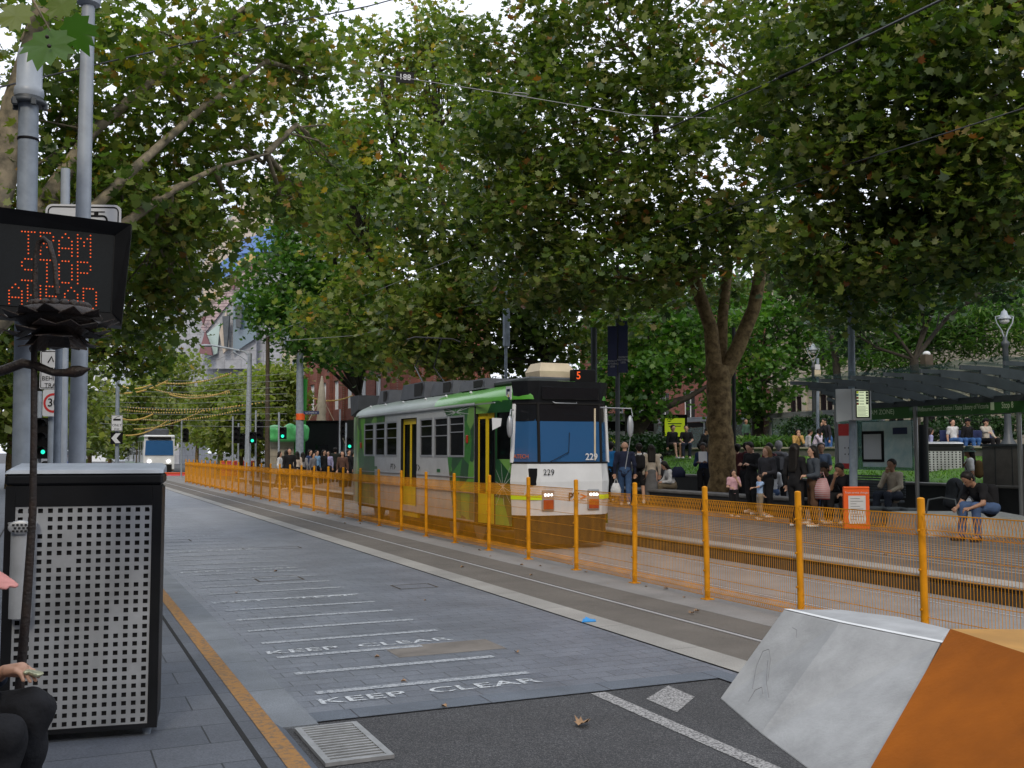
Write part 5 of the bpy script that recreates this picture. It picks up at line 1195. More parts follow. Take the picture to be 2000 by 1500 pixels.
face('dark_fin',[(434,618),(448,616),(443,680),(438,680)],'darkpole',D_-3.8,.5); face('dark_fin',[(458,596),(474,594),(470,640),(461,640)],'darkpole',D_-3.8,.5)
face('maroon_point',[(392,622),(402,612),(396,632)],'fac_brown',D_-3.9,.6); face('maroon_point',[(447,548),(462,540),(456,566)],'fac_brown',D_-3.9,.6); face('maroon_point',[(482,512),(500,508),(494,532)],'fac_brown',D_-3.9,.6); face('maroon_point',[(388,690),(400,648),(412,680),(414,694)],'fac_brown',D_-3.9,.6)
face('ochre_soffit',[(386,583),(420,570),(420,580),(390,592)],'fac_gold',D_-1.7,.4); face('ochre_soffit',[(460,512),(498,492),(500,510),(470,522)],'fac_gold',D_-1.9,.4)
# grey block left of tower and white tower far left
def block(label,x0,x1,y0,y1,d,m,name='office_building',rows=0,cols=0,wm='fac_glass'):
    a=W(x0,883,d); c=W(x1,883,d); a.z=0; c.z=0; u=(c-a); w_=u.length; hh=W((x0+x1)/2,y0,d).z
    ws=[]
    if rows:
        rh=hh/rows; cw=w_/cols
        ws=[(cw*(i+.12),cw*(i+.88),rh*(j+.3),rh*(j+.85)) for i in range(cols) for j in range(max(0,int(rows*.25)),rows)]
    return facade(name,label,'building',a,u,w_,hh,m,ws,depth=14,winm=wm,framem='fac_grey' if False else 'silver')
block('grey block left of the angular tower behind the street trees',300,350,600,0,150,'fac_grey',rows=10,cols=2)
block('white and black striped tower beyond the grey poles at far left',170,215,640,0,190,'whiteplastic',rows=13,cols=1,wm='black')
block('pale banded office building beside the striped tower',216,300,650,0,210,'fac_grey',rows=14,cols=6)
block('stone corner building behind the slim street tree',548,600,640,0,100,'stone',name='stone_corner_building',rows=5,cols=3)
# ================================================================ STREET FURNITURE
def pole(label,px,d,ytop,r,name='pole',z0=.05,lean=0,mt='galv',cap=True,group=None,ybase=None,cat='pole',rt=None):
    b_=W(px,883,d); b_.z=z0; top=W(px+lean,ytop,d); t=thing(name,label,cat,b_,0,group)
    b=MB(); b.tube([(0,0,0),(top.x-b_.x,top.y-b_.y,top.z-z0)],[r,rt or r*.9],16); b.build('shaft',M[mt],t)
    b=MB(); b.lathe((0,0,0),[(r*1.9,0),(r*1.9,.02),(r*1.15,.05),(r*1.05,.12)],16); b.build('base_plate',M[mt],t)
    return t,top
# left foreground poles
t,top=pole('thick galvanised pole with pale cylindrical cap behind the message board',52,8.0,205,.082,'antenna_pole',lean=4)
b=MB(); c=top; b.lathe(c,[(.075,0),(.125,.0),(.13,.03),(.10,.04),(.11,.055),(.105,.06)],16); b.build('bracket_ring',M['darkpole'],t,True)
for k in range(5): a=k*1.256; b=MB(); b.box(c.x+math.cos(a)*.12-.02,c.x+math.cos(a)*.12+.02,c.y+math.sin(a)*.12-.02,c.y+math.sin(a)*.12+.02,c.z-.03,c.z+.03,.005); b.build('bolt_lug',M['darkpole'],t,True)
b=MB(); b.lathe(c,[(.105,.06),(.112,.09),(.108,.13),(.096,.14),(.094,.40),(.085,.44),(0,.45)],20); b.build('antenna_cap',M['galv2'],t,True)
b=MB(); p=W(55,275,8.0); b.lathe(p,[(.0785,0),(.08,.005),(.08,.015),(.0785,.02)],16); b.build('band',M['signblack'],t,True)
t,top=pole('tall slim pale grey lamp pole with ribbed collar at the top left',152,9.0,-40,.080,'lamp_pole',lean=22,mt='galv2',rt=.055)
b=MB(); p=W(173,8,9.0)
vs=[(.062,-.02),(.10,.0),(.115,.35)]
b.lathe(p,vs,24,False); b.build('ribbed_collar',M['galv2'],t,True)
pole('thin grey sign pole between the two thick left poles',116,8.6,640,.032,'sign_pole')
# white tram sign peeking over the message board
t,top=pole('pale post holding the white tram symbol sign behind the message board',128,10.5,330,.05,'sign_post',mt='galv2')
t=thing('tram_symbol_sign','white rounded sign with a black tram symbol above the message board','sign',W(162,446,9.6),FACE+R(4))
def plate(b,w_,h,r,y=0,th=.01,cx=0,cz=0):
    P=[]
    for sx,sz,a0 in((1,1,0),(-1,1,90),(-1,-1,180),(1,-1,270)):
        for k in range(5): a=R(a0+k*22.5); P.append((cx+sx*(w_/2-r)+r*math.cos(a),y,cz+sz*(h/2-r)+r*math.sin(a)))
    b.slab(P,(0,th,0))
b=MB(); plate(b,.70,.46,.06,0,.008,0,0); b.build('plate',M['signwhite'],t)
b=MB(); 
def outline(b,w_,h,r,lw,y,cx=0,cz=0):
    def ring(w__,h_,r_):
        P=[]
        for sx,sz,a0 in((1,1,0),(-1,1,90),(-1,-1,180),(1,-1,270)):
            for k in range(5): a=R(a0+k*22.5); P.append((cx+sx*(w__/2-r_)+r_*math.cos(a),y,cz+sz*(h_/2-r_)+r_*math.sin(a)))
        return P
    A_=ring(w_,h,r); B_=ring(w_-2*lw,h-2*lw,max(r-lw,.002)); n=len(A_); b.add(A_+B_,[(i,(i+1)%n,n+(i+1)%n,n+i) for i in range(n)])
outline(b,.66,.42,.05,.012,-.003); b.build('border',M['signblack'],t)
b=MB(); outline(b,.22,.26,.05,.02,-.003,.12,-.0); outline(b,.14,.12,.02,.014,-.003,.12,.01); b.box(.04,.20,-.004,-.002,.155,.165); b.box(.1,.14,-.004,-.002,.13,.155); b.build('tram_symbol',M['signblack'],t)
# variable message board
MBD=7.6
t=thing('message_board','large black electronic message board reading tram stop ahead in orange lights','message board',W(100,520,MBD),FACE+R(20))
def rayplane(px,py,pt,rz):
    "where the line of sight through px,py meets the upright plane through pt whose front is turned by rz"
    c=Vector((0,0,CAMH)); dr=W(px,py,1)-c; n=Vector((math.sin(rz),-math.cos(rz),0)); return c+dr*((Vector(pt)-c).dot(n)/dr.dot(n))
def loc(px,py): # board-local coordinates
    p=rayplane(px,py,t.location,t.rotation_euler.z)-t.location; a=-t.rotation_euler.z; return Vector((p.x*math.cos(a)-p.y*math.sin(a),0,p.z))
x1=loc(258,440).x; x0=loc(-40,430).x; zt_=loc(130,428).z; zb_=loc(120,632).z
b=MB(); b.slab([(x0,0,zb_+.04),(x1-.06,0,zb_),(x1,0,zt_-.01),(x0,0,zt_+.05)],(0,.22,0)); b.build('housing',M['blackpaint'],t)
M['ledface']=mat('led_face',(.012,.015,.018),.7,spec=.2,var=.1,vs=60)
b=MB(); b.slab([(x0+.05,-.006,zb_+.12),(x1-.14,-.006,zb_+.10),(x1-.13,-.006,zt_-.10),(x0+.05,-.006,zt_-.06)],(0,.005,0)); b.build('display_face',M['ledface'],t)
b=MB(); b.slab([(x1-.13,-.008,zb_+.10),(x1-.055,-.09,zb_+.03),(x1-.005,-.09,zt_-.02),(x1-.12,-.008,zt_-.10)],(0,.012,0)); b.slab([(x0,-.09,zt_+.045),(x0,-.008,zt_-.06),(x1-.12,-.008,zt_-.10),(x1-.005,-.09,zt_-.02)],(0,.012,.0)); b.build('hood',M['blackpaint'],t)
FONT={'T':["11111","00100","00100","00100","00100","00100","00100"],'R':["11110","10001","10001","11110","10100","10010","10001"],'A':["00100","01010","10001","10001","11111","10001","10001"],'M':["10001","11011","10101","10101","10001","10001","10001"],
'S':["01111","10000","10000","01110","00001","00001","11110"],'O':["01110","10001","10001","10001","10001","10001","01110"],'P':["11110","10001","10001","11110","10000","10000","10000"],'H':["10001","10001","10001","11111","10001","10001","10001"],'E':["11111","10000","10000","11110","10000","10000","11111"],'D':["11110","10001","10001","10001","10001","10001","11110"]}
def leds(word,pxc,pyt,cw,ch,slope=.06):
    b=MB(); n=len(word); adv=cw*1.45; xs=pxc-(n*adv-.45*cw)/2
    for i,chh in enumerate(word):
        for r_,row in enumerate(FONT[chh]):
            for c_,v in enumerate(row):
                if v=='1':
                    p=loc(xs+i*adv+c_*cw/4,pyt+r_*ch/6+(xs+i*adv+c_*cw/4-100)*slope); q=[(math.cos(k*math.pi/3)*.0058+p.x,-.010,p.z+math.sin(k*math.pi/3)*.0058) for k in range(6)]; b.poly(q[::-1])
    b.build('led_word',M['ledorange'],t)
leds('TRAM',110,456,25,42); leds('STOP',110,509,25,42); leds('AHEAD',103,560,25,38)
b=MB(); b.cyl((loc(60,520).x,.22,0),(loc(60,520).x,.40,0),.05,n=8); b.build('mount',M['darkpole'],t)
# yield sign and 30 sign
t=thing('yield_sign','white rectangular sign reading yield behind tram between the left poles','sign',W(104,722,11.5),FACE)
b=MB(); plate(b,.30,.44,.02); b.build('plate',M['signwhite'],t); b=MB(); outline(b,.28,.42,.015,.008,-.003); b.build('border',M['signblack'],t)
b=MB(); b.text('YIELD',(0,-.004,-.01),(1,0,0),(0,0,1),.085); b.text('BEHIND',(0,-.004,-.10),(1,0,0),(0,0,1),.07); b.text('TRAM',(0,-.004,-.18),(1,0,0),(0,0,1),.07); b.tube([(-.06,-.004,.08),(-.02,-.004,.15),(.0,-.004,.09)],.007,4); b.tube([(.05,-.004,.08),(.05,-.004,.17),(.09,-.004,.1)],.008,4); b.build('lettering',M['signblack'],t)
t=thing('speed_sign','white speed limit sign with thirty in a red ring between the left poles','sign',W(104,787,11.5),FACE)
b=MB(); plate(b,.24,.30,.02); b.build('plate',M['signwhite'],t)
def annulus(b,r1,r0,y,cx=0,cz=0,n=28):
    A_=[(cx+r1*math.cos(2*math.pi*k/n),y,cz+r1*math.sin(2*math.pi*k/n)) for k in range(n)]; B_=[(cx+r0*math.cos(2*math.pi*k/n),y,cz+r0*math.sin(2*math.pi*k/n)) for k in range(n)]
    b.add(A_+B_,[(i,(i+1)%n,n+(i+1)%n,n+i) for i in range(n)])
b=MB(); annulus(b,.11,.085,-.003); b.build('red_ring',M['signred'],t); b=MB(); b.text('30',(0,-.004,0),(1,0,0),(0,0,1),.13,'CENTER',.008); b.build('number',M['signblack'],t)
pole('grey post carrying the yield and speed signs',104,11.6,640,.04,'sign_post')
# iron flower sculpture
D=4.95
t=thing('iron_flower_stand','rusted iron flower sculpture on a thin dark pole in the left foreground','sculpture',(*W(62,883,D)[:2],.05))
q=lambda px,py,dd=0:W(px,py,D+dd)
b=MB(); base=W(40,883,D); base.z=.05; b.tube([base,q(52,1180),q(64,1000),q(66,850),q(67,650)],[.024,.022,.018,.016,.015],10); b.build('pole',M['iron'],t,True)
b=MB(); b.tube([q(72,640),q(68,560),q(70,500),q(76,474),q(86,466),q(96,474),q(106,510),(q(112,575))],[.013,.013,.013,.014,.014,.013,.013,.012],10); b.build('crook',M['iron'],t,True)
c=q(115,628)
b=MB(); b.lathe(c,[(.0,-.07),(.10,-.065),(.17,-.02),(.20,.025),(.17,.06),(.12,.075),(.0,.07)],24); b.build('flower_head',M['iron'],t,True)
b=MB()
for k in range(18): a=k*2*math.pi/18; b.ball((c.x+math.cos(a)*.125,c.y+math.sin(a)*.125,c.z+.075),(.024,.024,.022),8)
b.build('beaded_rim',M['iron'],t,True)
for row,(n,r0,r1,z0,z1,wd) in enumerate(((14,.16,.275,.015,.035,.055),(12,.12,.25,-.03,-.03,.06),(10,.09,.19,-.06,-.12,.05))):
    for k in range(n):
        a=k*2*math.pi/n+row*.2; ca,sa=math.cos(a),math.sin(a); j=random.uniform(-.03,.03)
        b=MB(); 
        def pt(r_,s_,z): return (c.x+ca*r_-sa*s_,c.y+sa*r_+ca*s_,c.z+z)
        b.slab([pt(r0,-wd*.6,z0),pt((r0+r1)/2,-wd,(z0+z1)/2-.02+j),pt(r1,0,z1+j),pt((r0+r1)/2,wd,(z0+z1)/2-.02+j),pt(r0,wd*.6,z0)],(0,0,.005)); b.build('petal',M['iron'],t,True)
b=MB(); b.tube([q(-30,735),q(10,722),q(45,709),q(75,716),q(105,728),q(130,728),q(145,726),q(158,724),q(168,722),q(176,720)],[.022,.024,.024,.021,.018,.020,.030,.026,.012,.005],10); b.build('snake_bar',M['iron'],t,True)
# tram only sign and post
t,top=pole('slim grey post of the tram only sign left of the distant tram',230,44,725,.09,'sign_post')
t=thing('tram_only_sign','white tram only end sign above a chevron board','sign',W(228,838,43.8),FACE)
b=MB(); plate(b,.48,.68,.02,cz=.26); b.build('plate',M['signwhite'],t); b=MB(); outline(b,.46,.66,.02,.015,-.003,cz=.26); b.text('ONLY',(0,-.004,.16),(1,0,0),(0,0,1),.15,'CENTER',.005); b.text('END',(0,-.004,.0),(1,0,0),(0,0,1),.11); b.box(-.16,.16,-.006,-.003,.36,.44); b.tube([(-.1,-.005,.45),(0,-.005,.52),(.12,-.005,.55)],.01,4); b.build('lettering',M['signblack'],t)
b=MB(); b.box(-.26,.26,0,.02,-.64,-.14); b.build('chevron_board',M['signblack'],t); b=MB(); b.poly([(.18,-.004,-.18),(-.04,-.004,-.18),(-.22,-.004,-.39),(-.04,-.004,-.6),(.18,-.004,-.6),(.0,-.004,-.39)]); b.build('chevron',M['signwhite'],t)
# lamp pole with curved arm
t,top=pole('pale grey street lamp with long curved arm beyond the fence',484,58,690,.19,'street_lamp',z0=0,mt='galv2',lean=4,rt=.12)
b=MB(); b.tube([W(488,695,58),W(478,687,58),W(450,681,58),W(412,674,58)],[.07,.06,.05,.06],8); b.tube([W(488,712,58),W(476,700,58),W(455,686,58)],.035,6); b.build('arm',M['galv2'],t,True)
b=MB(); p=W(404,675,58); b.ball(p,(.35,.16,.08)); b.build('lamp_head',M['galv2'],t,True)
pole('brown overhead wire mast left of the green building',523,56,655,.15,'wire_mast',z0=0,mt='kerbface',rt=.1)
t,top=pole('thick grey mast with red band and blue street sign',586,56,690,.24,'wire_mast',z0=0,mt='galv',rt=.18)
b=MB(); p=W(587,815,56); b.cyl(p-Vector((0,0,.15)),p+Vector((0,0,.2)),.25,n=16); b.build('red_band',M['orangesign'],t,True)
b=MB(); p=W(608,806,55.6); b.box(-.42,.42,0,.03,-.09,.09); sgn=b; 
st=thing('street_name_sign','small blue street name sign fixed to the thick mast','sign',p,FACE); b.build('plate',M['navy'],st); b=MB(); b.text('La Trobe St',(0,-.005,0),(1,0,0),(0,0,1),.13); b.build('lettering',M['signwhite'],st)
# traffic signals
def signal(label,px,d,yhead,lit=False,ped=False,back=False):
    t,top=pole(label,px,d,yhead-38*58/d,.055,'traffic_signal',z0=0,mt='galv2',cat='traffic light',group='traffic signals at the far crossing')
    p=W(px+ (7 if not back else 5),yhead,d-.15); a=FACE
    h=(.95 if not ped else .62); w_=.32
    u=Vector((math.cos(a),math.sin(a),0)); nrm=Vector((math.sin(a),-math.cos(a),0))
    def P(x,y,z): return p+u*x-nrm*y+Vector((0,0,z))
    b=MB(); b.slab([P(-w_/2,0,-h/2),P(w_/2,0,-h/2),P(w_/2,0,h/2),P(-w_/2,0,h/2)],-nrm*.25 if False else nrm*-.25); hd=b.build('signal_head',M['signblack'],t,True)
    n=3 if not ped else 2
    for k in range(n):
        z=h/2-h/n*(k+.5); b=MB(); r=.085 if d>30 else .05
        on=lit and k==n-1
        b.poly([P(math.cos(q_*math.pi/6)*r,-.012,z+math.sin(q_*math.pi/6)*r) for q_ in range(12)]); b.build('lens',M['ledgreen' if on else 'darkglass'],hd,True)
        b=MB(); pts=[P(math.cos(x_)*.13,-.18,z+math.sin(x_)*.13) for x_ in np.linspace(0,math.pi,7)]; pts2=[P(math.cos(x_)*.13,-.0,z+math.sin(x_)*.13) for x_ in np.linspace(0,math.pi,7)]
        b.add(pts+pts2,[(i,i+1,i+8,i+7) for i in range(6)]); b.build('visor',M['signblack'],hd,True)
    return t
signal('pedestrian signal with green figure beside the curved lamp',486,56,855,True,True); signal('three lamp signal left of the brown mast',500,57,840); signal('green pedestrian signal on the pole before the green building',545,54,846,True,True)
signal('signal pole left of the curved street lamp',455,60,850); signal('signal on the pole in front of the black booth corner',664,57,838); signal('pedestrian signal with green figure next to the tram rear',676,55,866,True,True); signal('signal pole just right of the distant tram',355,70,850); signal('thin signal pole left of the crossing crowd',466,62,862)
signal('green signal glimpsed between the left grey poles',78,24,856,True)
# red barriers
for i,(px,lab) in enumerate(((455,'red plastic road barrier left piece beyond the fence'),(475,'red plastic road barrier middle piece beyond the fence'),(342,'low red barrier right of the distant tram'))):
    t=thing('road_barrier',lab,'barrier',(*W(px,883,76)[:2],0),FACE+R(10),'red plastic barriers')
    b=MB(); hz_=1.02 if px>400 else .16; b.hull([(-.9,-.25,0),(.9,-.25,0),(.9,.25,0),(-.9,.25,0)],[(-.85,-.1,hz_),(.85,-.1,hz_),(.85,.1,hz_),(-.85,.1,hz_)]); b.build('body',M['signred'],t); b=MB(); b.box(-.87,.87,-.14,.14,hz_+.005,hz_+.09,.02); b.build('top_rail',M['orangesign'],t)
for i,px in enumerate((530,553,600,640)):
    t=thing('pedestrian_rail',['metal pedestrian rail before the white shirt','metal pedestrian rail under the signal pole','metal pedestrian rail before the booth','metal pedestrian rail before the lilac shirt'][i],'railing',(*W(px,883,56)[:2],0),FACE,'metal rails at the far crossing')
    b=MB()
    for x in(-.6,-.2,.2,.6): b.tube([(x,0,0),(x,0,1.05)],.02,6)
    b.tube([(-.65,0,1.05),(.65,0,1.05)],.025,6); b.tube([(-.65,0,.6),(.65,0,.6)],.02,6); b.build('rail',M['silver'],t)
# poles by platform
t,top=pole('slim grey mast behind the tram roof',988,32,560,.055,'wire_mast',z0=.24,mt='galv',rt=.045)
b=MB(); p=W(989,640,32); b.box(p.x-.09,p.x+.09,p.y-.09,p.y+.09,p.z-.6,p.z+.6,.02); b.build('equipment_box',M['galv'],t,True)
pole('dark green mast behind the tram front',1160,30,640,.10,'wire_mast',z0=.24,mt='fac_teal' if False else 'darkpole',rt=.09)
t,top=pole('dark grey banner pole between the tram and the big tree',1206,29.5,500,.075,'banner_pole',z0=.24,mt='darkpole',rt=.055)
for k,(px,y0,y1) in enumerate(((1196,638,735),(1217,628,728))):
    p0,p1=W(px-9,y1,29.4),W(px+9,y0,29.4); b=MB(); u=Vector((math.cos(FACE),math.sin(FACE),0)); w_=.27
    q0=W(px,y0,29.4); q1=W(px,y1,29.4); b.slab([q1-u*w_/2,q1+u*w_/2,q0+u*w_/2,q0-u*w_/2],(.004,.009,0)); bn=b.build('banner',M['navy'],t,True)
    b=MB(); c=q1.lerp(q0,.30)-Vector((.41,.912,0))*.01
    for r_,tx in enumerate(('EXPECT','NOTHING','LESS')): b.text(tx,c-Vector((0,0,r_*.075)),u,(0,0,1),.075,'CENTER',.004)
    b.build('banner_lettering',M['signwhite'],bn,True)
    b=MB(); b.tube([q0-u*.15+Vector((0,0,.01)),q0+u*.15+Vector((0,0,.01))],.012,5); b.build('bracket',M['wire'],t,True)
pole('black lamp pole right of the big tree trunk',1433,33,640,.065,'lamp_pole',z0=.24,mt='blackpaint')
# display pole at platform
D=21.3
t,top=pole('grey mast carrying the passenger information display',1665,D,415,.085,'display_mast',z0=.24,mt='galv',lean=-6,rt=.06)
for k,(x0_,x1_,y0,y1) in enumerate(((1651,1671,475,515),)):
    p=W(1661,495,D); b=MB(); b.box(p.x-.10,p.x+.10,p.y-.09,p.y+.09,p.z-.22,p.z+.22,.015); b.build('equipment_box',M['galv'],t,True)
ds=thing('information_display','white double sided tram times display with lit pale green screen','display',W(1668,790,D-.1),FACE)
b=MB(); b.box(-.06,.33,-.10,.06,-.33,.33,.02); b.build('case',M['whiteplastic'],ds); b=MB(); b.slab([(-.36,.02,-.36),(-.07,-.06,-.32),(-.07,-.06,.32),(-.36,.02,.32)],(.03,.14,0)); b.build('side_case',M['whiteplastic'],ds)
b=MB(); plate(b,.29,.57,.02,-.108,.006,.145,0); b.build('screen_bezel',M['signblack'],ds); b=MB(); b.box(.02,.26,-.114,-.111,-.26,.27); sc_=b.build('screen',M['screen'],ds)
b=MB(); 
for i,(c,z) in enumerate(((0,.245),(1,.19),(2,.13),(3,.07),(2,.01))): b.mi=c; b.box(.02,.06,-.117,-.1145,z-.022,z+.022)
b.mi=4
for i in range(5): b.box(.075,.17,-.117,-.1145,.24-i*.06,.25-i*.06); b.box(.21,.255,-.117,-.1145,.22-i*.055,.262-i*.055)
for i in range(8): b.box(.03,.2+.04*(i%2),-.117,-.1145,-.05-i*.026,-.056-i*.026)
M['cyan']=mat('cyan_tile',(.1,.5,.6),.5); b.build('screen_text',[M['lime'],M['cyan'],M['signred'],M['navy'],M['signblack']],sc_)
# orange A frame
t=thing('service_notice_stand','orange standing notice headed tram service changes on the platform','notice stand',(*W(1672,883,20.1)[:2],.24),FACE+R(6))
b=MB(); b.slab([(-.27,0,.02),(.25,0,.02),(.25,0,.80),(-.27,0,.80)],(0,.05,0)); b.tube([(-.27,.02,.81),(.25,.02,.81)],.03,8); b.build('frame',M['orangesign'],t)
b=MB(); b.box(-.18,.17,-.006,-.001,.12,.66); b.build('paper_notice',M['paper'],t)
b=MB(); b.text('Tram service changes',(-.01,-.008,.72),(1,0,0),(0,0,1),.055); b.build('heading',M['signwhite'],t)
b=MB()
for i in range(9): b.box(-.14,.05+.08*math.sin(i*2.1),-.0085,-.0065,.60-i*.05,.607-i*.05)
b.build('printed_lines',M['roofgrey'],t)
# platform bench edge + seats
t=thing('platform_bench','long dark grey kerb bench separating the platform from the walkers','bench',(15.9,24,.24))
b=MB(); b.box(15.55,16.0,19,34,.24,.62); b.build('base',M['darkwall'],t,True); b=MB(); b.box(15.5,16.05,18.95,34.1,.62,.70,.02); b.build('seat_top',M['stonewall'],t,True)
t=thing('mesh_litter_bin','pale perforated bin end behind the grey hoodie man','litter bin',(*W(1529,883,27.6)[:2],.24),FACE)
b=MB(); b.box(-.2,.2,.02,.5,.02,1.0,.02); b.build('body',M['blackpaint'],t); b=MB(); hs=[(-.17+.034*i,-.17+.034*i+.018,.1+.036*j,.1+.036*j+.02) for i in range(10) for j in range(22)]; b.holes((0,0,0),(1,0,0),(0,0,1),(0,1,0),-.19,.19,.06,.95,hs,.004); b.build('perforated_panel',M['steel'],t)
# pale concrete seats near shelter
for i,(px,d,w_,lab) in enumerate(((1715,21.5,.42,'white concrete seat block under the seated beige man'),(1752,21.2,.42,'white concrete seat block left of the shelter post'),(1785,20.8,.3,'narrow white seat block beside the shelter post'))):
    t=thing('seat_block',lab,'seat block',(*W(px,883,d)[:2],.24),FACE,'white seat blocks'); b=MB(); b.box(-w_/2,w_/2,0,.5,0,.30,.02); b.build('block',M['strip'],t); b=MB(); b.box(-w_/2-.02,w_/2+.02,-.02,.52,.305,.36,.01); b.build('seat',M['darkpole'],t)
t=thing('concrete_ramp','large pale concrete seat plinth under the bent over man','plinth',(*W(1850,883,19)[:2],.24),FACE)
b=MB(); b.hull([(-.6,-.5,0),(1.4,-.9,0),(1.6,1.6,0),(-.6,1.6,0)],[(-.5,-.1,.34),(1.3,-.4,.34),(1.6,1.5,.34),(-.5,1.5,.34)]); b.build('body',M['strip'],t); b=MB(); b.tube([(-.3,.3,.345),(-.25,.3,.62),(-.0,.3,.66),(.25,.3,.62),(.3,.3,.345)],.018,8); b.build('armrest',M['darkpole'],t)
# tram shelter
SX=16.75
t=thing('tram_shelter','dark tram shelter with curved glass roof and green station name band','shelter',(SX,13,.24))
for px,b0 in((1788,SX),(1990,SX),(1633,SX)):
    y=A(px,b0); b=MB(); b.tube([(b0,y,.24),(b0,y,2.95)],.045,12); b.build('post',M['aluminium'],t,True)
b=MB(); y0,y1=A(1990,SX)+.1,A(1790,SX)-.08
z1=Z(1880,784,SX); z0=Z(1880,808,SX)
yl0,yl1=A(1786,SX)+.1,A(1636,SX)-.05
b.box(SX-.05,SX+.05,y0-4,y1,z0-.02,z1+.04); b.build('name_band',M['greensign'],t,True)
b=MB(); b.box(SX-.05,SX+.05,yl0,yl1,z0-.05,z1+.04); b.build('zone_band',M['greensign'],t,True)
b=MB(); u=(0,-1,0); zc=(z0+z1)/2
b.text('Melbourne Central Station / State Library of Victoria',(SX-.054,A(1797,SX),zc),(0,-.62,0),(0,0,1),.135,'LEFT',.007); b.build('name_lettering',M['palegreen'],t,True)
b=MB(); b.text('Stop 8',(SX-.054,A(1984,SX),zc),(0,-.6,0),(0,0,1),.17,'RIGHT',.006); b.build('stop_lettering',M['palegreen'],t,True)
b=MB(); b.box(SX-.055,SX-.051,A(1946,SX),A(1939,SX),zc-.08,zc+.08); b.build('tram_icon',M['palegreen'],t,True)
b=MB(); b.text('(FREE TRAM ZONE)',(SX-.054,A(1708,SX),zc-.02),u,(0,0,1),.15); b.build('zone_lettering',M['palegreen'],t,True)
# roof: beams and glass
ye=A(1481,14.4); 
ys=np.linspace(ye,6.5,15)
def rz_(x): f=(x-13.9)/(17.6-13.9); return 3.22-.50*f+.16*math.sin(f*math.pi)
xs=np.linspace(13.9,17.6,9)
for i,y in enumerate(ys):
    k=min(1,(i+1.0)/3.0); xx=[17.6-(17.6-x)*k for x in xs]
    b=MB(); pts=[]
    for j in range(8):
        dz=.16*math.sin((j+.5)/8*math.pi)+.05; b.slab([(xx[j],y-.02,rz_(xx[j])-dz),(xx[j+1],y-.02,rz_(xx[j+1])-dz),(xx[j+1],y-.02,rz_(xx[j+1])-.01),(xx[j],y-.02,rz_(xx[j])-.01)],(0,.04,0))
    b.build('roof_beam',M['darkpole'],t,True)
for i in range(len(ys)-1):
    k0=min(1,(i+1.)/3);k1=min(1,(i+2.)/3); b=MB(); vs=[];fs=[]
    for j,x in enumerate(xs):
        xa=17.6-(17.6-x)*k0; xb=17.6-(17.6-x)*k1; tw=.07*(1-j/8.)
        vs+=[(xa,ys[i]-.03,rz_(xa)+.01),(xb,ys[i+1]+.03,rz_(xb)+.01+tw)]
    for j in range(8): fs.append((2*j,2*j+1,2*j+3,2*j+2))
    b.add(vs,fs,True); b.build('glass_roof_pane',M['roofglass'],t,True)
b=MB(); b.box(17.0,17.12,6.5,ye-1,2.50,2.66); b.build('rear_beam',M['darkpole'],t,True)
b=MB(); b.box(SX-.06,SX+.06,6.5,A(1640,SX),2.72,2.84); b.build('front_beam',M['darkpole'],t,True)
# glass map wall with posters and slatted bench (behind the seated people)
GX=17.35
ya,yb=A(1782,GX),A(1640,GX)
b=MB(); b.box(GX,GX+.02,ya,yb,Z(1710,918,GX),Z(1710,822,GX)); b.build('map_glass',M['shelterglass'],t,True)
M['mapprint']=mat('city_map_print',(.44,.61,.62),.4,vs=5,col2=(.64,.75,.73),detail=12)
b=MB(); b.box(GX-.010,GX-.002,ya+.03,A(1684,GX),Z(1710,912,GX),Z(1710,824,GX)); b.build('map_print',M['mapprint'],t,True)
b=MB(); b.box(GX-.03,GX-.002,A(1726,GX),A(1684,GX),Z(1705,902,GX),Z(1705,842,GX)); b.build('map_frame',M['signblack'],t,True)
b=MB(); b.box(GX-.04,GX-.031,A(1722,GX),A(1688,GX),Z(1705,897,GX),Z(1705,848,GX)); b.build('map_sheet',M['paper'],t,True)
b=MB(); b.box(GX-.018,GX-.011,A(1772,GX),A(1744,GX),Z(1758,848,GX),Z(1758,835,GX)); b.build('blue_notice',M['navy'],t,True)
b=MB(); y_a,y_b=A(1674,GX),A(1634,GX); b.box(GX-.03,GX-.003,y_a,y_b,Z(1650,915,GX),Z(1650,828,GX)); o=b.build('city_poster',M['paper'],t,True)
b=MB(); b.box(GX-.036,GX-.031,y_a,y_b,Z(1650,851,GX),Z(1650,828,GX)); b.box(GX-.036,GX-.031,y_a,y_b,Z(1650,915,GX),Z(1650,905,GX)); b.build('red_heading',M['signred'],o,True)
b=MB()
for i in range(6): b.tube([(GX-.035,y_a+.15+(i%3)*.12,1.7+(i//3)*.15),(GX-.033,y_a+.15+(i%3)*.12,1.7+(i//3)*.15)],.02,6)
b.build('printed_dots',M['signblack'],o,True)
b=MB()
for i in range(9): b.box(GX-.28,GX-.25,ya,yb,.75+i*.055,.785+i*.055)
b.build('bench_back_slats',M['darkpole'],t,True)
b=MB(); b.box(GX-.75,GX-.28,ya,yb,.64,.69,.01); b.build('bench_seat',M['darkpole'],t,True)
for y in(ya+.2,yb-.2): b=MB(); b.box(GX-.7,GX-.3,y,y+.06,.24,.639); b.build('bench_leg',M['aluminium'],t,True)
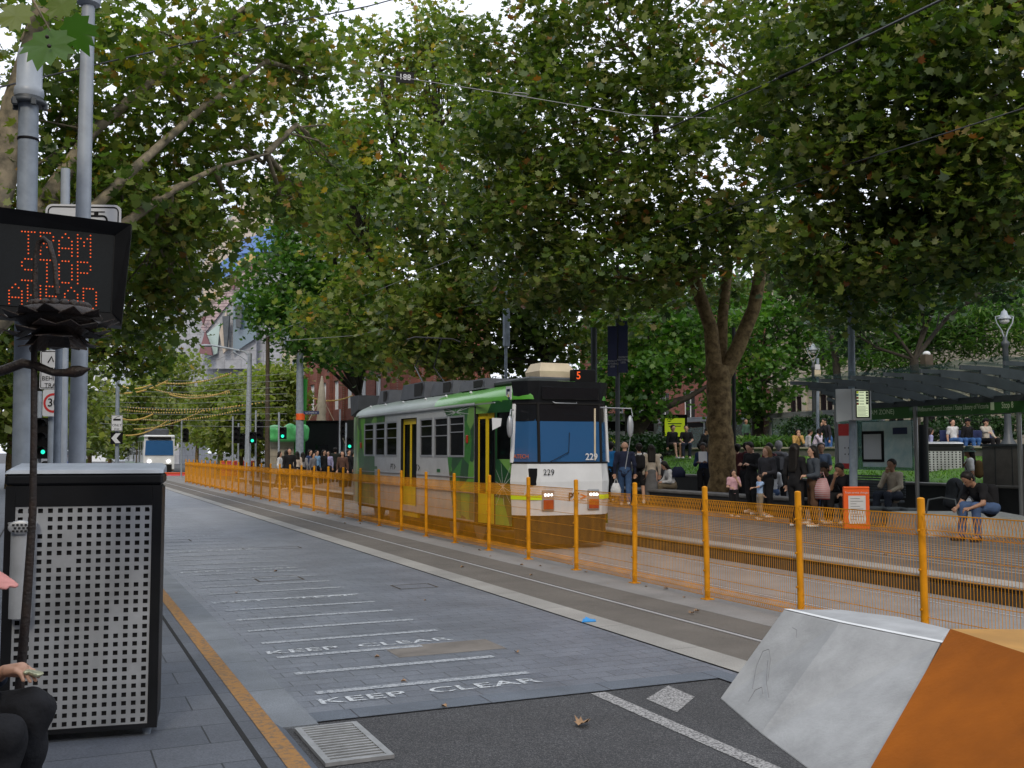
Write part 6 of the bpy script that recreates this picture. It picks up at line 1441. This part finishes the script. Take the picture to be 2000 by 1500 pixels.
# right hand end: grey wall, second bin, bench
t=thing('grey_wall_box','tall plain grey green metal wall box at the right edge','wall box',(19.3,10,.24))
b=MB(); xx=18.6; b.box(xx,xx+.9,5,A(1916,xx),.24,Z(1950,872,xx)); b.build('body',M['stonewall'],t,True); b=MB(); b.box(xx-.03,xx+.93,5,A(1914,xx),Z(1950,872,xx)+.002,Z(1950,872,xx)+.05); b.build('capping',M['darkpole'],t,True)
for px in(1942,1975): b=MB(); y=A(px,xx); b.box(xx-.006,xx-.001,y,y+.015,.3,Z(1950,874,xx)); b.build('panel_joint',M['darkpole'],t,True)
bp=W(1845,883,27); bin_cabinet('black litter bin cabinet with dotted steel panel seen through the shelter',(bp.x,bp.y,.55),FACE-R(4),.98,.6,1.45,detail=False,nx=9,ny=18)
t=thing('park_bench','dark slatted park bench where three people sit beyond the shelter','bench',(*W(1895,883,37.2)[:2],1.6),FACE)
b=MB(); b.box(-.9,1.1,.0,.45,.40,.45,.01); b.build('seat',M['navy'],t); b=MB(); b.box(-.9,1.1,.44,.48,.5,.95,.01); b.build('backrest',M['navy'],t)
for x in(-.8,1.0): b=MB(); b.box(x-.03,x+.03,.02,.42,-.2,.399); b.build('leg',M['darkpole'],t)
b=MB(); tt=W(1895,883,37.5); 
hb=thing('upper_planter','dark planted terrace under the far bench','planter',(tt.x,tt.y,.24),FACE); b.box(-3.5,4,-.6,4,0,1.36); b.build('wall',M['darkwall'],hb); b=MB(); b.box(-3.55,4.05,-.65,4,1.362,1.42); b.build('coping',M['stonewall'],hb)
t,top=pole('dark thick post right of the shelter map seen through the bay',1803,24.5,830,.12,'dark_post',z0=.24,mt='blackpaint')
# ornate lamp
def ornate(label,px,d,ytop,sc=1.,z0=1.5):
    b_=W(px,883,d); tp=W(px,ytop,d); t=thing('heritage_lamp',label,'street lamp',(b_.x,b_.y,z0)); H=tp.z-z0
    b=MB(); b.lathe((0,0,0),[(.28,0),(.28,.5),(.14,.7),(.11,1.2),(.09,H-1.7*sc),(.18*sc,H-1.62*sc),(.18*sc,H-1.5*sc),(.09*sc,H-1.4*sc),(.1*sc,H-1.25*sc),(.0,H-1.2*sc)],14); b.build('column',M['darkpole'],t)
    for s_ in(-1,1):
        b=MB(); u=Vector((math.cos(FACE),math.sin(FACE),0))*s_; b.tube([Vector((0,0,H-1.25*sc))+u*.05*sc,Vector((0,0,H-.95*sc))+u*.14*sc,Vector((0,0,H-.6*sc))+u*.36*sc,Vector((0,0,H-.3*sc))+u*.42*sc,Vector((0,0,H-.26*sc))+u*.2*sc],.03*sc,8); b.build('bracket',M['galv2'],t)
    b=MB(); b.lathe((0,0,0),[(.30*sc,H-.42*sc),(.30*sc,H-.36*sc),(.16*sc,H-.22*sc),(.12*sc,H-.05*sc),(.03,H),(0,H+.08*sc)],16); b.build('lamp_hood',M['galv2'],t)
    b=MB(); b.ball((0,0,H-.48*sc),(.22*sc,.22*sc,.16*sc),14); b.build('lamp_globe',M['whiteplastic'],t)
ornate('ornate twin bracket heritage lamp above the shelter roof at the right',1970,34,606,.72)
ornate('smaller heritage lamp left of the information display mast',1592,48,672,.7)
for px,py,lab in((1597,720,'pale yellow notices on a pole left of the display mast'),):
    t,top=pole(lab,px,44,700,.07,'notice_pole',z0=1.5,mt='galv',cat='pole'); b=MB(); p=W(px,728,43.8); b.box(p.x-.16,p.x+.16,p.y-.02,p.y+.02,p.z-.16,p.z+.12); b.build('notice',M['cream'],t,True); b=MB(); b.box(p.x-.13,p.x+.13,p.y-.02,p.y+.02,p.z+.14,p.z+.36); b.build('notice',M['paper'],t,True)
t,top=pole('brown box on a dark pole above the shelter roof',1807,32,700,.08,'camera_pole',z0=.24,mt='blackpaint'); b=MB(); p=W(1810,705,31.8); b.box(p.x-.17,p.x+.17,p.y-.12,p.y+.12,p.z-.22,p.z+.2,.02); b.build('equipment_box',M['kerbface'],t,True); b=MB(); b.ball(p+Vector((0,0,.22)),(.12,.12,.09)); b.build('dome',M['whiteplastic'],t,True)
# ================================================================ overhead wires
def wire(label,pts,r=.008,sag=0,m='wire',grp='overhead tram wires',name='overhead_wire'):
    P=[W(*p) for p in pts]; o=[]
    if len(P)==2 and sag:
        P=[P[0].lerp(P[1],k/12)-Vector((0,0,sag*4*(k/12)*(1-k/12))) for k in range(13)]
    b=MB(); b.tube(P,r,6); ob=b.build(name,M[m]); tag(ob,label,'wire',grp); return ob
wire('thick black feeder cable running from the top right down to the left',[(1880,-20,13),(1560,135,17.5),(1230,285,24),(820,470,40)],.018)
b=MB(); p,q_=W(1522,152,18),W(1553,138,17.6); b.tube([p,q_],.035,8); o=b.build('cable_sleeve',M['signblack']); tag(o,'black sleeve clamped round the thick feeder cable','cable sleeve')
wire('long thin contact wire from the right edge down past the tree',[(2020,205,13),(1660,320,17.5),(1200,490,27),(840,625,46)],.010)
wire('span wire across the top carrying the left route number plate',[(560,118,22),(775,150,22),(1000,185,22),(1240,225,21.5),(1500,235,20.5),(1720,238,19.5),(1935,225,18),(2020,212,17)],.009,m='wirepale')
wire('black cable crossing the top left corner from left to right',[(-20,175,12),(170,130,13),(470,62,15),(720,12,17),(800,-10,18)],.012)
wire('thin wire low across the trees behind the tram',[(560,665,40),(700,655,40),(900,600,36),(1100,575,33)],.010,m='wirepale')
wire('thin wire left of centre near the big green tree',[(280,760,70),(430,700,62),(560,640,50),(900,500,34)],.012,m='wirepale')
for i,(px,py,d,lab) in enumerate(((791,151,22,'black plate numbered 188 hanging at the left of the span wire'),(1938,226,18,'smaller black 188 plate at the right end of the span wire'))):
    t=thing('route_plate',lab,'number plate',W(px,py,d),FACE+R((0,25)[i]),'188 plates on the span wire')
    w_=.20 if i==0 else .10; b=MB(); b.slab([(-w_,0,-.11),(w_,0,-.14),(w_,0,.11),(-w_,0,.14)] if i==0 else [(-w_,0,-.09),(w_,0,-.06),(w_,0,.10),(-w_,0,.07)],(0,.02,0)); b.build('plate',M['signblack'],t)
    b=MB(); b.text('188',(0,-.004,0),(1,0,-.1 if i==0 else .12),(0,0,1),.18 if i==0 else .13,'CENTER',.006); b.build('number',M['signwhite'],t)
for px,py,d,lab in((1017,184,22,'pale turnbuckle on the span wire left of the tree'),(1776,233,19.2,'pale turnbuckle on the span wire near the right plate')):
    b=MB(); c=W(px,py,d); u=Vector((math.cos(FACE),math.sin(FACE),-.1)); b.tube([c-u*.17,c-u*.12+Vector((0,0,.03)),c+u*.12+Vector((0,0,.03)),c+u*.17,c+u*.12-Vector((0,0,.03)),c-u*.12-Vector((0,0,.03)),c-u*.17],.011,6); tag(b.build('turnbuckle',M['wirepale']),lab,'turnbuckle')
# yellow rope lights
ropes=[(215,765,330,742),(300,745,455,728),(330,770,450,762),(240,800,480,790),(225,812,300,808),(265,818,470,800),(245,795,520,785),(260,838,400,800),(300,760,452,766),(605,775,690,772),(240,850,330,820),(235,752,300,748)]
ordn=['topmost left','second from top','middle short','long lowest middle','short left','long slanting','faint long','steep lower','straight middle','right hand one by the brick hotel','lowest short','short upper left']
for i,(x0_,y0,x1_,y1) in enumerate(ropes):
    d=60+i*1.5; P0,P1=W(x0_,y0,d+6),W(x1_,y1,d-4); b=MB(); n=46
    P=[P0.lerp(P1,k/n)-Vector((0,0,.35*4*(k/n)*(1-k/n))) for k in range(n+1)]
    b.tube(P,.016,4)
    b.mi=1
    for k in range(1,n,1): b.ball(P[k],(.05,.05,.06),5)
    o=b.build('rope_light',[M['wire'],M['ropeyellow']]); tag(o,'yellow beaded rope strung over the far road, the '+ordn[i],'rope light','yellow ropes over the far road')
for i in range(9):
    y=738+i*11; wire('thin far overhead wire number line %s above the distant tram'%['highest','second highest','third highest','fourth','fifth','sixth','seventh','second lowest','lowest'][i],[(190,y+ (i*7%5),75),(360,y+6,62),(560,y-8+i*2,50)],.012,m='wirepale')
# ================================================================ litter and leaves on the ground
def gleaf(label,px,py,sz,m,name='fallen_leaf',z=.016):
    c=G(px,py,z); b=MB(); a=random.uniform(0,6.28); vs=[]
    for x,y,zz in LEAFN: vs.append((c.x+(x*math.cos(a)-y*math.sin(a))*sz,c.y+(x*math.sin(a)+y*math.cos(a))*sz,z+abs(zz)*sz*2.5+abs(x)*sz*.5))
    vs.append((c.x,c.y,z+.004)); n=len(LEAFN); b.add(vs,[(i,(i+1)%n,n) for i in range(n)],True); o=b.build(name,m); tag(o,label,'leaf'); return o
M['deadleaf']=mat('dead_leaf',(.28,.17,.09),.8,var=.3,vs=30)
gleaf('curled brown leaf lying alone on the asphalt',1138,1414,.11,M['deadleaf'])
for px,py,w_ in((1218,1112,'left of the third near post'),(1110,1103,'beside a fence post base'),(1350,1198,'between rail and fence'),(1360,1194,'next to another leaf near the rail'),(660,1015,'far down by the fence foot'),(1300,1150,'right by the wire mesh'),(1730,1084,'out on the platform edge')):
    gleaf('small brown fallen leaf '+w_,px,py,.07,M['deadleaf'],z=.016 if px!=1730 else .25)
b=MB(); c=G(1148,1213,.016); b.slab([(c.x-.09,c.y-.04,.014),(c.x+.07,c.y-.05,.014),(c.x+.1,c.y+.02,.02),(c.x-.02,c.y+.06,.03)],(0,0,.006)); b.slab([(c.x-.05,c.y-.02,.02),(c.x+.06,c.y,.02),(c.x,c.y+.05,.05)],(0,0,.005)); tag(b.build('crumpled_mask',mat('blue_litter',(.03,.25,.6),.5)),'crumpled bright blue litter lying on the pale stone strip','litter')
def pl(px,d,z=.24): v=W(px,883,d); return (v.x,v.y,z)
LFT,RGT,BACK=FACE-R(90),FACE+R(90),FACE+R(180)
BK=(.012,.012,.014); NAVY=(.015,.02,.045); DEN=(.06,.10,.20); WHT=(.55,.56,.58); GRY=(.10,.11,.125); BEI=(.42,.36,.28); LBL=(.25,.38,.60); BRN=(.09,.05,.03)
GP_='people waiting on the tram platform'; GW='people walking behind the platform bench'; GS='people sitting on the wall above the lawn'; GC='people crossing the far intersection'; GB='people on the benches by the grey wall'
person('little girl in pink and white top with hand at her mouth on the platform',pl(1432,23.8),FACE+R(10),1.09,top=(.55,.33,.38),bottom=BK,shoes=(.6,.55,.5),hair=(.03,.018,.012),hairlen=.06,arms={'R':'chin','L':'hold'},sleeve=.5,group=GP_,wide=1.05)
person('tall young man in black looking down at his phone',pl(1468,24.8),FACE-R(55),1.74,top=BK,bottom=BK,shoes=WHT,nod=.45,arms={'L':'phone','R':'phone'},group=GP_)
t,J,s=person('woman with long light brown hair in dark grey sweatshirt beside the boy',pl(1497,23.6),FACE-R(55),1.62,top=(.035,.035,.042),bottom=BK,shoes=WHT,hair=(.20,.12,.06),hairlen=.16,arms={'R':'hold','L':'down'},group=GP_,wide=1.1,look=-.2)
person('small boy in light blue tee reaching one arm forward',pl(1483,22.9),LFT+R(12),1.0,top=(.32,.45,.68),bottom=(.25,.2,.15),shoes=(.6,.5,.4),sleeve=.5,arms={'R':'out','L':'back'},hair=(.03,.018,.012),group=GP_)
person('grey haired man in grey hoodie seen from behind',pl(1521,27),BACK-R(20),1.76,top=(.13,.13,.14),bottom=BK,hair=(.2,.2,.2),hood=True,group=GP_,hat=('cap',(.25,.25,.25)))
t,J,s=person('person with headphones and black backpack behind the woman in the sweatshirt',pl(1502,26.2),BACK+R(30),1.72,top=(.10,.02,.025),bottom=BK,group=GP_)
backpack('black backpack on the person with headphones',t,J,s,BK)
person('woman in white top and blue jeans sitting with her back to us on the bench',pl(1507,25.3),BACK,1.62,pose='sit',top=WHT,bottom=DEN,hairlen=.1,seat=.46,arms={'L':'lap','R':'lap'},group=GP_)
t,J,s=person('woman in black with very long black hair standing with her back turned',pl(1553,20.9),BACK-R(50),1.66,top=BK,bottom=BK,shoes=WHT,hairlen=.34,arms={'L':'hold'},group=GP_,skirt=False,wide=1.05)
t,J,s=person('woman in slate grey hoodie with a black bob holding a striped bag',pl(1587,20.8),LFT+R(5),1.62,top=(.05,.06,.075),bottom=BRN,shoes=(.6,.58,.52),hairlen=.07,hood=True,arms={'R':'hold','L':'back'},group=GP_,wide=1.1)
carrier('red and white striped carrier bag at the hooded woman\'s side',(*W(1605,895,20.6)[:2],1.35),(.42,.28,.28),.28,.42)
t,J,s=person('young man in blue grey shirt holding a white bag behind the hooded woman',pl(1604,26),FACE-R(10),1.72,top=(.07,.095,.14),bottom=DEN,sleeve=.5,arms={'L':'hold','R':'hold'},group=GP_,skin='skin2')
carrier('small white carrier bag held by the man in the blue grey shirt',W(1612,915,25.7),WHT,.22,.26)
person('man in black cap leaning forward seated left of the orange sign',pl(1630,22.3),FACE-R(60),1.72,pose='sit',top=BK,bottom=BK,lean=.5,arms={'L':'chin','R':'lap'},skin='skin3',hat=('cap',BK),group=GP_,seat=.46)
person('man in dark tee hunched over on the bench behind the pole',pl(1655,21.8),FACE-R(50),1.72,pose='sit',top=(.02,.02,.024),bottom=BK,lean=.45,nod=.2,arms={'L':'chin','R':'lap'},skin='skin2',sleeve=.5,group=GP_,seat=.46)
person('man in beige long sleeved shirt seated with his hand on his chin',pl(1745,22.4),FACE-R(55),1.74,pose='sit',top=(.36,.31,.25),bottom=(.02,.025,.04),shoes=(.35,.3,.24),lean=.12,arms={'L':'chin','R':'lap'},skin='skin2',group=GP_,seat=.46)
t,J,s=person('woman in white tee and green bucket hat standing by the grey wall',pl(1893,22.2),LFT-R(20),1.62,top=WHT,bottom=(.2,.2,.21),sleeve=.5,skin='skin2',hairlen=.08,hat=('bucket',(.04,.07,.06)),group=GP_,arms={'R':'down','L':'down'})
backpack('brown backpack worn by the woman in the bucket hat',t,J,s,(.11,.07,.03))
carrier('white plastic bag hanging from the hand of the bucket hat woman',W(1888,962,21.8),WHT,.28,.34)
t,J,s=person('man in black tee and blue jeans bent over his phone on the right',pl(1930,17.6),FACE-R(70),1.74,pose='sit',top=BK,bottom=DEN,shoes=(.05,.03,.02),sleeve=.5,lean=.75,nod=.15,skin='skin2',arms={'L':'lap','R':'lap'},group=GP_,seat=.46)
backpack('large black backpack on the man bent over his phone',t,J,s,BK)
b=MB(); c=Vector(pl(1862,21.5,.9)); tg=thing('rucksack','bulky black rucksack resting on the bench by the white blocks','rucksack',c); smesh('bag_body',[surf([(V3(0,0,-.15),V3(.02,0,.15),.2,.17),(V3(-.15,0,-.2),V3(.15,0,-.2),.13,.13)],.03,.05)],cloth((.025,.028,.035)),tg)
bb=MB(); bb.tube([(-.1,-.15,-.1),(-.12,-.24,.08),(-.08,-.12,.22)],.016,6); bb.build('strap',cloth(BK),tg)
# walkers
t,J,s=person('man in bright blue tee and black trousers walking just right of the tram',pl(1193,31),BACK-R(15),1.80,pose='walk',top=(.03,.22,.55),bottom=BK,sleeve=.5,group=GW,arms={'L':'hold','R':'down'})
t,J,s=person('bald man in navy shirt and jeans walking away with a white bag',pl(1220,29),BACK-R(8),1.78,pose='walk',top=NAVY,bottom=(.04,.08,.17),hair=None,skin='skin',group=GW,wide=1.25,arms={'L':'down','R':'down'})
carrier('white carrier bag beside the bald man in navy',W(1203,935,28.8),WHT,.26,.36)
t,J,s=person('person in white top with black backpack walking beside the bald man',pl(1248,29.5),BACK,1.74,pose='walk',top=WHT,bottom=BK,legs=.5,group=GW)
backpack('black backpack on the walker in the white top',t,J,s,BK)
person('woman in beige knit top and grey skirt with long black hair walking away',pl(1272,29.4),BACK,1.70,pose='walk',top=(.42,.37,.31),bottom=(.12,.12,.125),hairlen=.16,skirt=True,group=GW)
t,J,s=person('seated person in white bucket hat and dark top near the planter',pl(1292,30.5),FACE-R(60),1.65,pose='sit',top=(.05,.05,.055),bottom=BK,hat=('bucket',WHT),seat=.5,group=GW,lean=.2)
t,J,s=person('seated person in cream cap looking down at the planter',pl(1303,31),FACE-R(80),1.7,pose='sit',top=(.14,.14,.15),bottom=BEI,hat=('cap',(.45,.38,.25)),seat=.6,lean=.3,nod=.3,group=GW)
t,J,s=person('seated woman in red vest over white sleeves with shoulder bag',pl(1314,29.5),LFT+R(5),1.66,pose='sit',top=WHT,bottom=(.16,.13,.09),hairlen=.02,seat=.46,lean=.35,nod=.3,arms={'R':'hold','L':'lap'},group=GW)
thing_=carrier('navy shoulder bag behind the seated woman in white sleeves',(*W(1324,912,29.4)[:2],1.45),NAVY,.4,.3)
t,J,s=person('man in navy jacket over white shirt reading beside the tree',pl(1374,29.3),FACE-R(20),1.76,top=(.02,.035,.085),bottom=BK,skin='skin3',arms={'L':'phone','R':'phone'},nod=.4,group=GW)
b=MB(); c=W(1373,893,29.0); pp=thing('paper_sheet','white sheet of paper held by the man in the navy jacket','paper',c,FACE); b.slab([(-.12,0,-.14),(.12,0,-.14),(.12,.03,.16),(-.12,.03,.16)],(0,.004,0)); b.build('sheet',M['paper'],pp)
person('person in black with white bag half hidden by the big tree trunk',pl(1389,30.2),BACK+R(40),1.74,top=BK,bottom=BK,group=GW,lean=.1,skin='skin2')
carrier('pale carrier bag beside the tree trunk',W(1389,925,29.9),(.35,.38,.4),.26,.36)
person('man in maroon top just right of the big tree trunk',pl(1440,29.0),BACK,1.72,top=(.06,.018,.014),bottom=BK,group=GW)
person('man in dark maroon hoodie behind the young man with a phone',pl(1458,27.5),BACK,1.75,top=(.05,.012,.015),bottom=BK,group=GW,hood=True)
# wall sitters
person('man in black jacket and shorts sitting on the grey wall',pl(1312,41,1.48),FACE+R(25),1.76,pose='sit',top=BK,bottom=(.04,.035,.03),shoes=WHT,legs=.5,seat=.44,group=GS,lean=.15)
person('person in black graphic tee and sunglasses sitting on the grey wall',pl(1341,41,1.48),FACE-R(10),1.74,pose='sit',top=BK,bottom=(.02,.025,.04),sleeve=.5,seat=.44,group=GS,arms={'L':'lap','R':'lap'})
person('person all in black crouching beside the tree on the wall',pl(1368,41,1.48),FACE+R(50),1.68,pose='sit',top=BK,bottom=BK,seat=.44,lean=.5,group=GS)
person('man in green shirt walking beyond the wall behind the family',pl(1458,45,1.75),FACE+R(30),1.42,top=(.05,.10,.07),bottom=BK,skin='skin2',hair=None,group=GS)
person('woman in yellow top with dark hair sitting at the lawn top',pl(1557,40,1.45),FACE,1.6,pose='sit',top=(.45,.28,.10),bottom=BK,hairlen=.15,seat=.42,group=GS,arms={'L':'chin','R':'chin'},lean=.3)
person('person in pale grey top sitting between the yellow and lilac tops',pl(1574,40.6,1.45),RGT,1.6,pose='sit',top=(.35,.35,.37),bottom=GRY,seat=.42,group=GS,lean=.3)
person('person in lilac white top sitting by the bushes',pl(1590,41,1.5),RGT-R(20),1.6,pose='sit',top=(.5,.45,.55),bottom=GRY,seat=.42,group=GS,lean=.35,arms={'L':'chin','R':'lap'})
person('person in blue jeans leaning at the left edge of the shelter',pl(1619,38,1.4),FACE-R(70),1.6,top=(.03,.03,.04),bottom=(.05,.12,.30),shoes=WHT,group=GS,lean=.3,arms={'L':'chin','R':'down'})
# far right benches
for px,lab,kw in ((1864,'man in white tee and jeans lounging on the bench seen through the shelter',dict(top=WHT,bottom=(.05,.12,.30),sleeve=.5,lean=-.1)),
                  (1889,'woman in black and white tracksuit with a cap on the far bench',dict(top=BK,bottom=(.05,.13,.32),hat=('cap',BK),skin='skin2',lean=.1)),
                  (1926,'man in beige hoodie and black cap on the far bench',dict(top=(.42,.39,.34),bottom=BK,hat=('cap',BK),lean=.05,arms={'L':'out','R':'lap'}))):
    person(lab,pl(px,37,1.6),FACE+R(20),1.72,pose='sit',seat=.46,group=GB,shoes=WHT,**kw)
person('person in lilac shirt beside the dark post',pl(1812,36,1.35),RGT,1.62,pose='sit',seat=.45,top=(.28,.30,.50),bottom=GRY,hairlen=.12,group=GB,lean=.2)
# far crowd
crowd=[(566,'man in black tee with his back turned at the far crossing left end',BK,BK,0,1.8),(547,'far pedestrian in white shirt facing the trams',WHT,BK,.1,1.66),(580,'woman with curly hair in cream top at the far crossing',(.5,.42,.36),BK,.03,1.66),(592,'far pedestrian in grey beside the cream top',(.2,.2,.22),BK,.12,1.62),(606,'far pedestrian in navy jacket and white shirt near the booth',(.03,.05,.12),BK,.1,1.74),
 (619,'man in light blue shirt in the far crowd',(.18,.32,.50),BK,0,1.72),(633,'far pedestrian in black left of the lilac shirt',BK,BK,.12,1.74),(641,'woman in lilac shirt in the far crowd',(.38,.36,.55),BK,.2,1.68),(655,'large man in olive black top in the far crowd centre',(.03,.035,.028),(.02,.02,.018),0,1.86),(669,'far pedestrian in brown jacket behind the big man',(.09,.05,.04),BK,.1,1.68),
 (681,'person in black hoodie in the far crowd near the tram',BK,BK,0,1.74),(690,'person in black coat next to the tram rear',(.02,.02,.02),GRY,.1,1.70),(697,'far pedestrian in white top touching the tram rear',(.4,.4,.42),GRY,.15,1.72),(612,'short far pedestrian in grey between two taller ones',(.15,.15,.17),BK,.1,1.6),(559,'far pedestrian in black trousers near the signal pole',(.03,.03,.03),BK,.1,1.72),(433,'far worker in pink top beyond the fence end',(.55,.08,.20),BK,0,1.7)]
for i,(px,lab,tp,bt,hl,h) in enumerate(crowd):
    d=48 if px>500 else 80
    person(lab,pl(px,d+ (i*37%9)-4,.1),random.choice([FACE,BACK,BACK+R(30),FACE+R(60),LFT,RGT]),h,pose='walk' if i%2 else 'stand',top=tp,bottom=bt,hairlen=hl,res=.04,group=GC)
for px,lab,c in((126,'far pedestrian in blue behind the grey poles at left',(.03,.10,.5)),(100,'far pedestrian in black glimpsed between the left poles',BK)):
    person(lab,pl(px,26,.05),FACE,1.72,top=c,bottom=BK,res=.035)
# driver
t,J,s=person('tram driver in orange vest and white shirt behind the windscreen',(TC-.45,17.45,.66),0,1.66,pose='sit',top=(.55,.10,.03),bottom=NAVY,seat=.6,res=.035,arms={'L':'hold','R':'hold'})
# ================================================================ near person at the left edge
PX=W(-128,883,4.42)
ln_=.22
t=thing('person','person in pink cap and black trousers sitting at the near left edge','person',(PX.x,PX.y,.05),RGT-R(12))
# local: front = -Y (faces picture right)
hp=.52
pel=V3(0,.02,hp); sp=V3(0,-.02,hp+.19); ch=V3(0,-.07,hp+.37); nk=V3(0,-.12,hp+.50); hd=V3(0,-.20,hp+.625)
shR,shL=V3(.17,-.10,hp+.44),V3(-.17,-.10,hp+.44)
elR,wrR=V3(.20,-.13,hp+.16),V3(.10,-.30,hp+.245)
elL,wrL=V3(-.19,-.10,hp+.15),V3(-.05,-.20,hp+.20)
knR,knL=V3(.12,-.42,hp+.085),V3(-.10,-.46,hp+.03); anR,anL=V3(.13,-.36,.09),V3(-.10,-.40,.09)
body=[(pel,sp,.13,.115,1.3),(sp,ch,.115,.135,1.3),(shL,shR,.058,.058),(ch,nk,.12,.05,1.2),(nk,hd+V3(0,.03,-.06),.05,.055),(hd+V3(0,.02,.02),hd+V3(0,.02,.03),.088,.088),(hd+V3(0,-.02,-.06),hd+V3(0,0,-.03),.052,.064),(hd+V3(0,-.088,-.03),hd+V3(0,-.08,.01),.016,.011),
 (shR,elR,.052,.042),(elR,wrR,.042,.026),(shL,elL,.052,.042),(elL,wrL,.042,.026),(pel,knR,.09,.06),(pel,knL,.09,.06),(knR,anR,.058,.038),(knL,anL,.058,.038)]
hv=V3(-.1,-.92,.12)
smesh('body',[surf(body,.014,.02),surf(fingers(wrR,hv,1,.38,1.05),.0035,.006),surf(fingers(wrL,V3(.3,-.9,.2),-1,.5),.005,.006)],M['skin'],t)
smesh('top',[surf([(pel,sp,.145,.13,1.25),(sp,ch,.13,.15,1.25),(shL,shR,.07,.07),(shR,elR,.07,.056),(elR,elR*.5+wrR*.5,.055,.05),(shL,elL,.07,.056),(elL,elL*.4+wrL*.6,.055,.046)],.015,.03,None,.004,2)],cloth((.02,.03,.05)),t)
smesh('trousers',[surf([(pel,pel+V3(0,0,.03),.16,.15,1.2),(V3(.09,0,hp),knR,.115,.088),(knR,anR+V3(0,0,.05),.086,.07),(V3(-.09,0,hp),knL,.115,.088),(knL,anL+V3(0,0,.05),.086,.07)],.014,.03,None,.008,5)],cloth((.014,.015,.018)),t)
for a in(anR,anL): smesh('shoe',[surf([(a+V3(0,.03,-.05),a+V3(0,-.15,-.055),.045,.038)],.014,.02)],cloth((.05,.05,.05)),t)
b=MB(); capm=cloth((.55,.25,.23))
smesh('cap',[surf([(hd+V3(0,.03,.05),hd+V3(0,.035,.06),.105,.102)],.008,.02,[((0,-.25,-1),-(hd[2]+.02)-.25*hd[1]*1)]),surf([(hd+V3(-.04,-.10,.035),hd+V3(-.03,-.175,.0),.035,.03),(hd+V3(.04,-.10,.035),hd+V3(.03,-.175,.0),.035,.03)],.007,.02,[(np.array([0,-.43,.9]),float(np.array([0,-.43,.9])@(hd+V3(0,-.10,.042)))),(-np.array([0,-.43,.9]),-float(np.array([0,-.43,.9])@(hd+V3(0,-.10,.028))))])],capm,t)
smesh('hair',[surf([(hd+V3(0,.05,-.03),nk+V3(0,.06,.0),.075,.05)],.014,.02)],cloth((.02,.014,.01),.5),t)
mk=thing('food_wrapper','crumpled silver and yellow wrapper held in the near hand','wrapper',(0,0,0)); a=t.rotation_euler.z
hw_=wrR+hv*.14; mk.location=(PX.x+hw_[0]*math.cos(a)-hw_[1]*math.sin(a),PX.y+hw_[0]*math.sin(a)+hw_[1]*math.cos(a),.05+hw_[2]-.012); mk.rotation_euler=(0,0,a)
smesh('wrapper_sheet',[surf([(V3(0,.02,0),V3(.0,-.04,.006),.016,.024),(V3(-.02,.0,.0),V3(.02,-.03,.012),.012,.012)],.0035,.006,[((0,-.2,1),.010),((0,.2,-1),.008)],.010,4)],mat('wrapper_foil',(.42,.44,.30),.35,.5,var=.3,vs=60),mk)
sb=thing('stone_bench','dark stone bench the person in the pink cap sits on','bench',(PX.x,PX.y,.05),RGT-R(12)); b=MB(); b.box(-.5,.5,-.1,.38,.0,.06); b.build('base',M['darkwall'],sb); b=MB(); b.box(-.55,.55,-.14,.42,.34,.405,.015); b.build('seat',M['stonewall'],sb)
b=MB(); b.box(-.4,-.2,0,.28,.061,.339); b.build('leg',M['darkwall'],sb); b=MB(); b.box(.2,.4,0,.28,.061,.339); b.build('leg',M['darkwall'],sb)

# scattered dry leaves at the foot of the fence and on the road
LV=[]
for k in range(34):
    if k<24: x,y=FX+random.uniform(-.55,.5),random.uniform(8.5,30)
    else: x,y=random.uniform(2,6.5),random.uniform(6,16)
    sz=random.uniform(.03,.06); a=random.uniform(0,6.28); zz0=.013 if x>5 else .012; b=MB(); vs=[(x+(p[0]*math.cos(a)-p[1]*math.sin(a))*sz,y+(p[0]*math.sin(a)+p[1]*math.cos(a))*sz,zz0+abs(p[0])*sz*.9) for p in LEAFN]; n=len(vs); vs.append((x,y,zz0+.003)); b.add(vs,[(i,(i+1)%n,n) for i in range(n)],True)
    tag(b.build('fallen_leaf',M['deadleaf']),'tiny dry leaf scattered around the foot of the yellow fence' if k<24 else 'tiny dry leaf scattered on the grey stone road paving','leaf','tiny leaves by the fence' if k<24 else 'tiny leaves on the road')
